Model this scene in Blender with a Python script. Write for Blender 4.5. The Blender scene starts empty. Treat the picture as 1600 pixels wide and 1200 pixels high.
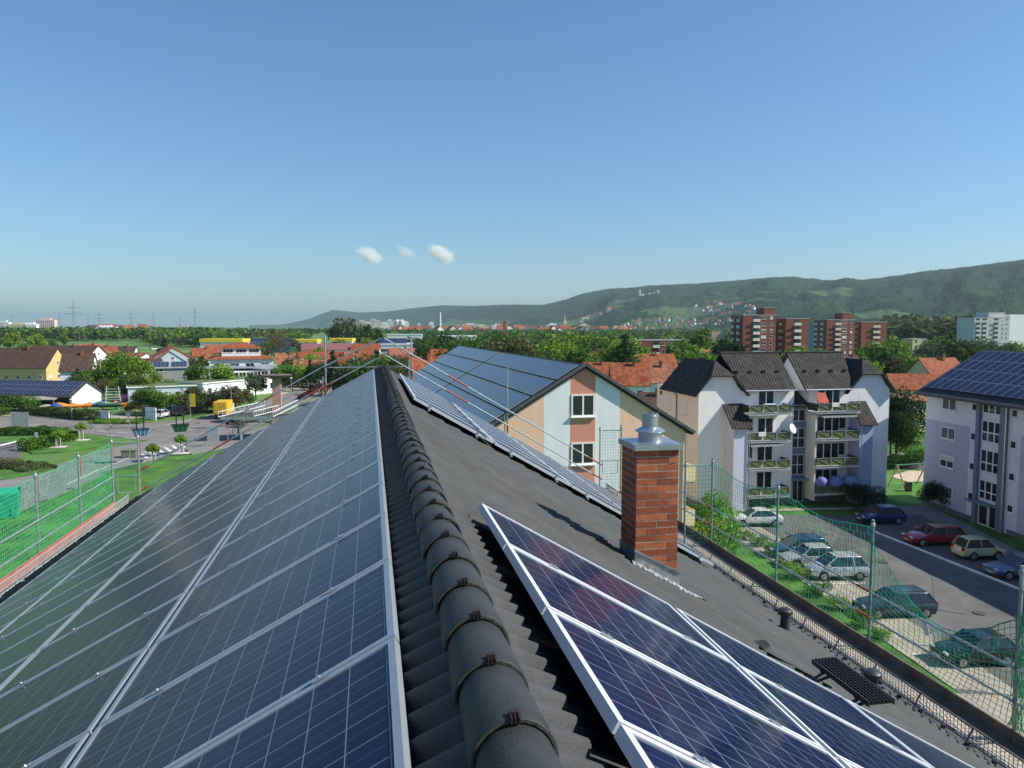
import bpy, bmesh, math, random
import numpy as np
from mathutils import Vector, Matrix
random.seed(7); rng = np.random.default_rng(7)
SC = bpy.context.scene
# ------------------------------------------------------------------ camera, sky, sun, exposure
H = 17.5                                   # camera height above the street
FPX, PIT, YAW = 1175.0, 0.0765, math.radians(10.66)
cd = bpy.data.cameras.new('camera'); cam = bpy.data.objects.new('camera', cd); SC.collection.objects.link(cam)
cd.sensor_width = 36.0; cd.lens = FPX/1600*36; cd.clip_start = 0.05; cd.clip_end = 80000
cam.location = (0, 0, H); cam.rotation_euler = (math.pi/2-PIT, 0, -YAW); SC.camera = cam
SUNV = Vector((0.955, -0.30, 0.87)).normalized()          # towards the sun
SUN_EL = math.asin(SUNV.z); SUN_AZ = math.atan2(SUNV.x, SUNV.y)
W = bpy.data.worlds.new('World'); SC.world = W; W.use_nodes = True
nt = W.node_tree; bg = nt.nodes['Background']
sky = nt.nodes.new('ShaderNodeTexSky'); sky.sky_type = 'NISHITA'; sky.sun_disc = False
sky.sun_elevation = SUN_EL; sky.sun_rotation = SUN_AZ; sky.altitude = 100; sky.air_density = 1.2; sky.dust_density = 0.2; sky.ozone_density = 8.0
tint = nt.nodes.new('ShaderNodeMixRGB'); tint.blend_type = 'MULTIPLY'; tint.inputs[0].default_value = 1; tint.inputs[2].default_value = (0.865, 0.94, 0.97, 1)
nt.links.new(sky.outputs[0], tint.inputs[1]); nt.links.new(tint.outputs[0], bg.inputs[0]); bg.inputs[1].default_value = 0.105
sl = bpy.data.lights.new('sun', 'SUN'); sl.energy = 5.0; sl.angle = math.radians(0.5); sl.color = (1.0, 0.93, 0.82)
so = bpy.data.objects.new('sun', sl); SC.collection.objects.link(so)
so.rotation_euler = SUNV.to_track_quat('Z', 'Y').to_euler(); so.location = (30, -20, 60)
SC.view_settings.view_transform = 'Standard'; SC.view_settings.look = 'None'; SC.view_settings.gamma = 1
SC.view_settings.exposure = 0.45
SC.cycles.max_bounces = 6; SC.cycles.volume_bounces = 3; SC.cycles.use_denoising = True
SC.cycles.transparent_max_bounces = 12

# ------------------------------------------------------------------ where a line of sight meets a plane (used to survey positions)
_c, _s = math.cos(PIT), math.sin(PIT)
FW = Vector((math.sin(YAW)*_c, math.cos(YAW)*_c, -_s)); RT = Vector((math.cos(YAW), -math.sin(YAW), 0)); UP = RT.cross(FW)
CO = Vector((0, 0, H))
def ray(px, py): return FW + RT*((px-800)/FPX) + UP*((600-py)/FPX)
def G(px, py, z=0.0):
    d = ray(px, py); return CO + d*((z-H)/d.z)
def atY(px, py, y):
    d = ray(px, py); return CO + d*(y/d.y)
def at(px, D):
    """ground position in column px at horizontal forward depth D"""
    X = (px-800)/FPX*D*(_c + 0.0) ; return (X*math.cos(YAW)+D*math.sin(YAW), -X*math.sin(YAW)+D*math.cos(YAW))
def atb(px, pyb):
    g = G(px, pyb); return (g.x, g.y)

# ------------------------------------------------------------------ materials
MT = {}
def mat(name, col, rough=0.8, metal=0.0, var=0.15, scale=3.0, bump=0.0, bscale=None, col2=None, spec=0.5, detail=4, emit=None, coat=0.0, rnd=0.0, trans=0.0, stretch=None):
    if name in MT: return MT[name]
    m = bpy.data.materials.new(name); m.use_nodes = True; t = m.node_tree; n = t.nodes; l = t.links
    b = n['Principled BSDF']; b.inputs['Roughness'].default_value = rough; b.inputs['Metallic'].default_value = metal
    b.inputs['Specular IOR Level'].default_value = spec
    if coat: b.inputs['Coat Weight'].default_value = coat; b.inputs['Coat Roughness'].default_value = 0.05
    tc = n.new('ShaderNodeTexCoord'); co = tc.outputs['Object']
    if stretch:
        mp = n.new('ShaderNodeMapping'); mp.inputs['Scale'].default_value = stretch; l.new(co, mp.inputs[0]); co = mp.outputs[0]
    no = n.new('ShaderNodeTexNoise'); no.inputs['Scale'].default_value = scale; no.inputs['Detail'].default_value = detail
    no.inputs['Roughness'].default_value = 0.62
    l.new(co, no.inputs['Vector'])
    c = np.array(col[:3]); c2 = np.array(col2[:3]) if col2 is not None else c
    lo = c*(1-var); hi = c2*(1+var)
    r = n.new('ShaderNodeValToRGB'); r.color_ramp.elements[0].position = 0.33; r.color_ramp.elements[1].position = 0.67
    r.color_ramp.elements[0].color = (*lo, 1); r.color_ramp.elements[1].color = (*np.minimum(hi, 0.9), 1)
    l.new(no.outputs['Fac'], r.inputs[0]); out = r.outputs[0]
    if rnd:
        oi = n.new('ShaderNodeObjectInfo'); hs = n.new('ShaderNodeHueSaturation')
        ma = n.new('ShaderNodeMath'); ma.operation = 'MULTIPLY_ADD'; ma.inputs[1].default_value = 2*rnd; ma.inputs[2].default_value = 1-rnd
        l.new(oi.outputs['Random'], ma.inputs[0]); l.new(ma.outputs[0], hs.inputs['Value'])
        mh = n.new('ShaderNodeMath'); mh.operation = 'MULTIPLY_ADD'; mh.inputs[1].default_value = 0.05; mh.inputs[2].default_value = 0.475
        m3 = n.new('ShaderNodeMath'); m3.operation = 'MULTIPLY'; m3.inputs[1].default_value = 7.13
        m4 = n.new('ShaderNodeMath'); m4.operation = 'FRACT'
        l.new(oi.outputs['Random'], m3.inputs[0]); l.new(m3.outputs[0], m4.inputs[0]); l.new(m4.outputs[0], mh.inputs[0]); l.new(mh.outputs[0], hs.inputs['Hue'])
        l.new(out, hs.inputs['Color']); out = hs.outputs[0]
    l.new(out, b.inputs['Base Color'])
    if bump:
        nb = n.new('ShaderNodeTexNoise'); nb.inputs['Scale'].default_value = bscale or scale*6; nb.inputs['Detail'].default_value = 3
        l.new(co, nb.inputs['Vector']); bp = n.new('ShaderNodeBump'); bp.inputs['Strength'].default_value = bump; bp.inputs['Distance'].default_value = 0.02
        l.new(nb.outputs['Fac'], bp.inputs['Height']); l.new(bp.outputs[0], b.inputs['Normal'])
    if trans:
        tr = n.new('ShaderNodeBsdfTranslucent'); l.new(out, tr.inputs[0]); mx = n.new('ShaderNodeMixShader'); mx.inputs[0].default_value = trans
        l.new(b.outputs[0], mx.inputs[1]); l.new(tr.outputs[0], mx.inputs[2]); l.new(mx.outputs[0], n['Material Output'].inputs[0])
    MT[name] = m; return m
def nodes_of(m): return m.node_tree.nodes, m.node_tree.links, m.node_tree.nodes['Principled BSDF']
def mth(n, l, op, a, b=None, c=None):
    q = n.new('ShaderNodeMath'); q.operation = op
    for i, v in enumerate((a, b, c)):
        if v is None: continue
        if isinstance(v, (int, float)): q.inputs[i].default_value = v
        else: l.new(v, q.inputs[i])
    return q.outputs[0]
def tile_mat(name, col, pitch=0.30, course=0.34, col2=None, bump=0.6, var=0.25, rough=0.75):
    """roof tiles: local U runs along the eave, V down the slope (object x and y of the roof sheet are baked in the UV map)"""
    if name in MT: return MT[name]
    m = mat(name, col, rough, var=var, scale=1.1, col2=col2, spec=.2); n, l, b = nodes_of(m)
    uv = n.new('ShaderNodeUVMap'); sp = n.new('ShaderNodeSeparateXYZ'); l.new(uv.outputs[0], sp.inputs[0])
    w = mth(n, l, 'SINE', mth(n, l, 'MULTIPLY', sp.outputs[0], 2*math.pi/pitch))
    c = mth(n, l, 'FRACT', mth(n, l, 'DIVIDE', sp.outputs[1], course))
    h = mth(n, l, 'ADD', mth(n, l, 'MULTIPLY', w, 0.5), mth(n, l, 'MULTIPLY', c, 1.3))
    bp = n.new('ShaderNodeBump'); bp.inputs['Strength'].default_value = bump; bp.inputs['Distance'].default_value = 0.05
    l.new(h, bp.inputs['Height']); l.new(bp.outputs[0], b.inputs['Normal'])
    # single tiles differ a little in colour
    vo = n.new('ShaderNodeTexWhiteNoise'); vo.noise_dimensions = '2D'; cb = n.new('ShaderNodeCombineXYZ')
    l.new(mth(n, l, 'FLOOR', mth(n, l, 'DIVIDE', sp.outputs[0], pitch)), cb.inputs[0]); l.new(mth(n, l, 'FLOOR', mth(n, l, 'DIVIDE', sp.outputs[1], course)), cb.inputs[1])
    l.new(cb.outputs[0], vo.inputs['Vector']); hs = n.new('ShaderNodeHueSaturation')
    l.new(mth(n, l, 'MULTIPLY_ADD', vo.outputs['Value'], 0.35, 0.82), hs.inputs['Value'])
    src = b.inputs['Base Color'].links[0].from_socket; l.new(src, hs.inputs['Color']); l.new(hs.outputs[0], b.inputs['Base Color'])
    return m
def pv_mat(name, nx, ny, frame=0.0, base=(0.004, 0.009, 0.036), line=(.22, .26, .32), rough=0.12, bus=2, ior=1.13):
    """crystalline cells seen through glass; UV 0..nx by 0..ny counts cells"""
    m = bpy.data.materials.new(name); m.use_nodes = True; n, l, b = nodes_of(m); MT[name] = m
    uv = n.new('ShaderNodeUVMap'); sp = n.new('ShaderNodeSeparateXYZ'); l.new(uv.outputs[0], sp.inputs[0]); U, V = sp.outputs[0], sp.outputs[1]
    def lines(x, k, w):                    # 1 on a line of width w (in cells) repeating every 1/k
        f = mth(n, l, 'FRACT', mth(n, l, 'MULTIPLY', x, k)); d = mth(n, l, 'ABSOLUTE', mth(n, l, 'SUBTRACT', f, 0.5))
        return mth(n, l, 'GREATER_THAN', d, 0.5-w*k/2)
    gap = mth(n, l, 'MAXIMUM', lines(U, 1, 0.024), lines(V, 1, 0.024))
    bs = mth(n, l, 'MULTIPLY', lines(V, bus, 0.011), 0.5)
    cb = n.new('ShaderNodeCombineXYZ'); l.new(mth(n, l, 'FLOOR', U), cb.inputs[0]); l.new(mth(n, l, 'FLOOR', V), cb.inputs[1])
    oi = n.new('ShaderNodeObjectInfo'); l.new(mth(n, l, 'MULTIPLY', oi.outputs['Random'], 97.0), cb.inputs[2])
    wn = n.new('ShaderNodeTexWhiteNoise'); wn.noise_dimensions = '3D'; l.new(cb.outputs[0], wn.inputs['Vector'])
    no = n.new('ShaderNodeTexVoronoi'); no.inputs['Scale'].default_value = 9; l.new(uv.outputs[0], no.inputs['Vector'])
    k = mth(n, l, 'ADD', mth(n, l, 'MULTIPLY', wn.outputs['Value'], 0.6), mth(n, l, 'MULTIPLY', no.outputs['Distance'], 0.5))
    r = n.new('ShaderNodeValToRGB'); r.color_ramp.elements[0].color = (*base, 1)
    r.color_ramp.elements[1].color = (base[0]*1.8+.001, base[1]*1.5+.002, base[2]*1.45, 1); l.new(k, r.inputs[0])
    mx = n.new('ShaderNodeMixRGB'); mx.inputs[2].default_value = (*line, 1); l.new(r.outputs[0], mx.inputs[1]); l.new(mth(n, l, 'MAXIMUM', gap, bs), mx.inputs[0])
    l.new(mx.outputs[0], b.inputs['Base Color']); b.inputs['Roughness'].default_value = rough; b.inputs['Specular IOR Level'].default_value = 0.5
    b.inputs['IOR'].default_value = ior
    # dust film: roughness varies slowly over the sheet
    tc = n.new('ShaderNodeTexCoord'); n2 = n.new('ShaderNodeTexNoise'); n2.inputs['Scale'].default_value = 1.3; l.new(tc.outputs['Object'], n2.inputs['Vector'])
    l.new(mth(n, l, 'MULTIPLY_ADD', n2.outputs['Fac'], 0.10, rough-0.03), b.inputs['Roughness'])
    return m

# ------------------------------------------------------------------ mesh builder
class MB:
    def __init__(s): s.v = []; s.f = []; s.m = []; s.uv = []
    def poly(s, pts, mi=0, uv=None):
        k = len(s.v); s.v += [tuple(p) for p in pts]; s.f.append(tuple(range(k, k+len(pts)))); s.m.append(mi); s.uv.append(uv)
        return s
    def box(s, x0, x1, y0, y1, z0, z1, mi=0, M=None):
        k = len(s.v); P = [(x, y, z) for z in (z0, z1) for y in (y0, y1) for x in (x0, x1)]
        if M is not None: P = [tuple(M @ Vector(p)) for p in P]
        s.v += P
        for f in ((0, 2, 3, 1), (4, 5, 7, 6), (0, 1, 5, 4), (2, 6, 7, 3), (0, 4, 6, 2), (1, 3, 7, 5)):
            s.f.append(tuple(k+i for i in f)); s.m.append(mi); s.uv.append(None)
        return s
    def bar(s, a, b, w, h, mi=0):
        a = Vector(a); b = Vector(b); d = (b-a); L = d.length; q = d.to_track_quat('X', 'Z').to_matrix().to_4x4(); q.translation = a
        return s.box(0, L, -w/2, w/2, -h/2, h/2, mi, q)
    def tube(s, a, b, r, n=8, mi=0, r2=None, cap=True):
        a = Vector(a); b = Vector(b); d = b-a; q = d.to_track_quat('Z', 'Y').to_matrix(); r2 = r if r2 is None else r2; k = len(s.v)
        for p, rr in ((a, r), (b, r2)):
            for i in range(n):
                t = 2*math.pi*i/n; s.v.append(tuple(p + q @ Vector((math.cos(t)*rr, math.sin(t)*rr, 0))))
        for i in range(n):
            j = (i+1) % n; s.f.append((k+i, k+j, k+n+j, k+n+i)); s.m.append(mi); s.uv.append(None)
        if cap:
            s.f.append(tuple(k+i for i in range(n))[::-1]); s.m.append(mi); s.uv.append(None)
            s.f.append(tuple(k+n+i for i in range(n))); s.m.append(mi); s.uv.append(None)
        return s
    def path(s, pts, r, n=5, mi=0):
        for a, b in zip(pts[:-1], pts[1:]): s.tube(a, b, r, n, mi, cap=False)
        return s
    def lathe(s, prof, n=16, cx=0, cy=0, mi=0):
        k = len(s.v)
        for r, z in prof:
            for i in range(n):
                t = 2*math.pi*i/n; s.v.append((cx+math.cos(t)*r, cy+math.sin(t)*r, z))
        for a in range(len(prof)-1):
            for i in range(n):
                j = (i+1) % n; s.f.append((k+a*n+i, k+a*n+j, k+(a+1)*n+j, k+(a+1)*n+i)); s.m.append(mi); s.uv.append(None)
        s.f.append(tuple(k+(len(prof)-1)*n+i for i in range(n))); s.m.append(mi); s.uv.append(None)
        return s
    def slab(s, pts, t, mi=0, mside=None, uvs=None):
        """flat polygon pts thickened by t against its normal"""
        P = [Vector(p) for p in pts]; nr = (P[1]-P[0]).cross(P[2]-P[0]).normalized(); Q = [p-nr*t for p in P]
        if uvs is None:
            a = (P[1]-P[0]).normalized(); bb = nr.cross(a); uvs = [((p-P[0]).dot(a), (p-P[0]).dot(bb)) for p in P]
        s.poly(P, mi, uvs); ms = mi if mside is None else mside; s.poly(Q[::-1], ms)
        for i in range(len(P)):
            j = (i+1) % len(P); s.poly([P[i], Q[i], Q[j], P[j]], ms)
        return s
    def build(s, name, mats, parent=None, loc=None, smooth=False, rz=0.0):
        me = bpy.data.meshes.new(name); me.from_pydata(s.v, [], s.f)
        if not isinstance(mats, (list, tuple)): mats = [mats]
        for m in mats: me.materials.append(m)
        if len(mats) > 1: me.polygons.foreach_set('material_index', s.m)
        if any(u is not None for u in s.uv):
            ul = me.uv_layers.new(name='UVMap'); dat = []
            for f, u in zip(s.f, s.uv):
                for i in range(len(f)): dat += list(u[i]) if u is not None else [0.0, 0.0]
            ul.data.foreach_set('uv', dat)
        if smooth:
            bm = bmesh.new(); bm.from_mesh(me); bmesh.ops.remove_doubles(bm, verts=bm.verts, dist=2e-4); bmesh.ops.recalc_face_normals(bm, faces=bm.faces) if smooth == 'n' else None; bm.to_mesh(me); bm.free()
            me.polygons.foreach_set('use_smooth', [True]*len(me.polygons))
            try: me.set_sharp_from_angle(angle=math.radians(38))
            except Exception: pass
        me.update(); return put(name, me, parent, loc, rz)
def put(name, me, parent=None, loc=None, rz=0.0, sc=None):
    o = bpy.data.objects.new(name, me); SC.collection.objects.link(o)
    if parent is not None: o.parent = parent
    if loc is not None: o.location = loc
    if rz: o.rotation_euler = (0, 0, rz)
    if sc is not None: o.scale = sc if hasattr(sc, '__len__') else (sc, sc, sc)
    return o
def tag(o, label=None, cat=None, group=None, kind=None):
    if label: o['label'] = label
    if cat: o['category'] = cat
    if group: o['group'] = group
    if kind: o['kind'] = kind
    return o
def empty(name, loc=(0, 0, 0), rz=0.0, label=None, cat=None, group=None):
    o = put(name, None, None, loc, rz); o.empty_display_size = 0.2; return tag(o, label, cat, group)
def clone(o, loc=None, rz=None, sc=None, parent=None, label=None, group=None):
    c = o.copy(); SC.collection.objects.link(c); c.parent = parent
    if loc is not None: c.location = loc
    if rz is not None: c.rotation_euler = (0, 0, rz)
    if sc is not None: c.scale = sc if hasattr(sc, '__len__') else (sc, sc, sc)
    if label: c['label'] = label
    if group: c['group'] = group
    for ch in list(KIDS.get(o.name, [])) or list(o.children):
        clone(ch, parent=c)
    return c
KIDS = {}
def npmesh(name, V, F, mats, parent=None, mi=None, smooth=False, loc=None):
    V = np.asarray(V, np.float32); F = np.asarray(F, np.int32); k = F.shape[1]
    me = bpy.data.meshes.new(name); me.vertices.add(len(V)); me.vertices.foreach_set('co', V.ravel())
    me.loops.add(F.size); me.loops.foreach_set('vertex_index', F.ravel()); me.polygons.add(len(F))
    me.polygons.foreach_set('loop_start', np.arange(0, F.size, k, dtype=np.int32)); me.polygons.foreach_set('loop_total', np.full(len(F), k, np.int32))
    if smooth: me.polygons.foreach_set('use_smooth', np.ones(len(F), bool))
    if not isinstance(mats, (list, tuple)): mats = [mats]
    for m in mats: me.materials.append(m)
    if mi is not None: me.polygons.foreach_set('material_index', np.asarray(mi, np.int32))
    me.update(); me.validate()
    return put(name, me, parent, loc)
def gridfaces(nr, nc):
    i = np.arange(nr*nc).reshape(nr, nc)
    return np.stack([i[:-1, :-1], i[:-1, 1:], i[1:, 1:], i[1:, :-1]], -1).reshape(-1, 4)
def vnoise(x, y, seed=0):
    """smooth value noise in numpy, 0..1"""
    r = np.random.default_rng(seed).random((256, 256)); xi = np.floor(x).astype(int); yi = np.floor(y).astype(int); fx = x-xi; fy = y-yi
    fx = fx*fx*(3-2*fx); fy = fy*fy*(3-2*fy); a = r[xi % 256, yi % 256]; b = r[(xi+1) % 256, yi % 256]; c = r[xi % 256, (yi+1) % 256]; d = r[(xi+1) % 256, (yi+1) % 256]
    return (a*(1-fx)+b*fx)*(1-fy)+(c*(1-fx)+d*fx)*fy
def fbm(x, y, seed=0, o=4): return sum(vnoise(x*2**i, y*2**i, seed+i)/2**i for i in range(o))/sum(1/2**i for i in range(o))

# common materials
WHITE = mat('white_render', (.76, .77, .77), .9, var=.06, scale=1.2, bump=.15, bscale=40, stretch=(1.5, 1.5, .3))
WFRAME = mat('white_window_frame', (.8, .8, .8), .4, var=.02)
GLASS = mat('window_glass', (.02, .025, .03), .06, var=.4, scale=.7, spec=.8)
ALU = mat('anodised_aluminium', (.38, .43, .47), .42, metal=.45, var=.06, scale=4)
STEEL = mat('galvanised_steel', (.42, .47, .48), .45, metal=.6, var=.2, scale=6)
ZINC = mat('zinc_sheet', (.50, .53, .57), .33, metal=.85, var=.15, scale=3)
RUST = mat('red_painted_steel', (.36, .075, .03), .6, var=.3, scale=8)
DARK = mat('dark_plastic', (.012, .012, .013), .5, var=.2)
CONC = mat('concrete_kerb', (.36, .35, .33), .9, var=.15, scale=2)
# ------------------------------------------------------------------ ground, roads, hills
GRASS = mat('lawn', (.045, .12, .012), .95, var=.35, scale=.25, col2=(.06, .17, .018), bump=.6, bscale=8, detail=8)
MEAD = mat('meadow', (.062, .145, .03), .95, var=.3, scale=.02, col2=(.095, .19, .035), detail=6)
ASPH = mat('asphalt', (.10, .10, .10), .9, var=.18, scale=.35, col2=(.125, .12, .115), bump=.2, bscale=30, detail=8)
ASPH2 = mat('worn_light_asphalt', (.20, .195, .185), .9, var=.12, scale=.3, bump=.2, bscale=30, detail=8)
PAVE = mat('sandy_paving', (.34, .30, .24), .9, var=.15, scale=.8, bump=.3, bscale=12, detail=8)
LINE = mat('road_paint', (.72, .72, .70), .7, var=.15, scale=2)
ASPHL = mat('pale_street_asphalt', (.165, .155, .14), .9, var=.16, scale=.3, col2=(.20, .185, .165), bump=.2, bscale=30, detail=8)
SAND = mat('playground_sand', (.5, .40, .30), .95, var=.12, scale=1)
n_ = 120
gx = np.concatenate([-np.geomspace(32000, 60, 22), np.linspace(-50, 120, 12), np.geomspace(135, 32000, 22)])
gy = np.concatenate([np.linspace(-6000, 0, 6), np.linspace(20, 200, 12), np.geomspace(230, 32000, 26)])
X, Yg = np.meshgrid(gx, gy)
tag(npmesh('ground', np.stack([X, Yg, 0*X], -1).reshape(-1, 3), gridfaces(len(gy), len(gx)), MEAD), kind='structure')
def sheet(name, pts, z, m, kind='structure', t=None):
    """flat area given by surveyed corners"""
    P = [G(*p) if len(p) == 2 else Vector(p) for p in pts]
    a = sum(P[i].x*P[(i+1) % len(P)].y-P[(i+1) % len(P)].x*P[i].y for i in range(len(P)))
    if a < 0: P = P[::-1]
    b = MB(); b.poly([(p.x, p.y, z) for p in P])
    if t:
        for i in range(len(P)):
            j = (i+1) % len(P); b.poly([(P[i].x, P[i].y, z), (P[i].x, P[i].y, z-t), (P[j].x, P[j].y, z-t), (P[j].x, P[j].y, z)])
    return tag(b.build(name, m), kind=kind)
# --- lawns round the estate
sheet('lawn', [(-75, 5, 0), (-75, 62, 0), (-30, 100, 0), (10, 190, 0), (40, 190, 0), (130, 140, 0), (130, -10, 0)], .03, GRASS)
# --- left streets
sheet('road', [(-400, 652), (-60, 650), (60, 652), (150, 657), (232, 661), (300, 655), (345, 648), (440, 618), (510, 590), (560, 568), (590, 560), (612, 562), (585, 575), (520, 606), (455, 640), (395, 672), (345, 692), (290, 703), (235, 690), (150, 680), (60, 674), (-60, 671), (-400, 672)], .06, ASPHL)
sheet('side_road', [(235, 689), (292, 704), (250, 716), (215, 726), (176, 735), (122, 764), (54, 792), (0, 815), (-120, 880), (-260, 900), (-120, 800), (0, 748), (60, 738), (150, 705)], .065, ASPH2)
sheet('pavement', [(-300, 641), (-60, 641), (60, 644), (150, 648), (228, 654), (234, 661), (150, 657), (60, 652), (-60, 650), (-300, 652)], .16, PAVE, t=.1)
sheet('pavement', [(470, 590), (540, 565), (600, 548), (612, 552), (560, 568), (510, 590), (440, 618), (425, 617)], .16, PAVE, t=.1)
sheet('pavement', [(290, 704), (345, 693), (420, 664), (520, 607), (530, 612), (440, 668), (360, 700), (300, 712), (292, 704)], .14, ASPH2, t=.1)
sheet('lawn_bank', [(560, 600), (585, 575), (600, 590), (600, 640), (420, 760), (240, 850), (0, 1000), (-200, 1150), (-120, 882), (0, 816), (54, 793), (122, 765), (176, 736), (215, 727), (250, 717), (300, 713), (360, 701), (440, 669), (520, 613)], .2, GRASS)
sheet('island', [(-60, 780), (-60, 728), (0, 724), (70, 722), (82, 735), (60, 742), (0, 752)], .16, GRASS, t=.12)
sheet('island', [(36, 700), (60, 694), (110, 683), (150, 683), (176, 690), (150, 700), (90, 708), (50, 710)], .16, GRASS, t=.12)
sheet('island', [(-80, 675), (60, 676), (110, 682), (60, 694), (30, 694), (-80, 690)], .16, GRASS, t=.12)
sheet('parking_lot', [(-80, 742), (-80, 700), (36, 690), (40, 702), (30, 716), (-10, 724), (-60, 728)], .075, ASPH)
def stripe(pts, w=.15, z=.085, nm='road_marking', m=None):
    b = MB(); P = [G(*p) for p in pts]
    for p, q in zip(P[:-1], P[1:]):
        d = (q-p).normalized(); n = Vector((-d.y, d.x, 0))*w/2
        b.poly([(p-n).to_tuple()[:2]+(z,), (q-n).to_tuple()[:2]+(z,), (q+n).to_tuple()[:2]+(z,), (p+n).to_tuple()[:2]+(z,)])
    return b
mk = MB()
def addm(b):
    k = len(mk.v); mk.v += b.v; mk.f += [tuple(i+k for i in f) for f in b.f]; mk.m += b.m; mk.uv += b.uv
for (a, c) in [((38, 664), (80, 666)), ((98, 667), (112, 668)), ((152, 674), (166, 675)), ((182, 676), (200, 677)), ((262, 664), (300, 656)), ((318, 652), (352, 642)), ((288, 672), (310, 672)), ((192, 685), (212, 686)), ((166, 681), (180, 682))]:
    addm(stripe([a, c], .22))
addm(stripe([(104, 758), (150, 737), (190, 721), (216, 711), (250, 699), (300, 690)], .16))
for x, y in [(222, 706), (234, 702), (247, 698), (258, 695), (269, 692), (280, 689)]: addm(stripe([(x, y+5), (x+9, y+11)], .4))
mk_l = mk
tag(mk.build('road_marking', LINE), kind='structure')
# --- right: car park, paths, far street
sheet('parking_lot', [(1126, 806), (1445, 806), (1640, 905), (1800, 1010), (1800, 1290), (1500, 1085), (1395, 1010), (1260, 912), (1130, 830)], .06, ASPH)
sheet('parking_bay', [(1128, 818), (1175, 818), (1330, 905), (1405, 962), (1500, 1022), (1600, 1090), (1490, 1078), (1395, 1012), (1262, 915), (1145, 838)], .075, PAVE)
sheet('path', [(1350, 796), (1445, 790), (1470, 800), (1610, 872), (1800, 950), (1800, 975), (1600, 885), (1450, 812), (1440, 806), (1350, 806)], .09, ASPH2)
sheet('path', [(1158, 797), (1360, 793), (1360, 797), (1160, 801)], .085, PAVE)
sheet('path', [(1480, 1085), (1600, 1092), (1800, 1240), (1800, 1400)], .09, PAVE)
sheet('far_street', [(1385, 714), (1700, 712), (1700, 733), (1385, 733)], .06, ASPH)
sheet('far_pavement', [(1385, 710), (1700, 708), (1700, 713), (1385, 714)], .16, PAVE, t=.1)
sheet('sandpit', [(1390, 745), (1420, 736), (1446, 737), (1460, 752), (1420, 754)], .07, SAND)
mk = MB()
addm(stripe([(1385, 723), (1500, 722)], .12, .075))
for a, c in [((1190, 849), (1165, 849)), ((1222, 869), (1190, 868)), ((1262, 890), (1225, 888)), ((1352, 913), (1270, 914)), ((1400, 965), (1345, 966)), ((1470, 1025), (1420, 1024))]: addm(stripe([a, c], .1, .09))
tag(mk.build('parking_marking', LINE), kind='structure')
# repairs and covers in the surfaces
for i, (px, py, L, W_, a) in enumerate(((1330, 850, 5, 2.2, .3), (1480, 930, 7, 1.6, .9), (1260, 835, 3, 2, .1), (1560, 985, 4, 2.4, .4), (90, 668, 8, 2, -.2), (190, 669, 5, 3, .3), (330, 668, 6, 2.5, .6), (200, 735, 6, 1.8, .5), (120, 778, 7, 2, .6))):
    p = G(px, py); b = MB(); b.poly([(-L/2, -W_/2, 0), (L/2, -W_/2*.9, 0), (L/2*.96, W_/2, 0), (-L/2, W_/2*.95, 0)]); o = tag(b.build('asphalt_patch', mat('newer_asphalt_%d' % (i % 2), ((.092, .092, .09), (.115, .112, .108))[i % 2], .92, var=.15, scale=.8), loc=(p.x, p.y, .082+.001*i), rz=a), kind='structure')
for i, (px, py) in enumerate(((1380, 880), (1250, 850), (1530, 960), (240, 672), (110, 765), (310, 662))):
    p = G(px, py); tag(MB().lathe([(.36, .0), (.36, .012), (.30, .014)], 16).build('drain_cover', mat('cast_iron', (.06, .058, .055), .7), loc=(p.x, p.y, .095)), kind='structure')
# --- hills: a range of crests seen to the right, receding to the left
PX = [380, 440, 480, 520, 560, 600, 640, 690, 740, 800, 850, 880, 920, 950, 1000, 1050, 1100, 1150, 1200, 1240, 1300, 1340, 1380, 1420, 1500, 1560, 1600, 1800, 2100]
CY = [509, 508, 500, 485, 489, 488, 483, 478, 479, 478, 478, 471, 459, 453, 450, 447, 444, 440, 436, 436, 441, 441, 436, 430, 420, 412, 408, 395, 380]
CR = [12500, 12000, 11500, 11000, 10500, 10000, 9300, 8600, 8000, 7300, 6900, 6700, 6400, 6100, 5700, 5400, 5200, 5000, 4800, 4600, 4400, 4300, 4200, 4100, 3900, 3750, 3600, 3200, 3000]
FT = [11000, 10500, 9800, 9000, 8500, 8000, 7300, 6300, 5200, 4000, 3400, 3150, 2800, 2600, 2300, 2150, 2050, 1950, 1900, 1850, 1750, 1700, 1650, 1600, 1550, 1500, 1450, 1300, 1200]
def hill_z(px, D):
    """ground height of the hills; works on arrays"""
    cy = np.interp(px, PX, CY); cr = np.interp(px, PX, CR); ft = np.interp(px, PX, FT)
    zc = H+(510-cy)/1175*cr; t = (D-ft)/(cr-ft); tt = np.clip(t, 0, 1.0)
    s = .30*tt+.70*tt**2*(3-2*tt)
    z = zc*s*(1-.28*np.clip(t-1, 0, 1.5))
    und = (fbm(px/60+3, D/900, 11)-.5)*zc*.35*np.sin(np.pi*np.clip(tt, 0, 1))
    return z+und
def hill_at(px, D):
    x, y = at(px, D); return (x, y, float(hill_z(np.array([px*1.0]), np.array([D*1.0]))[0]))
npx, nD = 1050, 240
pxs = np.linspace(390, 2000, npx); tts = np.linspace(0, 1.25, nD)
PXg, Tg = np.meshgrid(pxs, tts); cr = np.interp(PXg, PX, CR); ft = np.interp(PXg, PX, FT); Dg = ft+(cr-ft)*Tg
Z = hill_z(PXg, Dg)
XX = (PXg-800)/FPX*Dg*_c; hx = XX*math.cos(YAW)+Dg*math.sin(YAW); hy = -XX*math.sin(YAW)+Dg*math.cos(YAW)
field = fbm(hx/420, hy/420, 31)+.22*(Tg < .38)-.25*(Tg > .6)
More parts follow.
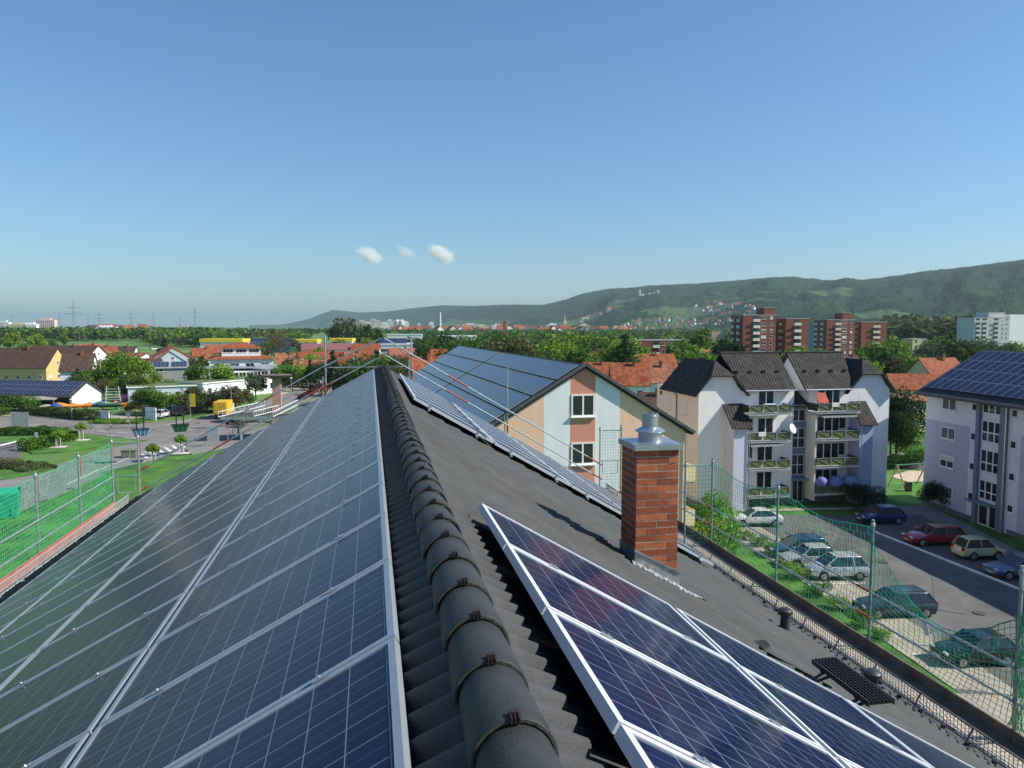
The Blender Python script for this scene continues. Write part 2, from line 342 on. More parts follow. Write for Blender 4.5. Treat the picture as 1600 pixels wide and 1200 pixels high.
vine = np.exp(-((PXg-1385)/48)**2-((Tg-.25)/.035)**2)+np.exp(-((PXg-1100)/70)**2-((Tg-.46)/.03)**2)
isf = (field+.5*vine > .79)
bumpz = (rng.random(Z.shape)-.5)*9*(Dg/4000)**.5+(fbm(hx/45, hy/45, 5)-.5)*16
Z2 = Z+np.where(isf, 0, bumpz)-np.where(Tg < .01, 2, 0)
Z2[0, :] = -3
ho = npmesh('hills', np.stack([hx, hy, Z2], -1).reshape(-1, 3), gridfaces(nD, npx), mat('hill_forest', (.022, .055, .016), 1, var=.3), smooth=False)
tag(ho, kind='structure')
ca = ho.data.color_attributes.new('cover', 'FLOAT_COLOR', 'POINT')
n1 = fbm(hx/160, hy/160, 51); n2 = .4*rng.random(Z.shape)+1.2*(fbm(hx/48, hy/48, 91)-.2)
base = np.stack([.006+.013*n1, .022+.034*n1, .007+.005*n1], -1)*(.7+.6*n2)[..., None]
dark = (fbm(hx/300+9, hy/300, 77) > .56)[..., None]; base = np.where(dark, base*np.array([.55, .6, .75]), base)
fcol = np.stack([.040+.03*n1, .085+.03*n1, .028+.012*n1], -1)
colr = np.where(isf[..., None], fcol, base); cc = np.concatenate([colr, np.ones(colr.shape[:2]+(1,))], -1).astype(np.float32)
ca.data.foreach_set('color', cc.reshape(-1))
hm = MT['hill_forest']; n, l, b = nodes_of(hm); at_ = n.new('ShaderNodeAttribute'); at_.attribute_name = 'cover'; l.new(at_.outputs['Color'], b.inputs['Base Color'])
b.inputs['Specular IOR Level'].default_value = 0.1
# far ridge behind, much farther off
# --- the air
hz = MB().box(-34000, 34000, -7000, 34000, -4, 520).build('haze', bpy.data.materials.new('air'))
tag(hz, kind='stuff'); am = hz.data.materials[0]; am.use_nodes = True; am.node_tree.nodes.remove(am.node_tree.nodes['Principled BSDF'])
pv = am.node_tree.nodes.new('ShaderNodeVolumePrincipled'); pv.inputs['Density'].default_value = 7e-5; pv.inputs['Color'].default_value = (.50, .63, .74, 1); pv.inputs['Anisotropy'].default_value = .2
am.node_tree.links.new(pv.outputs[0], am.node_tree.nodes['Material Output'].inputs['Volume'])
# --- three small clouds
def cloud(px, py, w, h, seed, label):
    D = 15000; x, y = at(px, D); z = H+(510-py)/1175*D; S = D/1175
    vm = bpy.data.materials.new('cloud_vapour'); vm.use_nodes = True; t = vm.node_tree; t.nodes.remove(t.nodes['Principled BSDF'])
    q = t.nodes.new('ShaderNodeVolumePrincipled'); q.inputs['Color'].default_value = (1, 1, 1, 1); q.inputs['Anisotropy'].default_value = 0
    tc = t.nodes.new('ShaderNodeTexCoord'); no = t.nodes.new('ShaderNodeTexNoise'); no.inputs['Scale'].default_value = 1.6; no.inputs['Detail'].default_value = 4
    mp = t.nodes.new('ShaderNodeMapping'); mp.inputs['Location'].default_value = (seed*3.1, seed, 0); t.links.new(tc.outputs['Object'], mp.inputs[0]); t.links.new(mp.outputs[0], no.inputs['Vector'])
    ln = t.nodes.new('ShaderNodeVectorMath'); ln.operation = 'LENGTH'; t.links.new(tc.outputs['Object'], ln.inputs[0])
    a = mth(t.nodes, t.links, 'SUBTRACT', 1.0, ln.outputs['Value']); bb = mth(t.nodes, t.links, 'MULTIPLY_ADD', no.outputs['Fac'], 1.15, -.66)
    s_ = mth(t.nodes, t.links, 'ADD', a, bb); d = mth(t.nodes, t.links, 'MAXIMUM', s_, 0.0)
    t.links.new(mth(t.nodes, t.links, 'MULTIPLY', d, .016 if seed != 2 else .0040), q.inputs['Density']); t.links.new(q.outputs[0], t.nodes['Material Output'].inputs['Volume'])
    me = MB().lathe([(.01, -1.1), (.6, -1), (1.0, -.5), (1.15, 0), (1.0, .5), (.6, 1.), (.01, 1.1)], 16).build('cloud', vm, loc=(x, y, z))
    me.scale = (w*S/2, w*S/2, h*S/2); me.rotation_euler = (0, math.radians(28), -YAW)
    tag(me, label, 'cloud', 'small clouds over the plain')
cloud(579, 400, 48, 27, 1, 'small white cloud over the plain, leftmost of three')
cloud(637, 396, 42, 20, 2, 'faint thin cloud between two brighter ones')
cloud(690, 399, 52, 28, 3, 'small bright white cloud, rightmost of three, above the white tower')
# ------------------------------------------------------------------ the roof we stand over
ROOFT = mat('weathered_concrete_tile', (.056, .058, .060), .82, var=.16, scale=1.6, bump=.35, bscale=60, detail=8)
RIDGE = mat('dark_ridge_tile', (.025, .028, .030), .68, var=.42, scale=6, bump=.22, bscale=150, detail=9, rnd=.10)
MOSS = mat('mossy_mortar_edge', (.055, .052, .036), .95, var=.5, scale=30)
PEACH = mat('peach_render', (.56, .35, .235), .92, var=.05, scale=.5, bump=.12, bscale=40)
n, l, b = nodes_of(ROOFT); tc = n.new('ShaderNodeTexCoord'); sp = n.new('ShaderNodeSeparateXYZ'); l.new(tc.outputs['Object'], sp.inputs[0]); wn = n.new('ShaderNodeTexWhiteNoise'); wn.noise_dimensions = '2D'; cb = n.new('ShaderNodeCombineXYZ')
l.new(mth(n, l, 'FLOOR', mth(n, l, 'DIVIDE', sp.outputs[1], .30)), cb.inputs[0]); l.new(mth(n, l, 'FLOOR', mth(n, l, 'DIVIDE', sp.outputs[0], .2935)), cb.inputs[1]); l.new(cb.outputs[0], wn.inputs['Vector'])
hs = n.new('ShaderNodeHueSaturation'); st_ = n.new('ShaderNodeTexNoise'); st_.inputs['Scale'].default_value = .45; st_.inputs['Detail'].default_value = 5; l.new(tc.outputs['Object'], st_.inputs['Vector'])
l.new(mth(n, l, 'ADD', mth(n, l, 'MULTIPLY_ADD', wn.outputs['Value'], .20, .66), mth(n, l, 'MULTIPLY', st_.outputs['Fac'], .5)), hs.inputs['Value']); src = b.inputs['Base Color'].links[0].from_socket; l.new(src, hs.inputs['Color']); l.new(hs.outputs[0], b.inputs['Base Color'])
house = empty('apartment_building', (0, 9.5, 0), 0, 'long apartment building with dark tiled saddle roof under the camera, chimney and solar rows', 'building')
XR, AR, AL = .38, math.radians(30.3), math.radians(28.2); ZR_R, ZR_L = H-1.185, H-1.150
Y0r, Y1r = -2.5, 22.4
def slope(side, L, nm):
    a = AR if side > 0 else AL; z0 = ZR_R if side > 0 else ZR_L
    ncrs = int(L/.34)+1; rows = []
    for i in range(ncrs): rows += [(i*.34, 0.0), ((i+1)*.34-.004, .030)]
    ys = np.arange(Y0r, Y1r, .15/8); r = np.array([q[0] for q in rows]); o = np.array([q[1] for q in rows])
    w = .023*np.cos(2*np.pi*ys/.15); w = np.sign(w)*np.abs(w)**.8*.023**.2
    jit = rng.normal(0, .0016, (len(rows)//2, int((Y1r-Y0r)/.3)+2)); jj = np.repeat(jit, 2, 0)[:, ((ys-Y0r)/.3).astype(int)]
    up = w[None]+o[:, None]+jj-.03
    Xv = XR+side*(r[:, None]*math.cos(a)+up*math.sin(a)); Zv = z0-r[:, None]*math.sin(a)+up*math.cos(a)+0*ys[None]; Yv = ys[None]+0*Xv
    f = gridfaces(len(rows), len(ys)); f = f if side < 0 else f[:, ::-1]
    o_ = npmesh(nm, np.stack([Xv, Yv, Zv], -1).reshape(-1, 3), f, ROOFT, smooth=True); return own(o_)
def own(o, par=None):
    """hang o under the house while it keeps its world place"""
    par = par or house; o.parent = par; o.matrix_parent_inverse = Matrix.Translation(-par.location) if par.parent is None else Matrix.Identity(4); return o
slope(1, 8.35, 'roof_slope'); slope(-1, 8.2, 'roof_slope')
EXR, EZR = XR+8.5*math.cos(AR), ZR_R-8.5*math.sin(AR); EXL, EZL = XR-8.5*math.cos(AL), ZR_L-8.5*math.sin(AL)
wl = MB(); zt = EZR-.05; wl.box(EXL+.7, EXR-.7, Y0r+.4, Y1r-.35, 0, EZR-.2)
wl.poly([(EXL+.7, Y1r-.35, EZL-.2), (EXR-.7, Y1r-.35, EZR-.2), (EXR-.7, Y1r-.35, EZR+.2), (XR, Y1r-.35, ZR_R-.1), (EXL+.7, Y1r-.35, EZL+.2)])
own(wl.build('wall', PEACH))
b = MB()   # boarding under the tiles, verge tiles and eaves
for s, a, z0 in ((1, AR, ZR_R), (-1, AL, ZR_L)):
    P = [(XR, Y0r, z0-.09), (XR+s*8.4*math.cos(a), Y0r, z0-.09-8.4*math.sin(a)), (XR+s*8.4*math.cos(a), Y1r-.02, z0-.09-8.4*math.sin(a)), (XR, Y1r-.02, z0-.09)]
    b.slab(P if s > 0 else P[::-1], .06)
own(b.build('roof_boarding', mat('dark_boarding', (.05, .04, .035), .9)))
b = MB()
for s, a, z0 in ((1, AR, ZR_R), (-1, AL, ZR_L)):
    for i in range(24):
        r0, r1 = i*.34, i*.34+.36
        p = lambda r, h: Vector((XR+s*(r*math.cos(a)+h*math.sin(a)), Y1r-.0, z0-r*math.sin(a)+h*math.cos(a)))
        b.bar(p(r0, .0), p(r1, .03), .08, .09)
own(b.build('verge_tiles', ROOFT))
# gutters
for sx, ex, ez in ((1, EXR, EZR), (-1, EXL, EZL)):
    b = MB(); N = 8
    for k in range(N):
        t0, t1 = math.pi+math.pi*k/N, math.pi+math.pi*(k+1)/N
        c0 = (ex+sx*.02+.075*math.cos(t0), ez-.05+.075*math.sin(t0)); c1 = (ex+sx*.02+.075*math.cos(t1), ez-.05+.075*math.sin(t1))
        b.poly([(c0[0], Y0r, c0[1]), (c1[0], Y0r, c1[1]), (c1[0], Y1r, c1[1]), (c0[0], Y1r, c0[1])])
    b.tube((ex+sx*.095, Y0r, ez-.05), (ex+sx*.095, Y1r, ez-.05), .012, 6)
    own(b.build('gutter', ZINC))
# ridge tiles: each overlaps the one behind, mossy lip and a copper clip
def ridge_tile():
    b = MB(); n = 14
    def ring(y, r, z):
        return [(r*math.cos(math.pi*(-.06+1.12*i/n)), y, z+r*1.0*math.sin(math.pi*(-.06+1.12*i/n))) for i in range(n+1)]
    rs = [(0.0, .126, .0), (.004, .128, .0), (.03, .128, .0), (.20, .122, -.003), (.41, .112, -.006)]
    R = [ring(*q) for q in rs]
    for A, B_ in zip(R[:-1], R[1:]):
        for i in range(n): b.poly([A[i], A[i+1], B_[i+1], B_[i]])
    inner = ring(0, .117, 0)
    for i in range(n): b.poly([inner[i], inner[i+1], R[0][i+1], R[0][i]], 1)
    inner2 = ring(.1, .108, 0)
    for i in range(n): b.poly([inner[i+1], inner[i], inner2[i], inner2[i+1]], 0)
    return b
rt = None; y = 1.98-.38*10; k = 0
cl = MB()
for dx in (-.011, 0, .011): cl.box(dx-.0028, dx+.0028, -.012, .03, .118, .137); 
cl.box(-.013, .013, .012, .03, .131, .141)
COPPER = mat('copper_clip', (.055, .036, .032), .5, metal=.6, var=.3, scale=40)
while y < Y1r-.3:
    far = y > 18.6
    if rt is None:
        rt = ridge_tile().build('ridge_tile', [RIDGE, MOSS], smooth=True); c_ = cl.build('clip', COPPER, rt); own(rt)
        o = rt
    else:
        o = clone(rt); own(o)
    o.location = (XR+random.uniform(-.004, .004), y, H-1.082-.134+random.uniform(-.003, .003)); o.rotation_euler = (math.radians(.6), 0, random.uniform(-.022, .022)); y += .38; k += 1
# end disc of the ridge
own(MB().lathe([(.13, 0), (.13, .03), (.10, .05)], 16).build('ridge_end_cap', RIDGE)).location = (XR, Y1r-.05, H-1.25)
# chimney: brick shaft, lead flashing, steel cap, flue
BR = mat('orange_red_brick', (.40, .105, .038), .85, var=.16, scale=9, bump=.3, bscale=90, rnd=0)
MORT = mat('mortar', (.44, .38, .30), .95, var=.2, scale=10)
cx0, cx1, cy0, cy1 = 2.88, 3.375, 7.84, 8.335; zt = 16.13
ch = own(MB().box(cx0+.003, cx1-.003, cy0+.003, cy1-.003, 13.9, zt).build('chimney', MORT))
bk = MB(); zc = zt-.006; row = 0
while zc > 14.1:
    z1 = zc; z0 = zc-.0665
    for side in range(4):
        L = .495; segs = [(0, .2410), (.2540, .495)] if row % 2 == 0 else [(0, .116), (.129, .366), (.379, .495)]
        if side in (1, 3): segs = [(0.001, .118), (.128, .367), (.377, .494)] if row % 2 == 0 else [(0.001, .2425), (.2525, .494)]
        for a0, a1 in segs:
            j = random.uniform(-.002, .002); d = .045
            if side == 0: bk.box(cx0+a0, cx0+a1, cy0-.001+j, cy0+d, z0, z1, random.randrange(3))
            if side == 1: bk.box(cx1-d, cx1+.001-j, cy0+a0+.002, cy0+a1-.002, z0+.0005, z1-.0005, random.randrange(3))
            if side == 2: bk.box(cx0+a0, cx0+a1, cy1-d, cy1+.001-j, z0, z1, random.randrange(3))
            if side == 3: bk.box(cx0-.001+j, cx0+d, cy0+a0+.002, cy0+a1-.002, z0+.0005, z1-.0005, random.randrange(3))
    zc -= .0800; row += 1
BR2 = mat('darker_fired_brick', (.30, .072, .028), .85, var=.18, scale=9, bump=.3, bscale=90); BR3 = mat('pale_fired_brick', (.46, .130, .048), .85, var=.16, scale=9, bump=.3, bscale=90)
bk.build('brickwork', [BR, BR2, BR3], ch)
cpm = MB(); cpm.box(cx0-.035, cx1+.035, cy0-.035, cy1+.035, zt, zt+.055); cpm.box(cx0-.028, cx1+.028, cy0-.028, cy1+.028, zt+.055, zt+.062)
cpm.poly([(cx0-.03, cy0-.03, zt+.063), (cx1+.03, cy0-.03, zt+.063), ((cx0+cx1)/2, (cy0+cy1)/2, zt+.085)]); cpm.poly([(cx1+.03, cy0-.03, zt+.063), (cx1+.03, cy1+.03, zt+.063), ((cx0+cx1)/2, (cy0+cy1)/2, zt+.085)])
cpm.poly([(cx1+.03, cy1+.03, zt+.063), (cx0-.03, cy1+.03, zt+.063), ((cx0+cx1)/2, (cy0+cy1)/2, zt+.085)]); cpm.poly([(cx0-.03, cy1+.03, zt+.063), (cx0-.03, cy0-.03, zt+.063), ((cx0+cx1)/2, (cy0+cy1)/2, zt+.085)])
cpm.build('cap', ZINC, ch)
fx, fy = (cx0+cx1)/2-.0, (cy0+cy1)/2; f0 = zt+.06
MB().lathe([(.135, f0), (.135, f0+.13), (.128, f0+.135)], 28, fx, fy).build('flue_base', ZINC, ch, smooth=False)
MB().lathe([(.13, f0+.128), (.172, f0+.118), (.174, f0+.124), (.10, f0+.165), (.094, f0+.17)], 28, fx, fy).build('storm_collar', ZINC, ch)
MB().lathe([(.092, f0+.15), (.092, f0+.285), (.097, f0+.288), (.097, f0+.30), (.092, f0+.303), (.092, f0+.325), (.082, f0+.326), (.082, f0+.2)], 28, fx, fy).build('flue', ZINC, ch)
LEAD = mat('lead_flashing', (.38, .39, .40), .42, metal=.5, var=.4, scale=6, bump=.3, bscale=12)
fl = MB(); zs = lambda x: ZR_R-(x-XR)*math.tan(AR)
fl.poly([(cx0-.012, cy0-.014, zs(cx0)-.02), (cx1+.03, cy0-.014, zs(cx1)-.02), (cx1+.03, cy0-.014, zs(cx1)+.15), (cx0-.012, cy0-.014, zs(cx0)+.15)])
fl.poly([(cx0-.014, cy0-.012, zs(cx0)-.02), (cx0-.014, cy0-.012, zs(cx0)+.15), (cx0-.014, cy1+.01, zs(cx0)+.15), (cx0-.014, cy1+.01, zs(cx0)-.02)])
fl.poly([(cx1+.014, cy0-.012, zs(cx1)-.02), (cx1+.014, cy1+.01, zs(cx1)-.02), (cx1+.014, cy1+.01, zs(cx1)+.13), (cx1+.014, cy0-.012, zs(cx1)+.13)])
for dz in (.15, .165): fl.bar((cx0-.02, cy0-.02, zs(cx0)+dz), (cx1+.03, cy0-.02, zs(cx1)+dz), .012, .008)
# apron dressed over the tiles with a torn lower edge
NA = 46; ap = []
for i in range(NA+1):
    x = cx0-.06+(cx1-cx0+.42)*i/NA; w_ = .10+.05*math.sin(i*.8)*(i % 3 == 0)+(.02*random.random()); w_ *= max(0.0, min(1, (NA-i)/12+.12))
    zz = lambda yy: zs(x)+.014+.016*math.cos(2*math.pi*yy/.15)
    ap.append([(x, cy0+.02, zz(cy0+.02)), (x, cy0-w_*.5, zz(cy0-w_*.5)), (x, cy0-w_, zz(cy0-w_))])
for A, B_ in zip(ap[:-1], ap[1:]):
    for k in range(2): fl.poly([A[k], A[k+1], B_[k+1], B_[k]])
fl.build('flashing', LEAD, ch)
# vent pipes
def on_right(px, py, h=0.0):
    n = Vector((math.sin(AR), 0, math.cos(AR))); d = ray(px, py); p0 = Vector((XR, 0, ZR_R))+n*h
    return CO+d*(n.dot(p0-CO)/n.dot(d))
VENT = mat('dark_vent_plastic', (.035, .033, .034), .45, var=.2, scale=5)
for q, s in (((1226, 983), 1.0), ((1362, 1088), 1.0)):
    p = on_right(*q); vp = MB()
    vp.lathe([(.075, -.12), (.068, .0), (.062, .20), (.06, .235)], 18); vp.lathe([(.062, .21), (.098, .225), (.102, .25), (.098, .285), (.07, .31), (.02, .318)], 18)
    vp.lathe([(.12, -.1), (.10, -.04), (.075, -.01)], 18)
    o = own(vp.build('vent_pipe', VENT, smooth=True)); o.location = p; o.rotation_euler = (0, 0, 0)
# hooded lead vent tile
p = on_right(1185, 1012); b = MB(); n = 10
prof = [(0, .0), (.05, .055), (.35, .045), (.9, .005)]
for (x0, h0), (x1, h1) in zip(prof[:-1], prof[1:]):
    for i in range(n):
        t0, t1 = math.pi*i/n, math.pi*(i+1)/n; g = lambda x, h, t: (x, .13*math.cos(t), .02+h*math.sin(t)*1.3)
        b.poly([g(x0, h0, t0), g(x1, h1, t0), g(x1, h1, t1), g(x0, h0, t1)])
o = own(b.build('ventilation_tile', ROOFT, smooth=True)); o.location = p; o.rotation_euler = (0, AR, 0)
# roof step (treads of a grating on two brackets)
st_o = own(MB().bar((4.08, 5.44, 14.33), (4.08, 6.27, 14.33), .012, .05).bar((4.32, 5.44, 14.33), (4.32, 6.27, 14.33), .012, .05).build('roof_step', VENT))
gr = MB()
for i in range(18):
    y = 5.45+i*.0476; gr.bar((4.08, y, 14.335), (4.32, y, 14.335), .010, .035)
for i in range(1, 7): gr.bar((4.08+i*.24/7, 5.44, 14.343), (4.08+i*.24/7, 6.27, 14.343), .010, .03)
gr.build('grating', DARK, st_o)
for y in (5.6, 6.1):
    b = MB(); b.bar((4.06, y, 14.31), (4.34, y, 14.31), .03, .012); b.bar((4.10, y, 14.30), (3.98, y, ZR_R-(3.98-XR)*math.tan(AR)+.03), .03, .012); b.bar((4.31, y, 14.30), (4.02, y, ZR_R-(4.02-XR)*math.tan(AR)+.03), .03, .012)
    b.build('bracket', VENT, st_o)
# snow guards
GUARD = mat('snow_guard_steel', (.075, .085, .12), .5, metal=.4, var=.2)
GUARDL = mat('galvanised_snow_guard', (.50, .53, .54), .5, metal=.4, var=.1)
def snow_guard(x, zb, m, y0, y1, s):
    b = MB(); b.tube((x, y0, zb), (x, y1, zb), .011, 6); b.tube((x, y0, zb+.21), (x, y1, zb+.21), .011, 6); b.tube((x+s*.004, y0, zb+.07), (x+s*.004, y1, zb+.07), .005, 4)
    y = y0
    while y < y1: b.tube((x, y, zb), (x, y, zb+.21), .0055, 4, cap=False); y += .06
    g = own(b.build('snow_guard', m)); y = y0+.3; h = MB()
    hk = MB().box(x-.13, x+.05, -.014, .014, zb-.035, zb-.02).bar((x-.12, 0, zb-.03), (x, 0, zb+.2), .022, .008).build('hook', m, g); hk.location.y = y
    while y < y1-1: y += .9; c_ = put('hook', hk.data, g); c_.location.y = y
    y = y0+.1; st = MB().box(x-.16*s-.02, x-.16*s+.02, -.02, .02, zb+.06, zb+.105).build('snow_stop', DARK, g); st.location.y = y
    while y < y1-.5: y += .4; c_ = put('snow_stop', st.data, g); c_.location.y = y
snow_guard(7.22, ZR_R-(7.22-XR)*math.tan(AR)+.045, GUARD, Y0r, Y1r, 1)
snow_guard(-6.72, ZR_L-(6.72+XR)*math.tan(AL)+.045, GUARDL, Y0r, Y1r, -1)
# ------------------------------------------------------------------ solar panels on our roof
PVG = pv_mat('solar_glass', 10, 6, rough=.19, ior=1.20)
ALU_GLINT = mat('sun_glint_aluminium', (.74, .77, .80), .4, metal=.25, var=.05, scale=4)  # paler copy of the frame metal, sun glint put into its colour
PVG_F = pv_mat('solar_glass_dusty', 10, 6, rough=.26, ior=1.38)
PVG_R = pv_mat('solar_glass_clean', 10, 6, base=(.004, .010, .042), rough=.09, ior=1.16)
def panel_proto(glass, ALU=ALU):
    L, Wd = 1.65, .992; r = empty('photovoltaic_module')
    b = MB(); w = .030
    b.box(0, L, 0, w, -.04, .006); b.box(0, L, Wd-w, Wd, -.04, .006); b.box(0, w, w, Wd-w, -.04, .006); b.box(L-w, L, w, Wd-w, -.04, .006)
    b.build('frame', ALU, r)
    g = MB(); m_ = .012; x0, x1, y0, y1 = w, L-w, w, Wd-w
    g.poly([(x0, y0, 0), (x1, y0, 0), (x1, y1, 0), (x0, y1, 0)], 0, [(-.08, -.06), (10.08, -.06), (10.08, 6.06), (-.08, 6.06)])
    g.build('glass', glass, r)
    for x in (.33, 1.32): MB().box(x-.03, x+.03, -.020, .010, .010, .016).tube((x, -.008, .016), (x, -.008, .024), .006, 6).build('clamp', ZINC, r)
    return r
def place(r, o, X, Y, Z):
    M = Matrix((X, Y, Z)).transposed().to_4x4(); M.translation = o; r.matrix_world = M; return r
cl_, sl_ = math.cos(AL), math.sin(AL); cr_, sr_ = math.cos(AR), math.sin(AR)
protoL = panel_proto(PVG); first = True
ORD = 'first second third fourth fifth sixth seventh eighth ninth tenth eleventh twelfth thirteenth fourteenth fifteenth sixteenth seventeenth eighteenth nineteenth twentieth'.split()
rown = ['top', 'second', 'third', 'lowest']
for k in range(-4, 19):
    y = 2.957+k*1.012+1.0
    for ri, r0 in enumerate((0, 1.698, 3.378, 5.048)):
        o = protoL if first else clone(protoL); first = False
        kk = ORD[18-k]+' from the far gable' if k >= 0 else ORD[-k-1]+' one back from the viewpoint'
        lab = {0: 'left slope solar panel beside the ridge, ', 1: 'left slope solar panel, row below the black gap, ', 2: 'left slope solar panel, third row down, ', 3: 'left slope solar panel, lowest row, '}[ri]+kk
        tag(o, lab, 'solar panel', 'solar panels on the left roof slope, %s row' % rown[ri])
        place(o, Vector((.08-r0*cl_, y, H-1.234-r0*sl_)), Vector((-cl_, 0, -sl_)), Vector((0, -1, 0)), Vector((-sl_, 0, cl_)))
protoR = panel_proto(PVG_R, ALU_GLINT); first = True
def rpanel(y, ri, r0, far, lab, grp):
    global first
    o = protoR if first else clone(protoR); first = False; tag(o, lab, 'solar panel', grp)
    place(o, Vector((.76+r0*cr_, y, H-1.2612-r0*sr_)), Vector((cr_, 0, -sr_)), Vector((0, 1, 0)), Vector((sr_, 0, cr_)))
for k in range(1, 8):
    for ri, r0 in enumerate((0, 1.718, 3.398, 5.068)):
        rpanel(5.2365-k*1.012+.01, ri, r0, 0, ORD[k-1]+' panel from the far end: '+['deep blue, top row of the near right array', 'second row of the near right array', 'third row of the near right array', 'lowest row of the near right array'][ri], 'near solar array on the right slope, %s row' % rown[ri])
protoR = panel_proto(PVG_F, ALU_GLINT); first = True
for k in range(7):
    for ri, r0 in enumerate((0, 1.698, 3.378, 5.048)):
        rpanel(13.42+k*1.012, ri, r0, 1, '%s panel of the %s row in the far right array seen edge-on' % (ORD[k], rown[ri]), 'far solar array on the right slope, %s row' % rown[ri])
# mounting rails below the panels are parts of the house roof
b = MB()
for r in (.33, 1.32, 2.03, 3.02, 3.71, 4.70, 5.38, 6.37):
    b.bar((.08-r*cl_+.07*-sl_, -2, H-1.234-r*sl_-.065), (.08-r*cl_-.07*sl_, 22.1, H-1.234-r*sl_-.065), .04, .04)
own(b.build('mounting_rail', ALU))
b = MB()
for r in (.33, 1.32, 2.05, 3.04, 3.73, 4.72, 5.40, 6.39):
    for a_, c_ in ((-2, 5.3), (13.3, 20.6)): b.bar((.76+r*cr_-.065*sr_, a_, H-1.2612-r*sr_-.065*cr_), (.76+r*cr_-.065*sr_, c_, H-1.2612-r*sr_-.065*cr_), .04, .04)
own(b.build('mounting_rail', ALU))
b = MB(); pts = [on_right(700, 623, .17), on_right(730, 655, .16), on_right(764, 685, .15)]

# ------------------------------------------------------------------ scaffolds at both eaves
TUBE = mat('scaffold_tube', (.40, .47, .49), .42, metal=.6, var=.25, scale=9)
TUBEG = mat('green_scaffold_paint', (.13, .30, .27), .6, var=.35, scale=9)
REDP = mat('red_toe_board', (.40, .12, .095), .75, var=.2, scale=4)
WOODD = mat('weathered_plank', (.15, .125, .10), .9, var=.3, scale=3, bump=.3, bscale=20)
DECKL = mat('pinkish_deck', (.52, .40, .38), .8, var=.2, scale=14, bump=.4, bscale=50)
DECKR = mat('perforated_deck', (.47, .42, .34), .75, var=.35, scale=26, bump=.8, bscale=34)
NETG = mat('green_safety_net', (.03, .42, .20), .7, var=.15)
NETD = mat('dark_green_safety_net', (.015, .30, .15), .7, var=.2)
def frame_post(root, x, y, z0, z1, m=TUBE, red=True):
    b = MB(); b.tube((x, y, z0), (x, y, z1), .024, 10); o = b.build('upright', m, root)
    if red: MB().tube((x+.055, y, z1-.62), (x+.055, y, z1-.12), .012, 6).build('red_latch', REDP, o)
    MB().lathe([(.034, z1-.13), (.040, z1-.12), (.040, z1-.07), (.034, z1-.06)], 10, x, y).build('collar', STEEL, o)
def rail(root, a, b_, red=(0, 0), m=TUBE, nm='guard_rail', r=.019):
    a, b_ = Vector(a), Vector(b_); o = MB().tube(a, b_, r, 8).build(nm, m, root); d = (b_-a).normalized()
    for e, s, L in ((a, 1, red[0]), (b_, -1, red[1])):
        if L: MB().tube(e, e+d*s*L, r+.004, 8).build('red_sleeve', REDPIPE, o)
    return o
REDPIPE = mat('red_painted_tube', (.36, .085, .045), .55, var=.3, scale=10)
def net(root, ys, ztop, zbot, x, m, cell=.1, r=.0035, bulge=.08, seed=1):
    """knotted net hung between the uprights; strands are thin real cords"""
    rr = np.random.default_rng(seed); y0, y1 = ys; ny = int((y1-y0)/cell); nz = int((ztop(y0)-zbot(y0))/cell)+1
    P = np.zeros((ny+1, nz+1, 3))
    for i in range(ny+1):
        yy = y0+(y1-y0)*i/ny; a, c = ztop(yy), zbot(yy)
        for j in range(nz+1):
            t = j/nz; P[i, j] = (x+bulge*math.sin(math.pi*t)*(.6+.4*math.sin(yy*2.1)), yy+rr.normal(0, .006)+.02*math.sin(t*7+yy), c+(a-c)*t+rr.normal(0, .005))
    b = MB()
    for j in range(nz+1):
        b.path([P[i, j] for i in range(ny+1)], r*(2.2 if j == nz else 1), 3)
    for i in range(ny+1): b.path([P[i, j] for j in range(nz+1)], r, 3)
    return b.build('safety_net', m, root)
sc = empty('scaffold', (0, 0, 0), 0, 'green netted scaffold with red toe board along the left eave', 'scaffold', None)
YL = [23.8-2.57*i for i in range(11)]
for y in YL: frame_post(sc, -7.55, y, 0, 14.2)
frame_post(sc, -6.82, 23.8, 0, 14.32)
for y in YL[1:]: MB().tube((-6.82, y, 0), (-6.82, y, 12.04), .024, 8).build('upright', TUBE, sc)
for i, y in enumerate(YL[:-1]):
    y2 = YL[i+1]; rail(sc, (-7.52, y, 13.07), (-7.52, y2, 13.07)); rail(sc, (-7.52, y, 12.58), (-7.52, y2, 12.58), (.0, .0))
    d = MB().box(-7.5, -6.85, y2+.02, y-.02, 12.05, 12.10).build('deck', DECKL, sc); MB().box(-7.53, -7.50, y2+.01, y-.01, 12.10, 12.32).build('toe_board', REDP, sc)
net(sc, (-2, 23.8), lambda y: 14.06-.04*abs(math.sin((23.8-y)/2.57*math.pi)), lambda y: 12.1, -7.59, NETG, .1, .0052, .03)
rail(sc, (-7.55, 23.8, 14.06), (-6.82, 23.8, 14.06)); rail(sc, (-7.55, 23.8, 13.07), (-6.82, 23.8, 13.07), m=TUBEG)
b = MB(); b.path([(-7.42, 23.8, 13.05), (-7.42, 23.8, 12.62), (-7.38, 23.8, 12.57), (-6.99, 23.8, 12.57), (-6.95, 23.8, 12.62), (-6.95, 23.8, 13.05)], .013, 6); b.build('end_guard', TUBE, sc)
b = MB()
for j in range(14): b.path([(-7.55+.73*i/7, 23.8, 13.1+j*.072) for i in range(8)], .002, 3)
for i in range(8): b.path([(-7.55+.73*i/7, 23.8, 13.1), (-7.55+.73*i/7, 23.8, 14.04)], .002, 3)
b.build('safety_net', NETG, sc)
sc2 = empty('scaffold', (0, 0, 0), 0, 'scaffold with sagging green net and grey deck along the right eave', 'scaffold')
YR = [24.0, 20.7, 17.45, 14.35, 11.3, 8.3, 5.3, 2.3, -.7, -3.7]; XO = 8.42
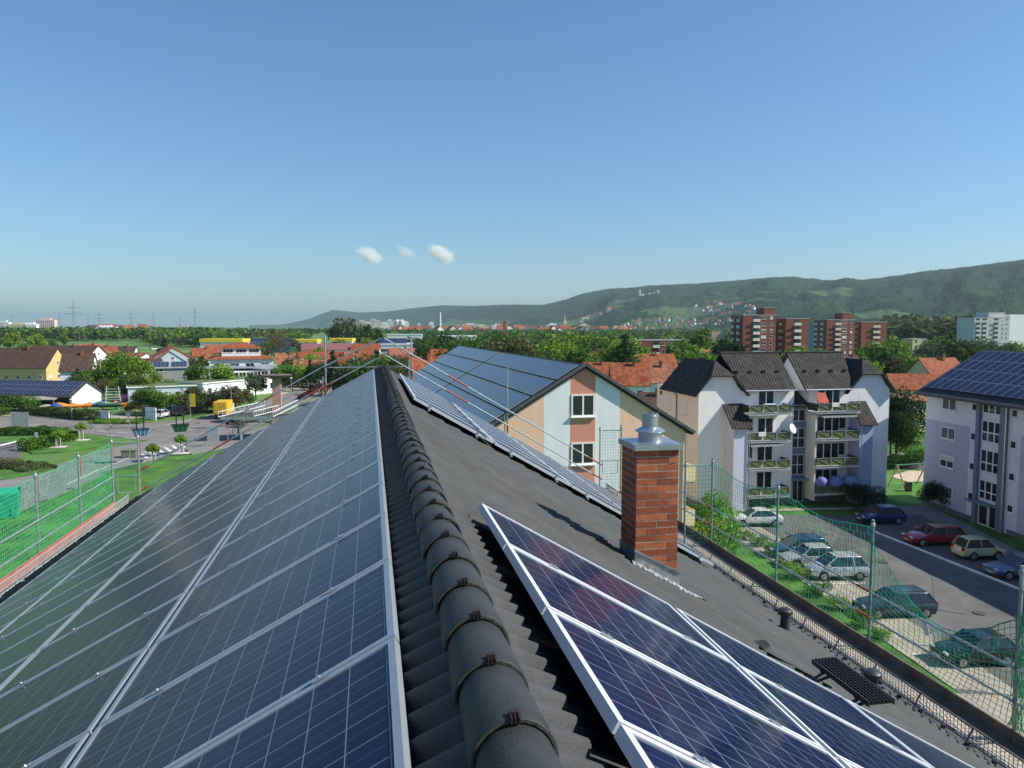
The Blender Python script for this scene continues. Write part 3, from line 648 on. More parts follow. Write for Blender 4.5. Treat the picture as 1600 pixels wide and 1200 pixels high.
for y in YR: frame_post(sc2, XO if y < 24 else 8.26, y, 0, 14.2 if y > 9 else 14.35, red=False, m=TUBEG if y > 8.5 else TUBE)
for y in (24.0, 17.45): frame_post(sc2, 7.52 if y == 24 else 7.70, y, 0, 14.15, red=False)
for y in YR[1:]: MB().tube((7.80, y, 0), (7.80, y, 11.9), .024, 8).build('upright', TUBE, sc2)
for i, y in enumerate(YR[:-1]):
    y2 = YR[i+1]; x = XO-.04
    for z in (12.95, 12.5): rail(sc2, (x, y, z), (x, y2-.05, z), (.0, .35 if y < 21 and i % 2 == 1 else 0), m=TUBE)
    MB().box(7.62, 8.12, y2+.02, y-.02, 11.90, 11.95).build('deck', DECKR, sc2); MB().box(8.12, 8.384, y2+.01, y-.01, 11.88, 11.93).build('deck', WOODD, sc2)
    MB().box(8.386, 8.416, y2+.01, y-.01, 11.86, 12.10).build('toe_board', WOODD, sc2)
    MB().bar((7.80, y, 11.88), (8.42, y, 11.88), .04, .05).build('transom', STEEL, sc2)
for y in (17.45, 24.0): rail(sc2, (7.6, y, 14.02), (XO-.1*(y > 20), y, 14.02), m=TUBEG)
rail(sc2, (7.52, 24, 13.0), (8.26, 24, 13.0)); b = MB()
b.path([(7.62, 24, 13.0), (7.62, 24, 12.6), (7.66, 24, 12.56), (8.1, 24, 12.56), (8.14, 24, 12.6), (8.14, 24, 13.0)], .013, 6); b.build('end_guard', TUBE, sc2)
b = MB()
for yy, xa, xb in ((24.0, 7.52, 8.26), (17.45, 7.70, 8.42)):
    for j in range(20): b.path([(xa+(xb-xa)*i/8, yy+.02*math.sin(i*1.3+j), 12.05+j*.1+.01*math.sin(i*2)) for i in range(9)], .0032, 3)
    for i in range(9): b.path([(xa+(xb-xa)*i/8, yy+.02*math.sin(i*1.3+j), 12.05+j*.1) for j in range(20)], .0032, 3)
    b.build('safety_net', NETD, sc2); b = MB()
rail(sc2, (XO, 11.3, 14.0), (XO, 2.2, 14.06), m=STEEL)
def ztop(y):
    if y > 11.3: return 14.03-.16*math.sin(math.pi*((y-11.3) % 3.05)/3.05)**2-(.10 if y < 14.3 else 0)*0
    if y > 8.3: t = (y-8.3)/3.0; return 13.75-.72*math.sin(math.pi*t)**1.2-(1-t)*.15
    return 13.7-.25*math.sin(math.pi*((8.3-y) % 3)/3)
net(sc2, (-1, 17.4), ztop, lambda y: 12.12, XO+.02, NETD, .1, .0048, .16, 5)
b = MB()                                                       # gathered net bunched at the near upright
for i in range(26):
    a = random.uniform(0, 6.28); b.path([(XO+.02+random.uniform(-.05, .09), 8.3+random.uniform(-.12, .12), z) for z in (13.7, 13.3, 12.9, 12.5, 12.1)], .004, 3)
b.build('gathered_net', NETD, sc2)
# guard rails following the far gable
gg = empty('gable_guard_rail', (0, 0, 0), 0, 'inclined steel guard rails with red sleeves along the far gable of the near roof', 'guard rail')
def grail(a, c, reds):
    o = MB().tube((a[0], 24, a[1]), (c[0], 24, c[1]), .022, 8).build('guard_rail', TUBE, gg)
    A, C = Vector((a[0], 24, a[1])), Vector((c[0], 24, c[1]))
    for t0, t1 in reds: MB().tube(A.lerp(C, t0), A.lerp(C, t1), .027, 8).build('red_sleeve', REDPIPE, o)
grail((-6.95, 13.14), (-1.4, 16.28), [(0, .06), (.66, .72)]); grail((-1.42, 16.25), (.33, 17.13), [])
grail((-6.9, 12.55), (-1.5, 15.6), [(0, .05), (.4, .50)]); grail((-1.9, 15.38), (.45, 16.62), [(0, .3), (.92, 1)])
grail((.43, 17.13), (7.6, 12.85), [(.28, .37), (.93, 1)]); grail((.40, 16.63), (7.6, 12.37), [(.27, .37), (.95, 1)])
for x, z0, z1 in ((-1.38, 15.2, 17.25), (1.28, 15.7, 17.3), (4.37, 13.9, 16.15)):
    o = MB().tube((x, 24.04, z0), (x, 24.04, z1), .024, 8).build('post', TUBE, gg); MB().tube((x-.09, 24.04, z0-.3), (x-.09, 24.04, z0+.75), .017, 6).build('brace', STEEL, o)
    MB().tube((x, 24.04, z0+.05), (x, 24.04, z0+.5), .028, 8).build('red_sleeve', REDPIPE, o)
MB().tube((-1.4, 24.06, 16.22), (1.1, 24.06, 16.22), .018, 8).build('cross_rail', TUBE, gg)
MB().tube((-1.3, 24.06, 0), (-1.3, 24.06, 14.0), .024, 8).tube((1.3, 24.06, 0), (1.3, 24.06, 14.0), .024, 8).tube((4.37, 24.06, 0), (4.37, 24.06, 13.9), .024, 8).tube((-1.3, 24.06, 14.0), (-1.38, 24.05, 15.3), .024, 8).tube((1.3, 24.06, 14.0), (1.28, 24.05, 15.8), .024, 8).build('scaffold_standard', TUBE, gg)
# ------------------------------------------------------------------ windows and simple houses
SHUT = mat('roller_shutter', (.62, .62, .60), .6, var=.05, scale=9)
CURT = mat('net_curtain', (.13, .14, .14), .9, var=.3, scale=14, stretch=(6, 6, .4))
INNER = mat('dark_room', (.012, .012, .014), .9)
WCACHE = {}
def window(parent, w, h, p, rz, mull=1, detail=True, shut=0.0, curtain=False, sill=True, fm=None, nm='window', frame_w=.07, transom=0.0):
    """window unit set 2 cm proud of the wall at p (centre of its foot), facing -y turned by rz"""
    key = (round(w, 2), round(h, 2), mull, detail, shut, curtain, sill, id(fm), frame_w, transom)
    fm = fm or WFRAME
    if key not in WCACHE:
        b = MB(); f = frame_w
        b.box(-w/2, w/2, -.03, .02, 0, f).box(-w/2, w/2, -.03, .02, h-f, h).box(-w/2, -w/2+f, -.03, .02, f, h-f).box(w/2-f, w/2, -.03, .02, f, h-f)
        for i in range(1, mull+1):
            x = -w/2+w*i/(mull+1); b.box(x-f*.55, x+f*.55, -.028, .018, f, h-f)
        if transom: b.box(-w/2+f, w/2-f, -.026, .016, h*transom-f/2, h*transom+f/2)
        fr = b; g = MB().box(-w/2+f*.9, w/2-f*.9, -.008, .004, f*.9, h-f*.9)
        if not detail:
            k = len(g.v); fr.v, fr.f, fr.m, fr.uv = g.v+fr.v, g.f+[tuple(i+k for i in q) for q in fr.f], [1]*len(g.f)+fr.m, g.uv+fr.uv
            if shut: fr.box(-w/2+f, w/2-f, -.02, -.01, h*(1-shut), h-f, 2)
            if sill: fr.box(-w/2-.06, w/2+.06, -.10, .0, -.05, 0)
            o = fr.build(nm, [fm, GLASS, SHUT], parent); WCACHE[key] = ('s', o)
        else:
            o = fr.build(nm, fm, parent)
            g.build('pane', GLASS, o)
            if curtain: MB().box(-w/2+f, w/2-f, -.0135, -.0085, f, h-f).build('curtain', CURT, o)
            if shut: MB().box(-w/2+f, w/2-f, -.024, -.012, h*(1-shut), h-f).build('shutter', SHUT, o)
            if sill: MB().box(-w/2-.08, w/2+.08, -.14, .0, -.06, -.001).build('sill', WFRAME, o)
            WCACHE[key] = ('d', o)
    else:
        src = WCACHE[key][1]; o = clone(src, parent=parent); o.name = nm
    o.location = p; o.rotation_euler = (0, 0, rz); return o
def gable_body(w, d, he, hr, ov=.0):
    """walls with gables at y=0 and y=d, ridge along y, origin at the middle of the front foot"""
    b = MB(); x = w/2
    b.poly([(-x, 0, 0), (x, 0, 0), (x, 0, he), (0, 0, he+hr), (-x, 0, he)]); b.poly([(x, d, 0), (-x, d, 0), (-x, d, he), (0, d, he+hr), (x, d, he)])
    b.poly([(-x, d, 0), (-x, 0, 0), (-x, 0, he), (-x, d, he)]); b.poly([(x, 0, 0), (x, d, 0), (x, d, he), (x, 0, he)])
    return b
def gable_roof(w, d, he, hr, ov=.5, t=.16, vo=.35):
    b = MB(); x = w/2; k = hr/x; a = x+ov; zl = he-ov*k+.12; zr = he+hr+.12
    b.slab([(-a, d+vo, zl), (-a, -vo, zl), (0, -vo, zr), (0, d+vo, zr)], t, uvs=[(0, 9), (d+2*vo, 9), (d+2*vo, 0), (0, 0)])
    b.slab([(a, -vo, zl), (a, d+vo, zl), (0, d+vo, zr), (0, -vo, zr)], t, uvs=[(0, 9), (d+2*vo, 9), (d+2*vo, 0), (0, 0)])
    return b
RED1 = tile_mat('red_clay_tile', (.20, .058, .026), col2=(.29, .088, .038), bump=.4); RED2 = tile_mat('faded_clay_tile', (.24, .095, .055), col2=(.32, .13, .075), bump=.4)
BRN = tile_mat('brown_roof_tile', (.085, .052, .040), bump=.4); DKT = tile_mat('dark_brown_tile', (.030, .027, .025), col2=(.044, .040, .036), bump=.9, pitch=.30); GRT = tile_mat('grey_sheet_roof', (.25, .27, .28), bump=.1)
YEL = mat('yellow_render', (.60, .43, .19), .9, var=.05, scale=.5); CREAM = mat('cream_render', (.60, .53, .36), .9, var=.06, scale=.5); GREYW = mat('grey_cladding', (.30, .31, .31), .7, var=.08, scale=.5, stretch=(6, 6, .3))
TIMB = mat('reddish_timber', (.28, .085, .04), .8, var=.15, scale=2)
def house_gable(px, D, w, d, he, hr, rz, wallm, roofm, label, name='house', cat='house', group=None, pos=None, wins=True, chim=True, ov=.5, side_rows=2, nw=None, detail=False, z0=0, pv=None, winh=1.2):
    x, y = pos if pos else at(px, D); r = empty(name, (x, y, z0), rz, label, cat, group)
    gable_body(w, d, he, hr).build('wall', wallm, r); ro = gable_roof(w, d, he, hr, ov).build('roof', roofm, r)
    if chim: MB().box(-.9, -.4, d*.35, d*.35+.6, he+hr*.6, he+hr+.8).box(-.96, -.34, d*.35-.06, d*.35+.66, he+hr+.8, he+hr+.9).build('chimney', mat('chimney_brick', (.25, .10, .06), .9), ro)
    if wins:
        rows = max(1, int(he/2.7)); n = nw or max(2, int(w/3.2))
        for fl in range(rows):
            for i in range(n): window(r, 1.2, winh, (-w/2+w*(i+.5)/n, -.02, 1.0+fl*2.75), 0, detail=detail, shut=random.choice([0, 0, 0, .4, .7]) if not detail else 0)
            m = max(2, int(d/3.5))
            for i in range(m):
                for s in (-1, 1): window(r, 1.1, winh, (s*(w/2+.02), d*(i+.5)/m, 1.0+fl*2.75), s*math.pi/2, detail=detail)
        if hr > 2.6: window(r, 1.0, 1.0, (0, -.02, he+.5), 0, detail=detail)
    if pv:
        a = math.atan2(hr, w/2); L = math.hypot(hr, w/2); s = pv; n = int((d-.8)/1.02)
        pvpanels(r, s, w, d, he, hr, .4, n, int((L+ov*1.1-.2)/1.68), .12)
    return r
PVB = pv_mat('solar_glass_far', 10, 6, base=(.010, .018, .06), line=(.30, .35, .42), rough=.15)
PVBLK = {}
def pvblock(parent, O, X, Y, nx, ny, cw=1.65, chh=.992, gapx=.03, gapy=.02, single=False, nm='solar_module'):
    """nx by ny panels from corner O; X down the slope, Y along the eave; every panel a part"""
    X = Vector(X).normalized(); Y = Vector(Y).normalized(); Z = X.cross(Y)
    if Z.z < 0: Y = -Y; O = Vector(O)-Y*((ny)*(chh+gapy)); Z = X.cross(Y)
    key = (cw, chh)
    if key not in PVBLK:
        b = MB(); w = .03
        b.box(0, cw, 0, chh, -.04, .0); b.poly([(w, w, .004), (cw-w, w, .004), (cw-w, chh-w, .004), (w, chh-w, .004)], 1, [(0, 0), (10*cw/1.65, 0), (10*cw/1.65, 6*chh/.992), (0, 6*chh/.992)])
        o = b.build(nm, [ALU, PVB]); PVBLK[key] = o.data; bpy.data.objects.remove(o)
    for i in range(nx):
        for j in range(ny):
            o = put(nm, PVBLK[key], parent); M = Matrix((X, Y, Z)).transposed().to_4x4(); M.translation = Vector(O)+X*(i*(cw+gapx))+Y*(j*(chh+gapy)); o.matrix_local = M
def pvpanels(r, s, w, d, he, hr, y0, n, rows, start=.25):
    a = math.atan2(hr, w/2); X = Vector((s*math.cos(a), 0, -math.sin(a))); N = Vector((s*math.sin(a), 0, math.cos(a)))
    O = Vector((0, y0, he+hr+.12))+X*start+N*.12
    pvblock(r, O, X, (0, 1, 0), rows, n)

# ------------------------------------------------------------------ the neighbouring block with striped gable
LGREY = mat('pale_grey_render', (.74, .76, .77), .92, var=.06, scale=1.1, bump=.12, bscale=40, stretch=(1.6, 1.6, .25))
SALM = mat('salmon_render', (.62, .27, .19), .92, var=.07, scale=1.1, bump=.12, bscale=40, stretch=(1.6, 1.6, .25))
PEACH2 = mat('light_peach_render', (.80, .53, .38), .92, var=.06, scale=1.1, bump=.12, bscale=40, stretch=(1.6, 1.6, .25))
mb = empty('striped_gable_building', (12.2, 42.0, 0), math.radians(2.5), 'peach, grey and salmon striped apartment building with blue solar arrays, beyond the near roof', 'building')
he, hr, W2 = 11.35, 3.85, 6.35
def gz(x): return he+(W2-abs(x))*hr/W2
strips = [(-W2, -2.45, PEACH2, 'peach_wall'), (-2.45, -.87, LGREY, 'grey_wall'), (-.87, .66, SALM, 'salmon_wall'), (.66, 2.18, LGREY, 'grey_wall'), (2.18, W2, PEACH2, 'peach_wall')]
for x0, x1, m, nm in strips:
    pts = [(x0, 0, 0), (x1, 0, 0), (x1, 0, gz(x1))]+([(0, 0, gz(0))] if x0 < 0 < x1 else [])+[(x0, 0, gz(x0))]
    MB().poly(pts).build(nm, m, mb)
bb = MB(); bb.poly([(-W2, 45, 0), (-W2, 0, 0), (-W2, 0, he), (-W2, 45, he)]); bb.poly([(W2, 0, 0), (W2, 45, 0), (W2, 45, he), (W2, 0, he)]); bb.poly([(W2, 45, 0), (-W2, 45, 0), (-W2, 45, he), (0, 45, he+hr), (W2, 45, he)])
bb.build('side_wall', PEACH2, mb)
rf = gable_roof(2*W2, 45, he, hr, .55, .2, .16).build('roof', tile_mat('dark_grey_tile', (.030, .031, .033), bump=.7), mb)
b = MB()
for s in (-1, 1):
    a = math.atan2(hr, W2); L = math.hypot(W2+.55, (W2+.55)*hr/W2); n = 26
    for i in range(n):
        p = lambda t: (s*(t*math.cos(a)), -.2, he+hr+.13-t*math.sin(a)); t0, t1 = i*L/n, (i+1)*L/n+.03
        q0, q1 = p(t0), p(t1); b.bar((q0[0], q0[1], q0[2]-.02), (q1[0], q1[1], q1[2]+.015), .16, .17)
b.build('verge_tiles', mat('verge_tile', (.075, .078, .082), .7, var=.2), rf)
for zc in (12.27, 9.45, 6.65, 3.85): 
    o = window(mb, 1.42, 1.30, (-.10, -.02, zc), 0, 1, True, 0, curtain=(zc < 8), frame_w=.09)
# four rows of arrays on the slope turned to us, in two blocks
a = math.atan2(hr, W2); X = Vector((-math.cos(a), 0, -math.sin(a))); N = Vector((-math.sin(a), 0, math.cos(a)))
PVM = pv_mat('solar_glass_sky_reflection', 10, 6, base=(.060, .085, .105), line=(.30, .36, .42), rough=.22, ior=1.5)  # sky reflection is put into the paler base and line colours
for blk, (ya, yb) in enumerate(((.35, 21.7), (22.4, 44.2))):
    for r_ in range(4):
        O = Vector((0, ya, he+hr+.13))+X*(.30+r_*1.72)+N*.10; b = MB(); L = yb-ya; c = lambda u, v, h=0: O+X*u+Vector((0, v, 0))+N*h
        b.poly([c(0, 0), c(1.54, 0), c(1.54, L), c(0, L)], 0, [(0, 0), (10, 0), (10, L/.165), (0, L/.165)])
        o = b.build('solar_array', PVM, mb)
        if o.data.polygons[0].normal.z < 0: o.data.flip_normals()
        e = MB(); e.bar(c(0, 0, -.02), c(1.54, 0, -.02), .04, .05).bar(c(0, L, -.02), c(1.54, L, -.02), .04, .05).bar(c(0, 0, -.02), c(0, L, -.02), .035, .05).bar(c(1.54, 0, -.02), c(1.54, L, -.02), .035, .05); e.build('frame', ALU, o)
BALY = mat('pale_yellow_panel', (.66, .60, .36), .7, var=.05)
for zc in (7.9, 5.15, 10.6-8.2):
    o = MB().box(W2, W2+1.0, .5, 4.2, zc, zc+.12).build('balcony', CONC, mb); MB().box(W2+.95, W2+1.0, .45, 4.25, zc+.1, zc+1.05).box(W2, W2+1.0, .42, .47, zc+.1, zc+1.05).build('parapet', BALY, o)
MB().tube((W2+.5, -.1, he-.3), (W2+.5, 45, he-.3), .07, 6).build('gutter', ZINC, mb)
MB().tube((W2+.03, -.08, 0), (W2+.03, -.08, he-.3), .045, 8).build('downpipe', ZINC, mb)

# ------------------------------------------------------------------ white block with green balconies
Y0 = 66.94
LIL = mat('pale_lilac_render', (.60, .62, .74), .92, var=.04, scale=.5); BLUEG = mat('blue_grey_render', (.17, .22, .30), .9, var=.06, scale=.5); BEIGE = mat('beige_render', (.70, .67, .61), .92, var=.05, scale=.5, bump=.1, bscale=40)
PLIN = mat('grey_plinth', (.14, .15, .16), .9, var=.1)
GBAL = mat('olive_green_panel', (.13, .155, .055), .55, var=.08); GBD = mat('dark_green_panel', (.035, .055, .030), .6, var=.1)
bl = empty('balcony_building', (41.0, Y0, 0), 0, 'white apartment block with brown hipped roofs, olive green balconies and blue stairwell', 'building')
ox = 41.0
def bx_(b, x0, x1, y0, y1, z0, z1, mi=0): return b.box(x0-ox, x1-ox, y0, y1, z0, z1, mi)
WBODY = mat('white_block_render', (.84, .84, .83), .92, var=.06, scale=1.1, bump=.12, bscale=40, stretch=(1.6, 1.6, .25))
D_ = 10.6; he = 11.25
for sgn, xa, xb, xm in ((-1, 30.73, 40.7, 35.2), (1, 51.2, 42.3, 46.7)):
    x0, x1 = sorted((xa, xb)); w0, w1 = sorted((xa, xm)); q0, q1 = sorted((xm, xb))
    b = MB(); bx_(b, q0, q1, .0, D_, .6, he)
    xc = (w0+w1)/2; b.poly([(w0-ox, -.0, .6), (w1-ox, -.0, .6), (w1-ox, -.0, he), (w1-ox-.5, 0, he+.5), (xc-ox+1.2, 0, 12.75), (xc-ox-1.2, 0, 12.75), (w0-ox+.5, 0, he+.5), (w0-ox, 0, he)])
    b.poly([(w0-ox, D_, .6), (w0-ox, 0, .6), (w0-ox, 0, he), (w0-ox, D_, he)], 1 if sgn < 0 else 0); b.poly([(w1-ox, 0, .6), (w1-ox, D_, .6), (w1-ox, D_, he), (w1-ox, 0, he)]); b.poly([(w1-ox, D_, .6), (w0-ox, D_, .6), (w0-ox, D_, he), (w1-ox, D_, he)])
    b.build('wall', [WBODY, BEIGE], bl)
    b = MB(); bx_(b, x0-.0, x1, -.03, D_+.02, 0, .62); b.build('plinth', PLIN, bl)
    # wing roof: ridge runs back from a half hip
    zr = 14.2; ze = he-.35; hw = (w1-w0)/2+.6; c = xc-ox; k = (zr-ze)/hw; zh = 12.78; yh = -.5; yr = 1.3; xh = (zr-zh)/k; yb = 8.5
    b = MB()
    b.slab([(c-xh, yh, zh), (c+xh, yh, zh), (c, yr, zr)], .1, uvs=[(0, 2.5), (2*xh, 2.5), (xh, 0)])
    b.slab([(c-hw, yb, ze), (c-hw, yh, ze), (c-xh, yh, zh), (c, yr, zr), (c, yb, zr)], .14, uvs=[(yb, 5), (yh, 5), (yh, 1.7), (yr, 0), (yb, 0)])
    b.slab([(c+hw, yh, ze), (c+hw, yb, ze), (c, yb, zr), (c, yr, zr), (c+xh, yh, zh)], .14, uvs=[(yh, 5), (yb, 5), (yb, 0), (yr, 0), (yh, 1.7)])
    b.build('wing_roof', DKT, bl)
    # main roof: steep slope to the front, valley against the wing, open verge at the stair notch
    zrr = 14.85; yr_ = 3.1
    e0, e1, t0_, t1_ = (35.3-ox, 40.62-ox, 34.3-ox, 40.62-ox) if sgn < 0 else (41.6-ox, 46.75-ox, 41.6-ox, 48.0-ox); b = MB()
    b.slab([(e0, -.55, he+.12), (e1, -.55, he+.12), (t1_, yr_, zrr), (t0_, yr_, zrr)], .16, uvs=[(e0, 5), (e1, 5), (t1_, 0), (t0_, 0)])
    b.slab([(t1_, 6.9, he+.1), (t0_, 6.9, he+.1), (t0_, yr_, zrr), (t1_, yr_, zrr)], .16, uvs=[(0, 5), (6, 5), (6, 0), (0, 0)])
    r_ = b.build('main_roof', DKT, bl); gb = MB(); m0, m1 = t0_, t1_
    for xs in ((m1-.3,) if sgn < 0 else (m0+.3,)): gb.poly([(xs, 0, he-.1), (xs, 6.4, he-.1), (xs, yr_, zrr-.25)]); gb.poly([(xs+.02, 6.4, he-.1), (xs+.02, 0, he-.1), (xs+.02, yr_, zrr-.25)])
    gb.build('gable', WBODY, bl)
    MB().tube((m0, yr_, zrr+.02), (m1, yr_, zrr+.02), .11, 8).build('ridge', DKT, r_)
    MB().tube((e0, -.62, he+.08), (e1, -.62, he+.08), .07, 8).build('gutter', ZINC, r_)
    for i in range(4):
        xx = m0+(m1-m0)*(i+.6)/4.4; MB().box(xx-.13, xx+.13, 1.0, 1.25, 12.95, 13.2).build('roof_vent', DARK, r_)
    # projecting bay with a small pent roof
    p0, p1 = (33.55, 35.0) if sgn < 0 else (46.75, 48.2)
    b = MB(); bx_(b, p0, p1, -1.75, 0, .02, 8.1); b.poly([(p0-ox, -1.75, 8.1), (p0-ox, 0, 8.1), (p0-ox, 0, 9.9)]); b.poly([(p1-ox, 0, 8.1), (p1-ox, -1.75, 8.1), (p1-ox, 0, 9.9)])
    b.build('bay', LIL if sgn < 0 else mat('light_blue_render', (.33, .40, .60), .92, var=.05), bl)
    b = MB(); b.slab([(p0-ox-.05-.1*(sgn < 0)*3, -2.1, 7.95), (p1-ox+.35, -2.1, 7.95), (p1-ox+.35, .02, 10.1), (p0-ox-.05-.1*(sgn < 0)*3, .02, 10.1)], .12, uvs=[(0, 3), (2, 3), (2, 0), (0, 0)])
    b.build('bay_roof', DKT, bl)
    # balconies
    c0, c1 = (35.02, 39.4) if sgn < 0 else (42.2, 46.7)
    for fl, zf in enumerate((1.15, 3.8, 6.45, 9.1)):
        o = MB().box(c0-ox, c1-ox, -1.8, -.01, zf, zf+.16).build('balcony', mat('white_concrete', (.62, .62, .60), .8), bl)
        if True:
            n = 3 if sgn < 0 else 3; b = MB(); fr = MB(); L = c1-c0
            for i in range(n):
                xa_, xb_ = c0-ox+L*i/n+.05, c0-ox+L*(i+1)/n-.05
                b.box(xa_+.05, xb_-.05, -1.80, -1.77, zf+.27, zf+.95)
                fr.bar((xa_, -1.83, zf+.98), (xb_, -1.83, zf+.98), .04, .05).bar((xa_, -1.83, zf+.22), (xb_, -1.83, zf+.22), .04, .05).bar((xa_, -1.83, zf+.2), (xa_, -1.83, zf+1.0), .045, .04).bar((xb_, -1.83, zf+.2), (xb_, -1.83, zf+1.0), .045, .04).bar((xa_, -1.832, zf+.95), (xb_, -1.832, zf+.25), .03, .03)
            b.box(c0-ox-.01, c0-ox+.02, -1.75, -.05, zf+.22, zf+.98, 1); b.box(c1-ox-.02, c1-ox+.01, -1.75, -.05, zf+.22, zf+.98, 1)
            b.build('balcony_panel', [GBAL, GBD], o); fr.build('balcony_rail', STEEL, o)
        nwn = (36.84, 38.57) if sgn < 0 else (43.2, 45.7)
        window(bl, nwn[1]-nwn[0], 2.05, ((nwn[0]+nwn[1])/2-ox, -.03, zf+.18), 0, 1 if sgn < 0 else 2, True, 0, sill=False, frame_w=.1, nm='balcony_door')
        if fl in (1, 2): window(bl, .8, 1.3, ((c0+1.0 if sgn < 0 else c1-.7)-ox, -.03, zf+.9), 0, 0, True)
    # party walls of the loggias
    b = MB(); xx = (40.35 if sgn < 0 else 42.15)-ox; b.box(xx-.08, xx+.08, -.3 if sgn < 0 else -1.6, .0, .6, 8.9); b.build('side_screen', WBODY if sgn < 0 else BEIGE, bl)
    dp = MB(); xx = (35.1 if sgn < 0 else 46.9)-ox; dp.tube((xx, -1.85, .1), (xx, -1.85, 7.9), .05, 8).build('downpipe', ZINC, bl)
# left side wall details
for yy, zz, hh in ((3.0, 8.6, 1.3), (7.2, 8.6, 1.3), (3.0, 5.8, 1.3), (7.2, 3.0, 1.3), (3.0, 3.0, 1.3)): window(bl, 1.1, hh, (30.70-ox, yy, zz), -math.pi/2, 1, False, shut=.9, sill=False)
window(bl, .9, .6, (30.70-ox, 9.3, 10.1), -math.pi/2, 0, False)
b = MB(); b.path([(30.2-ox, 4.9, 11.0), (30.6-ox, 5.0, 10.5), (30.62-ox, 5.0, .5)], .05, 8); b.build('downpipe', DARK, bl)
# blue stairwell
b = MB(); bx_(b, 40.6, 42.4, .35, 8, 0, 9.6); b.build('stairwell', BLUEG, bl)
b = MB(); b.slab([(40.3-ox, -.3, 9.75), (42.6-ox, -.3, 9.75), (42.6-ox, 2.6, 11.3), (40.3-ox, 2.6, 11.3)], .12, uvs=[(0, 3), (2.3, 3), (2.3, 0), (0, 0)]); b.slab([(40.6-ox, 2.6, 11.2), (42.4-ox, 2.6, 11.2), (42.4-ox, 6.2, 13.2), (40.6-ox, 6.2, 13.2)], .12, uvs=[(0, 3), (2.3, 3), (2.3, 0), (0, 0)])
b.build('stair_roof', DKT, bl)
for za, zb in ((8.15, 9.35), (5.5, 7.5), (2.8, 4.85)): window(bl, 1.45, zb-za, (41.45-ox, .33, za), 0, 1, True, 0, sill=False, transom=.5 if zb-za > 1.5 else 0)
window(bl, 1.2, 2.2, (41.55-ox, .33, .1), 0, 1, True, 0, sill=False, nm='front_door'); MB().box(40.6-ox, 42.3-ox, -.9, .34, 2.45, 2.6).build('door_canopy', BLUEG, bl)
# things kept on the balconies
def dish(x, y, z, rz, label, r=.42, parent=None):
    o = empty('satellite_dish', (x, y, z), rz, label, 'satellite dish'); b = MB(); n = 20; pr = [(r*t, .13*t*t*r/.42*1.2) for t in (.02, .3, .6, .85, 1)]
    b.lathe(pr[::-1] + [(r*.98, .13*1.2*r/.42-.015), (r*.5, .02), (.02, -.015)], n); d = b.build('reflector', mat('dish_white', (.72, .72, .70), .5), o, smooth=True); d.rotation_euler = (math.radians(68), 0, 0); d.location = (0, -.02, .55)
    MB().tube((0, .05, 0), (0, .05, .6), .025, 8).build('mast', STEEL, o); MB().bar((0, -.02, .3), (0, -.55, .52), .02, .02).box(-.04, .04, -.62, -.52, .48, .58).build('feed_arm', STEEL, o); return o
dish(39.55, Y0-1.55, 7.15, .5, 'large white satellite dish at the corner of a green balcony on the white block', .5)
AWN = mat('striped_awning', (.60, .60, .58), .8, var=.02)
n, l, b_ = nodes_of(AWN); tc = n.new('ShaderNodeTexCoord'); sp = n.new('ShaderNodeSeparateXYZ'); l.new(tc.outputs['Object'], sp.inputs[0]); g_ = mth(n, l, 'GREATER_THAN', mth(n, l, 'FRACT', mth(n, l, 'MULTIPLY', sp.outputs[0], 6.0)), .5)
mx = n.new('ShaderNodeMixRGB'); mx.inputs[1].default_value = (.62, .62, .6, 1); mx.inputs[2].default_value = (.10, .10, .11, 1); l.new(g_, mx.inputs[0]); l.new(mx.outputs[0], b_.inputs['Base Color'])
for (xa, xb, zz, lab) in ((35.3, 38.6, 6.40, 'short striped awning with scalloped edge under the left balconies of the white block'), (42.7, 46.4, 9.02, 'white striped awning under the top right balcony of the white block')):
    b = MB(); b.slab([(xa, Y0-1.75, zz-.12), (xb, Y0-1.75, zz-.12), (xb, Y0-.3, zz), (xa, Y0-.3, zz)], .02); N_ = int((xb-xa)/.2)
    for i in range(N_): u = xa+(xb-xa)*i/N_; v = xa+(xb-xa)*(i+1)/N_; b.poly([(u, Y0-1.76, zz-.12), (v, Y0-1.76, zz-.12), (v, Y0-1.77, zz-.28), ((u+v)/2, Y0-1.775, zz-.34), (u, Y0-1.77, zz-.28)])
    tag(b.build('awning', AWN), lab, 'awning')
PAR = mat('violet_blue_parasol', (.16, .17, .42), .8, var=.1)
for i, (x, c) in enumerate(((42.9, 'violet'), (44.3, 'violet'), (45.8, 'blue'))):
    o = empty('parasol', (x, Y0-1.2-.1*i, 1.31), .2*i, 'open %s sunshade on the ground floor balcony, %s of three' % (['small violet', 'larger violet', 'light blue'][i], ['leftmost', 'middle', 'rightmost'][i]), 'parasol', 'parasols on the lower right balcony')
    R = (.62, .78, .8)[i]; b = MB().lathe([(R, 1.0), (R*.93, 1.28), (R*.7, 1.52), (R*.35, 1.66), (.02, 1.72)], 10); q = b.build('canopy', PAR if i < 2 else mat('light_blue_parasol', (.17, .27, .40), .8), o, smooth=True); q.rotation_euler = (.35, 0, 0)
    MB().tube((0, 0, 0), (0, 0, 1.65), .02, 8).build('pole', STEEL, o); MB().lathe([(.22, 0), (.22, .06), (.05, .09)], 14).build('base', CONC, o)
# balcony odds and ends


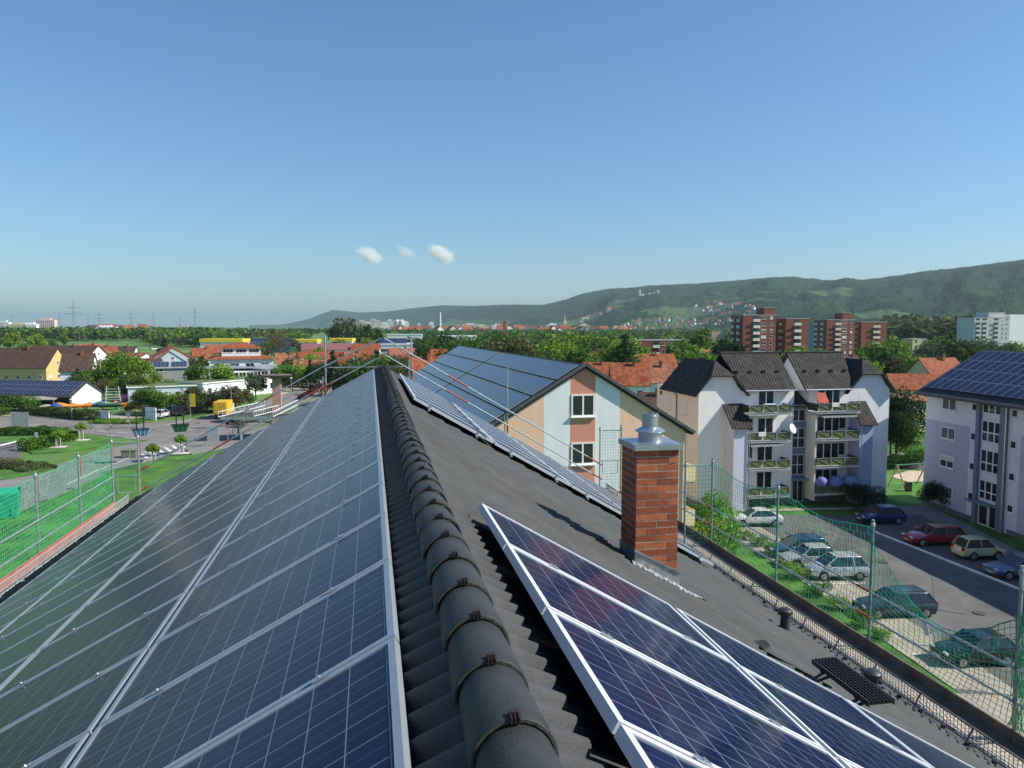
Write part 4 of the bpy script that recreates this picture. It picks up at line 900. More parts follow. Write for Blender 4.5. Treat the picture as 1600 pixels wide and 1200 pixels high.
PENDING = [(35.15, Y0-1.5, 9.27, .7, 'round potted shrub at the left corner of the top balcony'), (39.1, Y0-.9, 9.27, .9, 'dark green potted evergreen at the right end of the top left balcony')]
b = MB(); b.box(0, 1.1, 0, .6, .0, .05).box(.05, .1, .05, .55, -.7, 0).box(1.0, 1.05, .05, .55, -.7, 0); tag(b.build('balcony_table', WFRAME, loc=(37.0, Y0-1.4, 10.05)), 'white table behind the railing of the top left balcony', 'table')
b = MB(); b.slab([(0, 0, 0), (1.2, 0, 0), (1.1, .6, .9), (.3, .7, .95)], .04).box(.1, .14, .3, .34, -.9, .4); tag(b.build('folded_sunshade', mat('faded_red_cloth', (.45, .09, .06), .9), loc=(42.35, Y0-1.5, 10.15)), 'faded red folded sunshade on the top right balcony', 'sunshade')
for x, zz, lab in ((36.0, 7.45, 'white towel hung over the railing of the left second balcony from the top'), (43.6, 10.12, 'white cloth hung over the top right railing')):
    b = MB(); b.box(x, x+.75, Y0-1.90, Y0-1.87, zz-.35, zz+.03).box(x, x+.75, Y0-1.90, Y0-1.74, zz+.03, zz+.05); tag(b.build('towel', WFRAME), lab, 'towel')
b = MB()
for x in (0, .5, 1.0): b.bar((x, 0, 0), (x, 0, 1.2), .03, .03)
b.bar((0, 0, 1.2), (1, 0, 1.2), .03, .03).bar((0, 0, .6), (1, 0, .6), .03, .03)
tag(b.build('drying_rack', WFRAME, loc=(46.0, Y0-1.2, 9.9)), 'white wire drying rack on the right end of the top right balcony', 'drying rack')

# ------------------------------------------------------------------ block on the right with blue solar roof
rb = empty('solar_roof_building', (53.66, 64.77, 0), math.radians(-5.5), 'long white and lilac apartment block with blue solar roof and glazed stairwell, right edge', 'building')
# local: y runs away from us along the wall, so the wall we see is at x=0, y<0 towards the camera
Lb, Wb, he = 38.0, 12.4, 11.0; hrr = 3.75
SHADW = mat('white_smooth_render', (.74, .75, .78), .92, var=.04, scale=.5, bump=.1, bscale=40); LIL2 = mat('lilac_render', (.48, .51, .62), .92, var=.05, scale=.5, bump=.1, bscale=40)
b = MB(); b.box(0, Wb, -Lb, 0, .0, he); b.poly([(0, 0, he), (Wb, 0, he), (Wb/2, 0, he+hrr)][::-1]); b.poly([(0, -Lb, he), (Wb, -Lb, he), (Wb/2, -Lb, he+hrr)]); b.build('wall', SHADW, rb)
MB().box(-.004, -.001, -6.28, -.003, .45, 8.45).box(-.001, 5, 0.001, .004, .45, 8.45).build('lilac_field', LIL2, rb)
MB().box(-.004, -.001, -30, -12.3, .45, 8.55).build('lilac_field', LIL2, rb)
MB().box(-.035, -.006, -7.3, .03, .0, .45).box(-.035, -.006, -Lb, -11.3, 0, .45).build('plinth', PLIN, rb)
b = MB(); k = hrr/(Wb/2); ov = .8; zl = he-.0; zr = he+hrr+.45
b.slab([(-ov, .8, zl), (-ov, -Lb-.8, zl), (Wb/2, -Lb-.8, zr), (Wb/2, .8, zr)], .2, uvs=[(0, 8), (Lb, 8), (Lb, 0), (0, 0)]); b.slab([(Wb+ov, -Lb-.8, zl), (Wb+ov, .8, zl), (Wb/2, .8, zr), (Wb/2, -Lb-.8, zr)], .2, uvs=[(0, 8), (Lb, 8), (Lb, 0), (0, 0)])
r_ = b.build('roof', tile_mat('anthracite_tile', (.045, .048, .055), bump=.7), rb)
MB().box(-ov-.12, -ov, -Lb-.8, .8, zl-.22, zl-.02).build('gutter', mat('dark_gutter', (.05, .055, .065), .5), r_); MB().box(-ov+.01, -.01, -Lb, .7, zl-.24, zl-.205).build('eaves_boarding', mat('dark_eaves', (.05, .055, .07), .7), r_)
a = math.atan2(zr-zl, Wb/2+ov); X = Vector((-math.cos(a), 0, -math.sin(a))); N = Vector((-math.sin(a), 0, math.cos(a)))
pvblock(rb, Vector((Wb/2, .35, zr))+X*.45+N*.13, X, (0, -1, 0), 4, 24, gapy=.03, gapx=.06)
for zc, sh in ((9.65, 0), (6.9, 0), (4.2, .45), (1.35, 0)): window(rb, 2.0, 1.15, (-.03, -3.4, zc), -math.pi/2, 1, True, sh, curtain=sh == 0, frame_w=.1)
for q in (-6.78, -11.55):
    for zc in (9.95, 7.3, 4.6, 1.9): window(rb, .72, .72, (-.03, q, zc), -math.pi/2, 0, True, frame_w=.09)
for q in (-14.8, -18.6, -22.4):
    for zc in (9.65, 6.9, 4.2, 1.35): window(rb, 2.0, 1.15, (-.03, q, zc), -math.pi/2, 1, True, 0, curtain=True, frame_w=.1)
BGL = mat('blue_grey_pilaster', (.16, .20, .28), .7, var=.06)
b = MB(); b.box(-.32, -.006, -7.78, -7.36, 0, 10.75).box(-.32, -.006, -10.9, -10.25, 0, 10.75); b.build('pilaster', BGL, rb) if False else None
MB().box(-.32, -.006, -7.78, -7.36, 0, 10.75).build('pilaster', BGL, rb); MB().box(-.32, -.006, -10.9, -10.25, 0, 10.75).build('pilaster', BGL, rb)
for za, zb, tr in ((9.9, 10.9, 0), (7.4, 9.35, .45), (4.75, 6.8, .42), (2.3, 4.1, .42)): window(rb, 2.3, zb-za, (-.06, -9.0, za), -math.pi/2, 2, True, 0, sill=False, transom=tr, frame_w=.12)
o = window(rb, 1.25, 1.95, (-.06, -8.5, .02), -math.pi/2, 0, True, 0, sill=False, nm='front_door', frame_w=.14); window(rb, 1.0, 1.95, (-.06, -9.7, .02), -math.pi/2, 0, True, 0, sill=False, nm='door_sidelight', frame_w=.08)
MB().box(-1.1, -.33, -10.3, -7.4, 2.08, 2.2).build('door_canopy', BGL, rb); MB().tube((-.4, -11.05, 0), (-.4, -11.05, 10.8), .05, 8).build('downpipe', ZINC, rb)
# ------------------------------------------------------------------ brick tower blocks
BRK = mat('dark_red_brick', (.20, .060, .042), .9, var=.12, scale=.6); WBAL = mat('white_balcony_panel', (.62, .62, .58), .8, var=.04); CBAL = mat('cream_balcony_panel', (.60, .52, .40), .8, var=.04)
def tower(px0, D, w, d, nst, label, st=2.8, face=0.0, bands=(), winx=(), m=BRK, bm=WBAL, nm='tower_block', roofbox=None, side=(), z0=0.0, pos=None, sideglass=True):
    """slab block; px0 = its left front corner"""
    x, y = pos if pos else at(px0, D); r = empty(nm, (x, y, z0), face, label, 'tower block' if nst > 5 else 'apartment building'); h = nst*st
    MB().box(0, w, 0, d, 0, h).box(-.1, w+.1, -.1, d+.1, h, h+.35, 1).build('wall', [m, CONC], r)
    if roofbox: a0, a1, rh = roofbox; MB().box(a0, a1, 2, d-2, h+.35, h+.35+rh).box(a0-.1, a1+.1, 1.9, d-1.9, h+.35+rh, h+.6+rh, 1).build('lift_house', [m, CONC], r)
    for (u0, u1) in bands:
        for f in range(nst):
            o = MB().box(u0, u1, -1.0, -.01, f*st+.0, f*st+.14).box(u0, u1, -1.05, -.98, f*st+.1, f*st+1.25).build('balcony', bm, r); MB().box(u0+.1, u1-.1, -.012, -.004, f*st+1.25, f*st+2.5).build('window', GLASS, o)
    for (u, ww) in winx:
        for f in range(nst): window(r, ww, 1.35, (u, -.02, f*st+1.0), 0, 1 if ww > 1.5 else 0, False, shut=random.choice([0, 0, .35, .8, 0]), sill=True)
    for u in side:
        for f in range(nst): 
            o = MB().box(-.9, -.01, u-1.3, u+1.3, f*st, f*st+.12).box(-.95, -.88, u-1.3, u+1.3, f*st+.1, f*st+1.2).build('balcony', bm, r); MB().box(-.012, -.004, u-1.0, u+1.0, f*st+1.2, f*st+2.4).build('window', GLASS, o)
    return r
s1 = 329/1175
tower(1161, 329, 15.6, 11, 8, 'tallest dark red brick block with white balconies and brick lift house on top', bands=((4.4, 7.6),), winx=((9.8, 2.4), (13.4, 1.3)), side=(3, 8), roofbox=(11, 16, 3.0), pos=at(1161, 329), st=2.78)
tower(1228, 334, 11.2, 11, 7, 'narrower brick block with one white balcony column, right of the tallest brick block', bands=((3.6, 7.0),), side=(3, 8), pos=at(1228, 334), st=2.97)
tower(1292, 378, 15.8, 11, 8, 'tall dark red brick block with cream balconies and lift house, second pair further right', bands=((4.2, 7.4),), winx=((9.8, 2.4), (13.6, 1.3)), side=(3, 8), roofbox=(10, 15, 3.2), bm=CBAL, st=2.58)
tower(1346, 384, 14.6, 11, 7, 'narrower brick block with one cream balcony column, rightmost brick block', bands=((6.2, 10.2),), side=(3, 8), bm=CBAL, st=2.8)
WT = mat('grey_white_concrete', (.48, .49, .50), .9, var=.06, scale=.2)
tower(1522, 470, 26, 14, 8, 'pale grey concrete tower with rows of loggias behind the right treetops', bands=((1, 4.2), (5.6, 9), (14, 17.5)), winx=((11.4, 1.0), (20.5, 1.0), (23.5, 1.0)), m=WT, bm=WT, st=2.85, roofbox=(12, 24, 3))
MB().box(0, 22, -.02, 14, 0, 25).build('white_wing', mat('bright_white_render', (.78, .78, .78), .9), bpy.data.objects[[o.name for o in SC.objects if o.name.startswith('tower_block')][-1]], loc=(26.2, 1, 0))
tower(995, 300, 21, 9, 4, 'low dark red brick block with white balconies behind the red roofs', bands=((6.6, 9.4), (16.6, 20)), winx=((11.2, 1.4), (13.9, 1.5)), st=2.95, nm='brick_apartment_block', face=-.02)
tower(1424, 390, 8, 8, 4, 'pale yellow apartment block with green trees in front, right of the brick towers', winx=((2, 1.4), (6, 1.4)), m=mat('pale_yellow_render', (.55, .55, .28), .9), st=2.75, nm='yellow_apartment_block', pos=at(1427, 380))
tower(1439, 392, 11, 8, 3, 'cream flat-roofed block with balconies beside the pale yellow block', bands=((5, 8.5),), winx=((2, 1.4),), m=CREAM, st=3.2, nm='cream_apartment_block')
MB().box(0, 6, 0, 2.2, 0, 14).build('x', BRK) if False else None
tag(MB().box(0, 5.6, 0, 4, 0, 15.2).box(3.6, 5.7, -.02, 3.9, 14.2, 15.4).build('stair_tower', mat('pale_brown_render', (.36, .27, .22), .9), loc=(*at(1112, 330), 0)), 'pale brown stair tower between trees left of the brick towers', 'building')
tag(MB().box(0, 1.6, 0, 1.6, 0, 21.0).box(-.1, 1.7, -.1, 1.7, 20.4, 21.2).build('brick_chimney', mat('old_brick', (.22, .08, .05), .9), loc=(*at(787, 500), 0)), 'tall square brick chimney rising over the trees behind the near solar roof', 'chimney')
for px, D, w, d, h, m, lab in ((1345-20, 430, 6, 10, 14, WT, 'small pale block between the brick towers'), (1272, 520, 10, 10, 20.5, mat('blue_grey_cladding', (.2, .26, .32), .8), 'blue grey hall behind the gap between the brick towers')):
    tag(MB().box(0, w, 0, d, 0, h).box(-.2, w+.2, -.2, d+.2, h, h+.4).build('flat_roofed_building', m, loc=(*at(px, D), 0)), lab, 'building')
# ------------------------------------------------------------------ red-roofed houses behind the striped building
hg = house_gable
def eaves_house(px, D, L, dp, he, hr, rz, wm, rm, label, **k):
    """ridge across the view: px, D = left front foot"""
    x, y = at(px, D); k.setdefault('nw', 2); n = (x+L*math.cos(rz), y+L*math.sin(rz))
    return house_gable(0, 0, dp, L, he, hr, rz+math.pi/2, wm, rm, label, pos=(n[0]-dp/2*math.sin(rz)*1, n[1]+dp/2*math.cos(rz)), **k)
GRP = 'red roofed houses behind the striped building'
eaves_house(780, 300, 12, 9, 7.0, 3.1, 0, WHITE, RED1, 'red roof house with white gable peeping over the solar ridge', group=GRP)
eaves_house(857, 270, 9, 8, 7.4, 1.6, -.1, WHITE, GRT, 'house with greyish green sheet roof and white gable, among red roofs', group=GRP)
eaves_house(894, 240, 13.5, 9, 5.9, 3.3, -.08, WHITE, RED1, 'long bright red roof with satellite dish on the ridge, above the striped gable', group=GRP)
eaves_house(915, 178, 6.4, 8, 5.4, 3.4, -.25, WHITE, RED1, 'red roof house with sunlit white gable just right of the grey verge', group=GRP)
h1 = eaves_house(958, 148, 7.2, 8.5, 6.2, 3.9, -.25, WHITE, RED1, 'white house with red roof and wide shuttered dormer', group=GRP)
eaves_house(981, 212, 14.8, 9, 5.7, 3.8, -.06, WHITE, RED1, 'wide red roof with skylight in front of the low brick block', group=GRP)
eaves_house(1011, 172, 6.0, 8, 4.9, 3.7, -.25, WHITE, RED2, 'dull reddish brown roof beside the dark hipped roof', group=GRP)
eaves_house(1006, 120, 4.5, 7, 3.6, 3.0, -.25, WHITE, BRN, 'brown roof with dark window, lowest beside the beige side wall', group=GRP)
eaves_house(645, 150, 6.2, 8, 7.3, 3.9, 0.1, WHITE, RED1, 'red roof house beyond the far ridge end, behind the steel post', group=GRP)
eaves_house(676, 220, 11, 9, 7.1, 3.5, .05, WHITE, RED1, 'long red roof house between the conifer and the blue solar arrays', group=GRP)
eaves_house(1105, 250, 9, 9, 6.4, 3.2, 0, WHITE, RED2, 'low red roof showing between the dark hipped roof and the brick towers', group=GRP)
eaves_house(1325, 200, 7, 8, 7, 2.6, 0, WHITE, BRN, 'brownish grey roof below the second brick tower pair', group=GRP)
o = empty('dormer', (0, 0, 0)); o.parent = h1
MB().box(4.3, 6.2, 1.2, 6.0, 7.2, 9.2).build('dormer_wall', mat('dormer_cladding', (.22, .07, .04), .8), o); MB().box(4.1, 6.6, .9, 6.3, 9.2, 9.35).build('dormer_roof', ZINC, o)
for yy in (2.4, 4.6): window(o, 1.5, 1.1, (6.25, yy, 7.7), math.pi/2, 0, False, shut=.8)
# right: red roofs and yellow-green walls behind the playground
YG = mat('yellow_green_render', (.74, .54, .33), .9, var=.05)
eaves_house(1402, 138, 11, 9, 6.0, 2.5, -.38, YG, RED1, 'yellow green house with low red roof and balcony, between the two white blocks', detail=False, chim=False)
eaves_house(1460, 168, 9.5, 8, 6.6, 3.6, .05, YG, RED1, 'larger orange red roof behind, right of the low red roof')
eaves_house(1417, 124, 4.6, 5, 5.2, .6, -.05, YG, RED2, 'small yellow green wing with blue framed window and red eaves, beside the dark evergreen', chim=False)
# ------------------------------------------------------------------ left side: village and trade buildings
house_gable(0, 0, 11.5, 26, 4.9, 5.7, math.radians(76), YEL, BRN, 'yellow farmhouse with big brown roof and brick chimney, far left', pos=at(88, 240), nw=3)
house_gable(0, 0, 12, 26, 6.2, 4.0, math.radians(74), WHITE, BRN, 'long brown roofed house with white gable behind the yellow farmhouse', pos=at(152, 285))
eaves_house(90, 215, 8.0, 9, 4.9, 4.7, .1, WHITE, BRN, 'brown hipped roof outbuilding right of the yellow farmhouse')
house_gable(0, 0, 8, 9, 6.2, 2.0, math.radians(50), WHITE, RED2, 'small pale house with shallow red roof beside the meadow', pos=at(228, 262))
brn = house_gable(0, 0, 8.4, 23, 2.9, 2.6, math.radians(66), WHITE, mat('dark_roof_sheet', (.05, .05, .055), .7), 'white barn with long blue solar roof beside the left road', name='barn', cat='barn', pos=atb(137, 636), wins=False, chim=False, ov=.7, pv=-1)
MB().box(-4.24, -4.21, .6, 22.5, .1, 2.6).build('shed_shade_panel', mat('shed_shade_brown', (.035, .028, .022), .9), brn)  # dark brown panel on the wall paints the shade inside an open shed
hg1 = house_gable(0, 0, 16.5, 12, 5.4, 5.0, math.radians(20), mat('pale_blue_render', (.45, .52, .58), .9), RED1, 'broad orange gabled house with timber balcony and solar panels on the right slope', pos=at(268, 262), nw=3, ov=.9)
o = MB().box(-6, 6, -1.2, -.03, 3.1, 3.25).box(-6, 6, -1.25, -1.15, 3.2, 4.1).build('balcony', TIMB, hg1); o = MB()
o.slab([(-8.6, -.9, 4.3), (-7.7, -.9, 4.3), (0, -.9, 9.9), (0, -.9, 10.5)][::-1], .12).slab([(8.6, -.9, 4.3), (0, -.9, 10.5), (0, -.9, 9.9), (7.7, -.9, 4.3)][::-1], .12); o.build('barge_board', TIMB, hg1)
pvpanels(hg1, 1, 15.5, 12, 5.0, 5.0, 1.5, 8, 3, 1.0)
for px, D, L, dp, he, hr, rz, wm, rm, lab in ((205, 250, 8, 8, 4.4, 2.2, .1, WHITE, BRN, 'low brownish roofed house behind the large bushy tree'), (316, 262, 9, 8, 5.0, 3.2, -.15, CREAM, RED2, 'cream house with clay roof right of the orange gabled house'), (140, 300, 9, 9, 6, 3.4, .2, CREAM, RED1, 'cream house with red roof behind the long brown roof'), (338, 215, 7, 8, 4.2, 1.2, .2, WHITE, GRT, 'small white flat annex before the white hall'), (480, 300, 8, 8, 5.2, 3.2, .1, CREAM, RED1, 'cream house with red roof behind the street conifers'), (508, 245, 8, 8, 4.8, 3.4, -.2, WHITE, RED1, 'white house with red roof behind the tall spruce'), (300, 300, 9, 8, 5.6, 3.0, .3, WHITE, RED1, 'white house with red roof just behind the orange gabled house'), (535, 265, 9, 8, 5, 3.4, .1, WHITE, RED2, 'white house with dull red roof before the green poplars'), (398, 215, 6, 7, 5.4, 1.0, .2, WHITE, GRT, 'white cube like building right of the curved roof wing'), (318, 350, 10, 8, 5.4, 3.4, -.3, CREAM, RED1, 'cream house with orange roof in front of the supermarket'), (352, 360, 9, 8, 5.0, 3.4, .3, WHITE, RED1, 'white house with red roof right of the supermarket car park'), (172, 330, 9, 8, 5.0, 3.6, -.1, WHITE, BRN, 'white house with brown roof at the meadow edge'), (120, 320, 9, 9, 6.5, 3.4, .2, WHITE, RED2, 'pale house with dull red roof behind the farm'), (430, 262, 8, 8, 4.6, 3.4, .1, CREAM, RED2, 'cream house with clay roof right of the pyramid roofed hall'), (548, 330, 12, 9, 6.4, 3.4, -.1, WHITE, RED1, 'white house with long red roof left of the steel post'), (610, 260, 9, 8, 6.4, 3.4, .1, WHITE, RED2, 'pale house with dull red roof beyond the ridge end')):
    eaves_house(px, D, L, dp, he, hr, rz, wm, rm, lab, chim=hr > 2)
# grey metal workshop with two solar fields
x, y = at(236, 213); ws = empty('workshop', (x, y, 0), math.radians(12), 'grey metal clad workshop with pitched solar rooflights on top', 'workshop')
MB().box(0, 9.2, 0, 12, 0, 5.6).build('wall', GREYW, ws); b = MB(); b.poly([(9.2, 0, 5.6), (9.2, 12, 5.6), (9.2, 6, 6.9)]); b.poly([(0, 12, 5.6), (0, 0, 5.6), (0, 6, 6.9)]); b.slab([(-.2, -.4, 5.6), (9.4, -.4, 5.6), (9.4, 6, 7.1), (-.2, 6, 7.1)], .12).slab([(9.4, 12.4, 5.6), (-.2, 12.4, 5.6), (-.2, 6, 7.1), (9.4, 6, 7.1)], .12); b.build('roof', GRT, ws)
for u in (.1, 4.9): pvblock(ws, (u, 5.7, 7.2), (0, -math.cos(.23), -math.sin(.23)), (1, 0, 0), 3, 4)
window(ws, 2.4, .8, (1.6, -.02, 4.6), 0, 1, False)
# white hall with pyramid roofs
x, y = at(376, 236); ph = empty('pavilion_hall', (x, y, 0), math.radians(10), 'white hall with stepped red pyramid roofs and window band', 'building')
MB().box(-9.5, 9.5, 0, 14, 0, 7.2).build('wall', WHITE, ph)
def pyr(cx, cy, w, d, z, h, ov, m, parent, nm):
    b = MB(); A = [(cx-w/2-ov, cy-d/2-ov, z), (cx+w/2+ov, cy-d/2-ov, z), (cx+w/2+ov, cy+d/2+ov, z), (cx-w/2-ov, cy+d/2+ov, z)]; t0, t1 = (cx-w*.18, cy, z+h), (cx+w*.18, cy, z+h)
    b.poly([A[0], A[1], t1, t0], 0, [(0, 5), (w, 5), (w*.7, 0), (w*.3, 0)]); b.poly([A[1], A[2], t1], 0, [(0, 5), (d, 5), (d/2, 0)]); b.poly([A[2], A[3], t0, t1], 0, [(0, 5), (w, 5), (w*.7, 0), (w*.3, 0)]); b.poly([A[3], A[0], t0], 0, [(0, 5), (d, 5), (d/2, 0)]); b.poly(A[::-1]); return b.build(nm, m, parent)
pyr(0, 7, 19, 14, 7.2, 2.0, .7, RED1, ph, 'lower_roof'); MB().box(-5.8, 5.8, 2.8, 11, 8.0, 10.6).build('clerestory_wall', WHITE, ph); pyr(0, 7, 11.6, 8.2, 10.6, 1.7, .7, RED1, ph, 'upper_roof')
for u in (-3.9, 0, 3.9): window(ph, 3.0, 1.1, (u, 2.78, 9.2), 0, 2, False)
for u in (-6.5, -2, 2.5, 7): window(ph, 2.6, 1.2, (u, -.02, 4.8), 0, 1, False); window(ph, 2.6, 1.4, (u, -.02, 1.4), 0, 1, False)
x, y = at(352, 205); wg = empty('curved_roof_wing', (x, y, 0), math.radians(22), 'long white wing with curved grey sheet roof and a ribbon of windows', 'building')
MB().box(-7.5, 11, 0, 10, 0, 5.4).build('wall', WHITE, wg); b = MB(); N_ = 10
for i in range(N_):
    f = lambda t: (-8+19.5*t, 5.4+.9*math.sin(math.pi*(.15+.85*t)))
    (a0, z0), (a1, z1) = f(i/N_), f((i+1)/N_); b.slab([(a0, -.6, z0+.1), (a1, -.6, z1+.1), (a1, 10.6, z1+.1), (a0, 10.6, z0+.1)], .2)
b.build('roof', mat('blue_grey_sheet', (.28, .33, .37), .45, metal=.3), wg)
for i in range(6): window(wg, 1.9, 1.6, (.2+i*2.0, -.02, 3.3), 0, 1, False)
x, y = at(300, 178); fg = empty('green_roof_building', (x, y, 0), math.radians(16), 'low white building with planted green flat roof beside the junction', 'building')
MB().box(-14, 3, 0, 9, 0, 3.4).build('wall', mat('bluish_white_render', (.50, .57, .62), .9, var=.05), fg); MB().box(-14.3, 3.3, -.3, 9.3, 3.4, 3.65).build('roof_edge', WFRAME, fg); MB().box(-14.0, 3.0, 0, 9, 3.64, 3.75).build('planted_roof', mat('sedum_roof', (.10, .14, .05), .95, var=.4, scale=1), fg)
for i in range(4): window(fg, 1.1, 1.9, (-12+i*4.2, -.02, .4), 0, 0, False)
x, y = at(314, 178); f2 = empty('white_walled_building', (x, y, 0), math.radians(52), 'long white flat building running back along the street behind the yellow truck', 'building')
MB().box(0, 24, 0, 8, 0, 3.9).build('wall', WHITE, f2); MB().box(-.3, 24.3, -.3, 8.3, 3.9, 4.15).build('roof_edge', WFRAME, f2); MB().box(0, 24, 0, 8, 4.14, 4.25).build('planted_roof', mat('sedum_roof', (.10, .14, .05), .95, var=.4, scale=1), f2)
for i in range(6): window(f2, 1.2, 1.6, (2+i*4, -.02, 1.2), 0, 0, False)
house_gable(0, 0, 7, 11, 4.6, 1.4, math.radians(-14), WHITE, GRT, 'small white house with low grey roof right of the white hall', pos=at(463, 258), nw=2)
for px, D, L, dp, he, hr, m, lab in ((470, 330, 24, 16, 7.2, 2.6, mat('purple_red_sheet', (.22, .09, .09), .8), 'long purple red sheet roofed hall beyond the white hall'), (462, 262, 26, 12, 4.8, 3.6, RED1, 'long low orange tiled roof in front of the purple red hall'), (456, 222, 9, 8, 4.0, 3.4, RED2, 'small house with hipped tile roof behind a dark conifer'), (316, 330, 13, 9, 6.4, 3.0, RED2, 'brownish gabled house behind the orange gabled house')):
    eaves_house(px, D, L, dp, he, hr, -.05, WHITE, m, lab, wins=D < 280, chim=False)
YS = mat('yellow_fascia', (.75, .55, .02), .6)
for px, D, w, h, lab in ((312, 480, 26, 7.5, 'white supermarket hall with a long yellow roof band, left'), (450, 520, 19, 6.5, 'yellow roofed hall behind the tall bare tree'), (517, 520, 14, 7.2, 'short yellow roof band above the purple red hall')):
    x, y = at(px, D); o = empty('supermarket', (x, y, 0), -.1, lab, 'building'); MB().box(0, w, 0, 18, 0, h).build('wall', WHITE, o); MB().box(-.5, w+.5, -.5, 18.5, h, h+2.0).build('yellow_roof_band', YS, o)
x, y = at(372, 500); tag(MB().box(0, 34, 0, 20, 0, 9).box(-.3, 34.3, -.3, 20, 9, 9.4).build('blue_hall', mat('dark_blue_cladding', (.05, .09, .17), .7), loc=(x, y, 0)), 'dark blue clad hall between the yellow roofed halls', 'building')
# white office and solar roofs behind the far ridge end
for px, D, w, h, lab, pvv in ((684, 430, 22, 11.5, 'two storey white office block with window bands beyond the conifer', 0), (690, 360, 30, 6.4, 'low white hall with solar strips below the office block', 1), (590, 380, 17, 8.2, 'white hall with dark blue solar roof behind the ridge end', 2), (604, 640, 30, 10.2, 'long low white flat hall before the town', 0)):
    x, y = at(px, D); o = empty('white_hall', (x, y, 0), -.08, lab, 'building'); MB().box(0, w, 0, 16, 0, h).build('wall', WHITE, o); MB().box(-.3, w+.3, -.3, 16.3, h, h+.7).build('roof_edge', WFRAME, o)
    for f in range(max(1, int(h/3.6))): MB().box(1, w-1, -.03, .0, 1.2+f*3.5, 2.6+f*3.5).build('window_band', GLASS, o)
    if pvv: b = MB(); b.slab([(.5, .2, h+.8), (w*.85, .2, h+.8), (w*.85, 8, h+3.2), (.5, 8, h+3.2)], .15, uvs=[(0, 0), (w*6, 0), (w*6, 50), (0, 50)]); b.build('solar_field', PVB, o)
# ------------------------------------------------------------------ far town, high-rises, mast, church, hospital
def tiny_house(m1, m2, hip=False):
    b = MB(); b.v = []; w, d, he, hr = 9, 11, 5.5, 3.6; x = w/2
    q = gable_body(w, d, he, hr); r = gable_roof(w, d, he, hr, .4, .2, .3); k = len(q.v)
    q.v += r.v; q.f += [tuple(i+k for i in f) for f in r.f]; q.m += [1]*len(r.f); q.uv += [None]*len(r.f)
    for s in (-2.4, 2.2):
        for z in (1.0, 3.6): q.box(s-.6, s+.6, -.04, .02, z, z+1.2, 2)
    for yy in (2.5, 8):
        for z in (1.0, 3.6): q.box(-x-.04, -x+.02, yy-.6, yy+.6, z, z+1.2, 2)
    o = q.build('distant_house', [m1, m2, GLASS]); me = o.data; bpy.data.objects.remove(o); return me
TH = [tiny_house(WHITE, RED1), tiny_house(WHITE, RED2), tiny_house(CREAM, RED1), tiny_house(WHITE, BRN)]
def scatter_houses(n, pa, pb, Da, Db, label, group, seed, sc=(.9, 1.4), rz0=0):
    r = random.Random(seed)
    for i in range(n):
        px = r.uniform(pa, pb); D = r.uniform(Da, Db); x, y, z = hill_at(px, D); s = r.uniform(*sc)
        o = put('distant_house', TH[r.choice([0, 0, 0, 1, 2, 3])], None, (x, y, max(z, 0)-1.0), rz0+r.choice([0, 1.57])+r.uniform(-.3, .3), (s, s*r.uniform(.9, 1.3), s*r.uniform(.95, 1.3))); tag(o, label, 'house', group)
scatter_houses(95, 975, 1185, 2300, 2900, 'small white house with red roof in the hillside suburb left of the brick towers', 'houses of the hillside suburb', 3, (.9, 1.3), -.6)
scatter_houses(26, 880, 1000, 2000, 2500, 'small house at the foot of the hill between the church and the suburb', 'houses at the hill foot', 4)
scatter_houses(60, 745, 985, 1500, 2300, 'red roofed town house around the church spire', 'houses of the old town', 5, (1.2, 2.0))
scatter_houses(46, 620, 760, 1300, 2300, 'town house among trees below the white tower', 'houses below the white tower', 6, (1.2, 2.0))
scatter_houses(8, 905, 975, 3600, 4000, 'small white house high on the slope above the old town', 'houses high on the slope', 8, (1.2, 1.6))
scatter_houses(18, 140, 300, 1500, 2400, 'low red roofed house on the left horizon', 'houses on the left horizon', 9, (1.2, 2.2))
scatter_houses(8, 1080, 1130, 3000, 3300, 'small white farm building above the hillside suburb', 'farm buildings above the suburb', 10, (1.0, 1.4))
def hirise(px, D, w, h, m, label, d=14, z=None, group=None, cat='high-rise'):
    x, y, zz = hill_at(px, D); zz = max(0, zz) if z is None else z; o = MB().box(-w/2, w/2, 0, d, -3, h).box(-w/4, w/4, 3, d-3, h, h+3)
    for f in range(int(h/3)):
        for i in range(int(w/4)): o.box(-w/2+1+i*4, -w/2+3+i*4, -.05, .02, 1+f*3, 2.4+f*3, 1)
    return tag(o.build('high_rise', [m, GLASS], loc=(x, y, zz)), label, cat, group)
PK = mat('pale_pink_render', (.62, .48, .44), .9); PG = mat('pale_far_render', (.58, .57, .54), .9)
hirise(71, 1650, 36, 32, PK, 'pinkish white high-rise on the left horizon', 16)
for i, (px, w, h) in enumerate(((4, 22, 26), (12, 14, 20), (30, 44, 22), (48, 20, 22))): hirise(px, 1500, w, h, (PG, WHITE, CREAM, WHITE)[i], ['tall white block at the extreme left horizon', 'low white block beside the extreme left one', 'wide cream block on the left horizon', 'white block left of the pinkish high-rise'][i])
hirise(163, 1450, 42, 17, WHITE, 'long white hall with shallow roof on the left horizon', 16, cat='building')
for i, px in enumerate((556, 566, 575, 584, 592, 601, 609, 541)): hirise(px, 2600+i*37, 16+(i*7) % 12, 26+(i*11) % 17, (PG, CREAM, WHITE)[i % 3], 'pale high-rise in the cluster on the horizon left of the silos', 18, group='high-rises on the horizon')
for i, (px, h) in enumerate(((617, 34), (622, 38), (629, 40), (635, 32), (655, 26), (674, 30))): hirise(px, 2500+i*23, 12+(i % 2)*5, h, (PG, WHITE)[i % 2], 'grey high-rise right of the silos, below the hills', 14, group='grey high-rises below the hills')
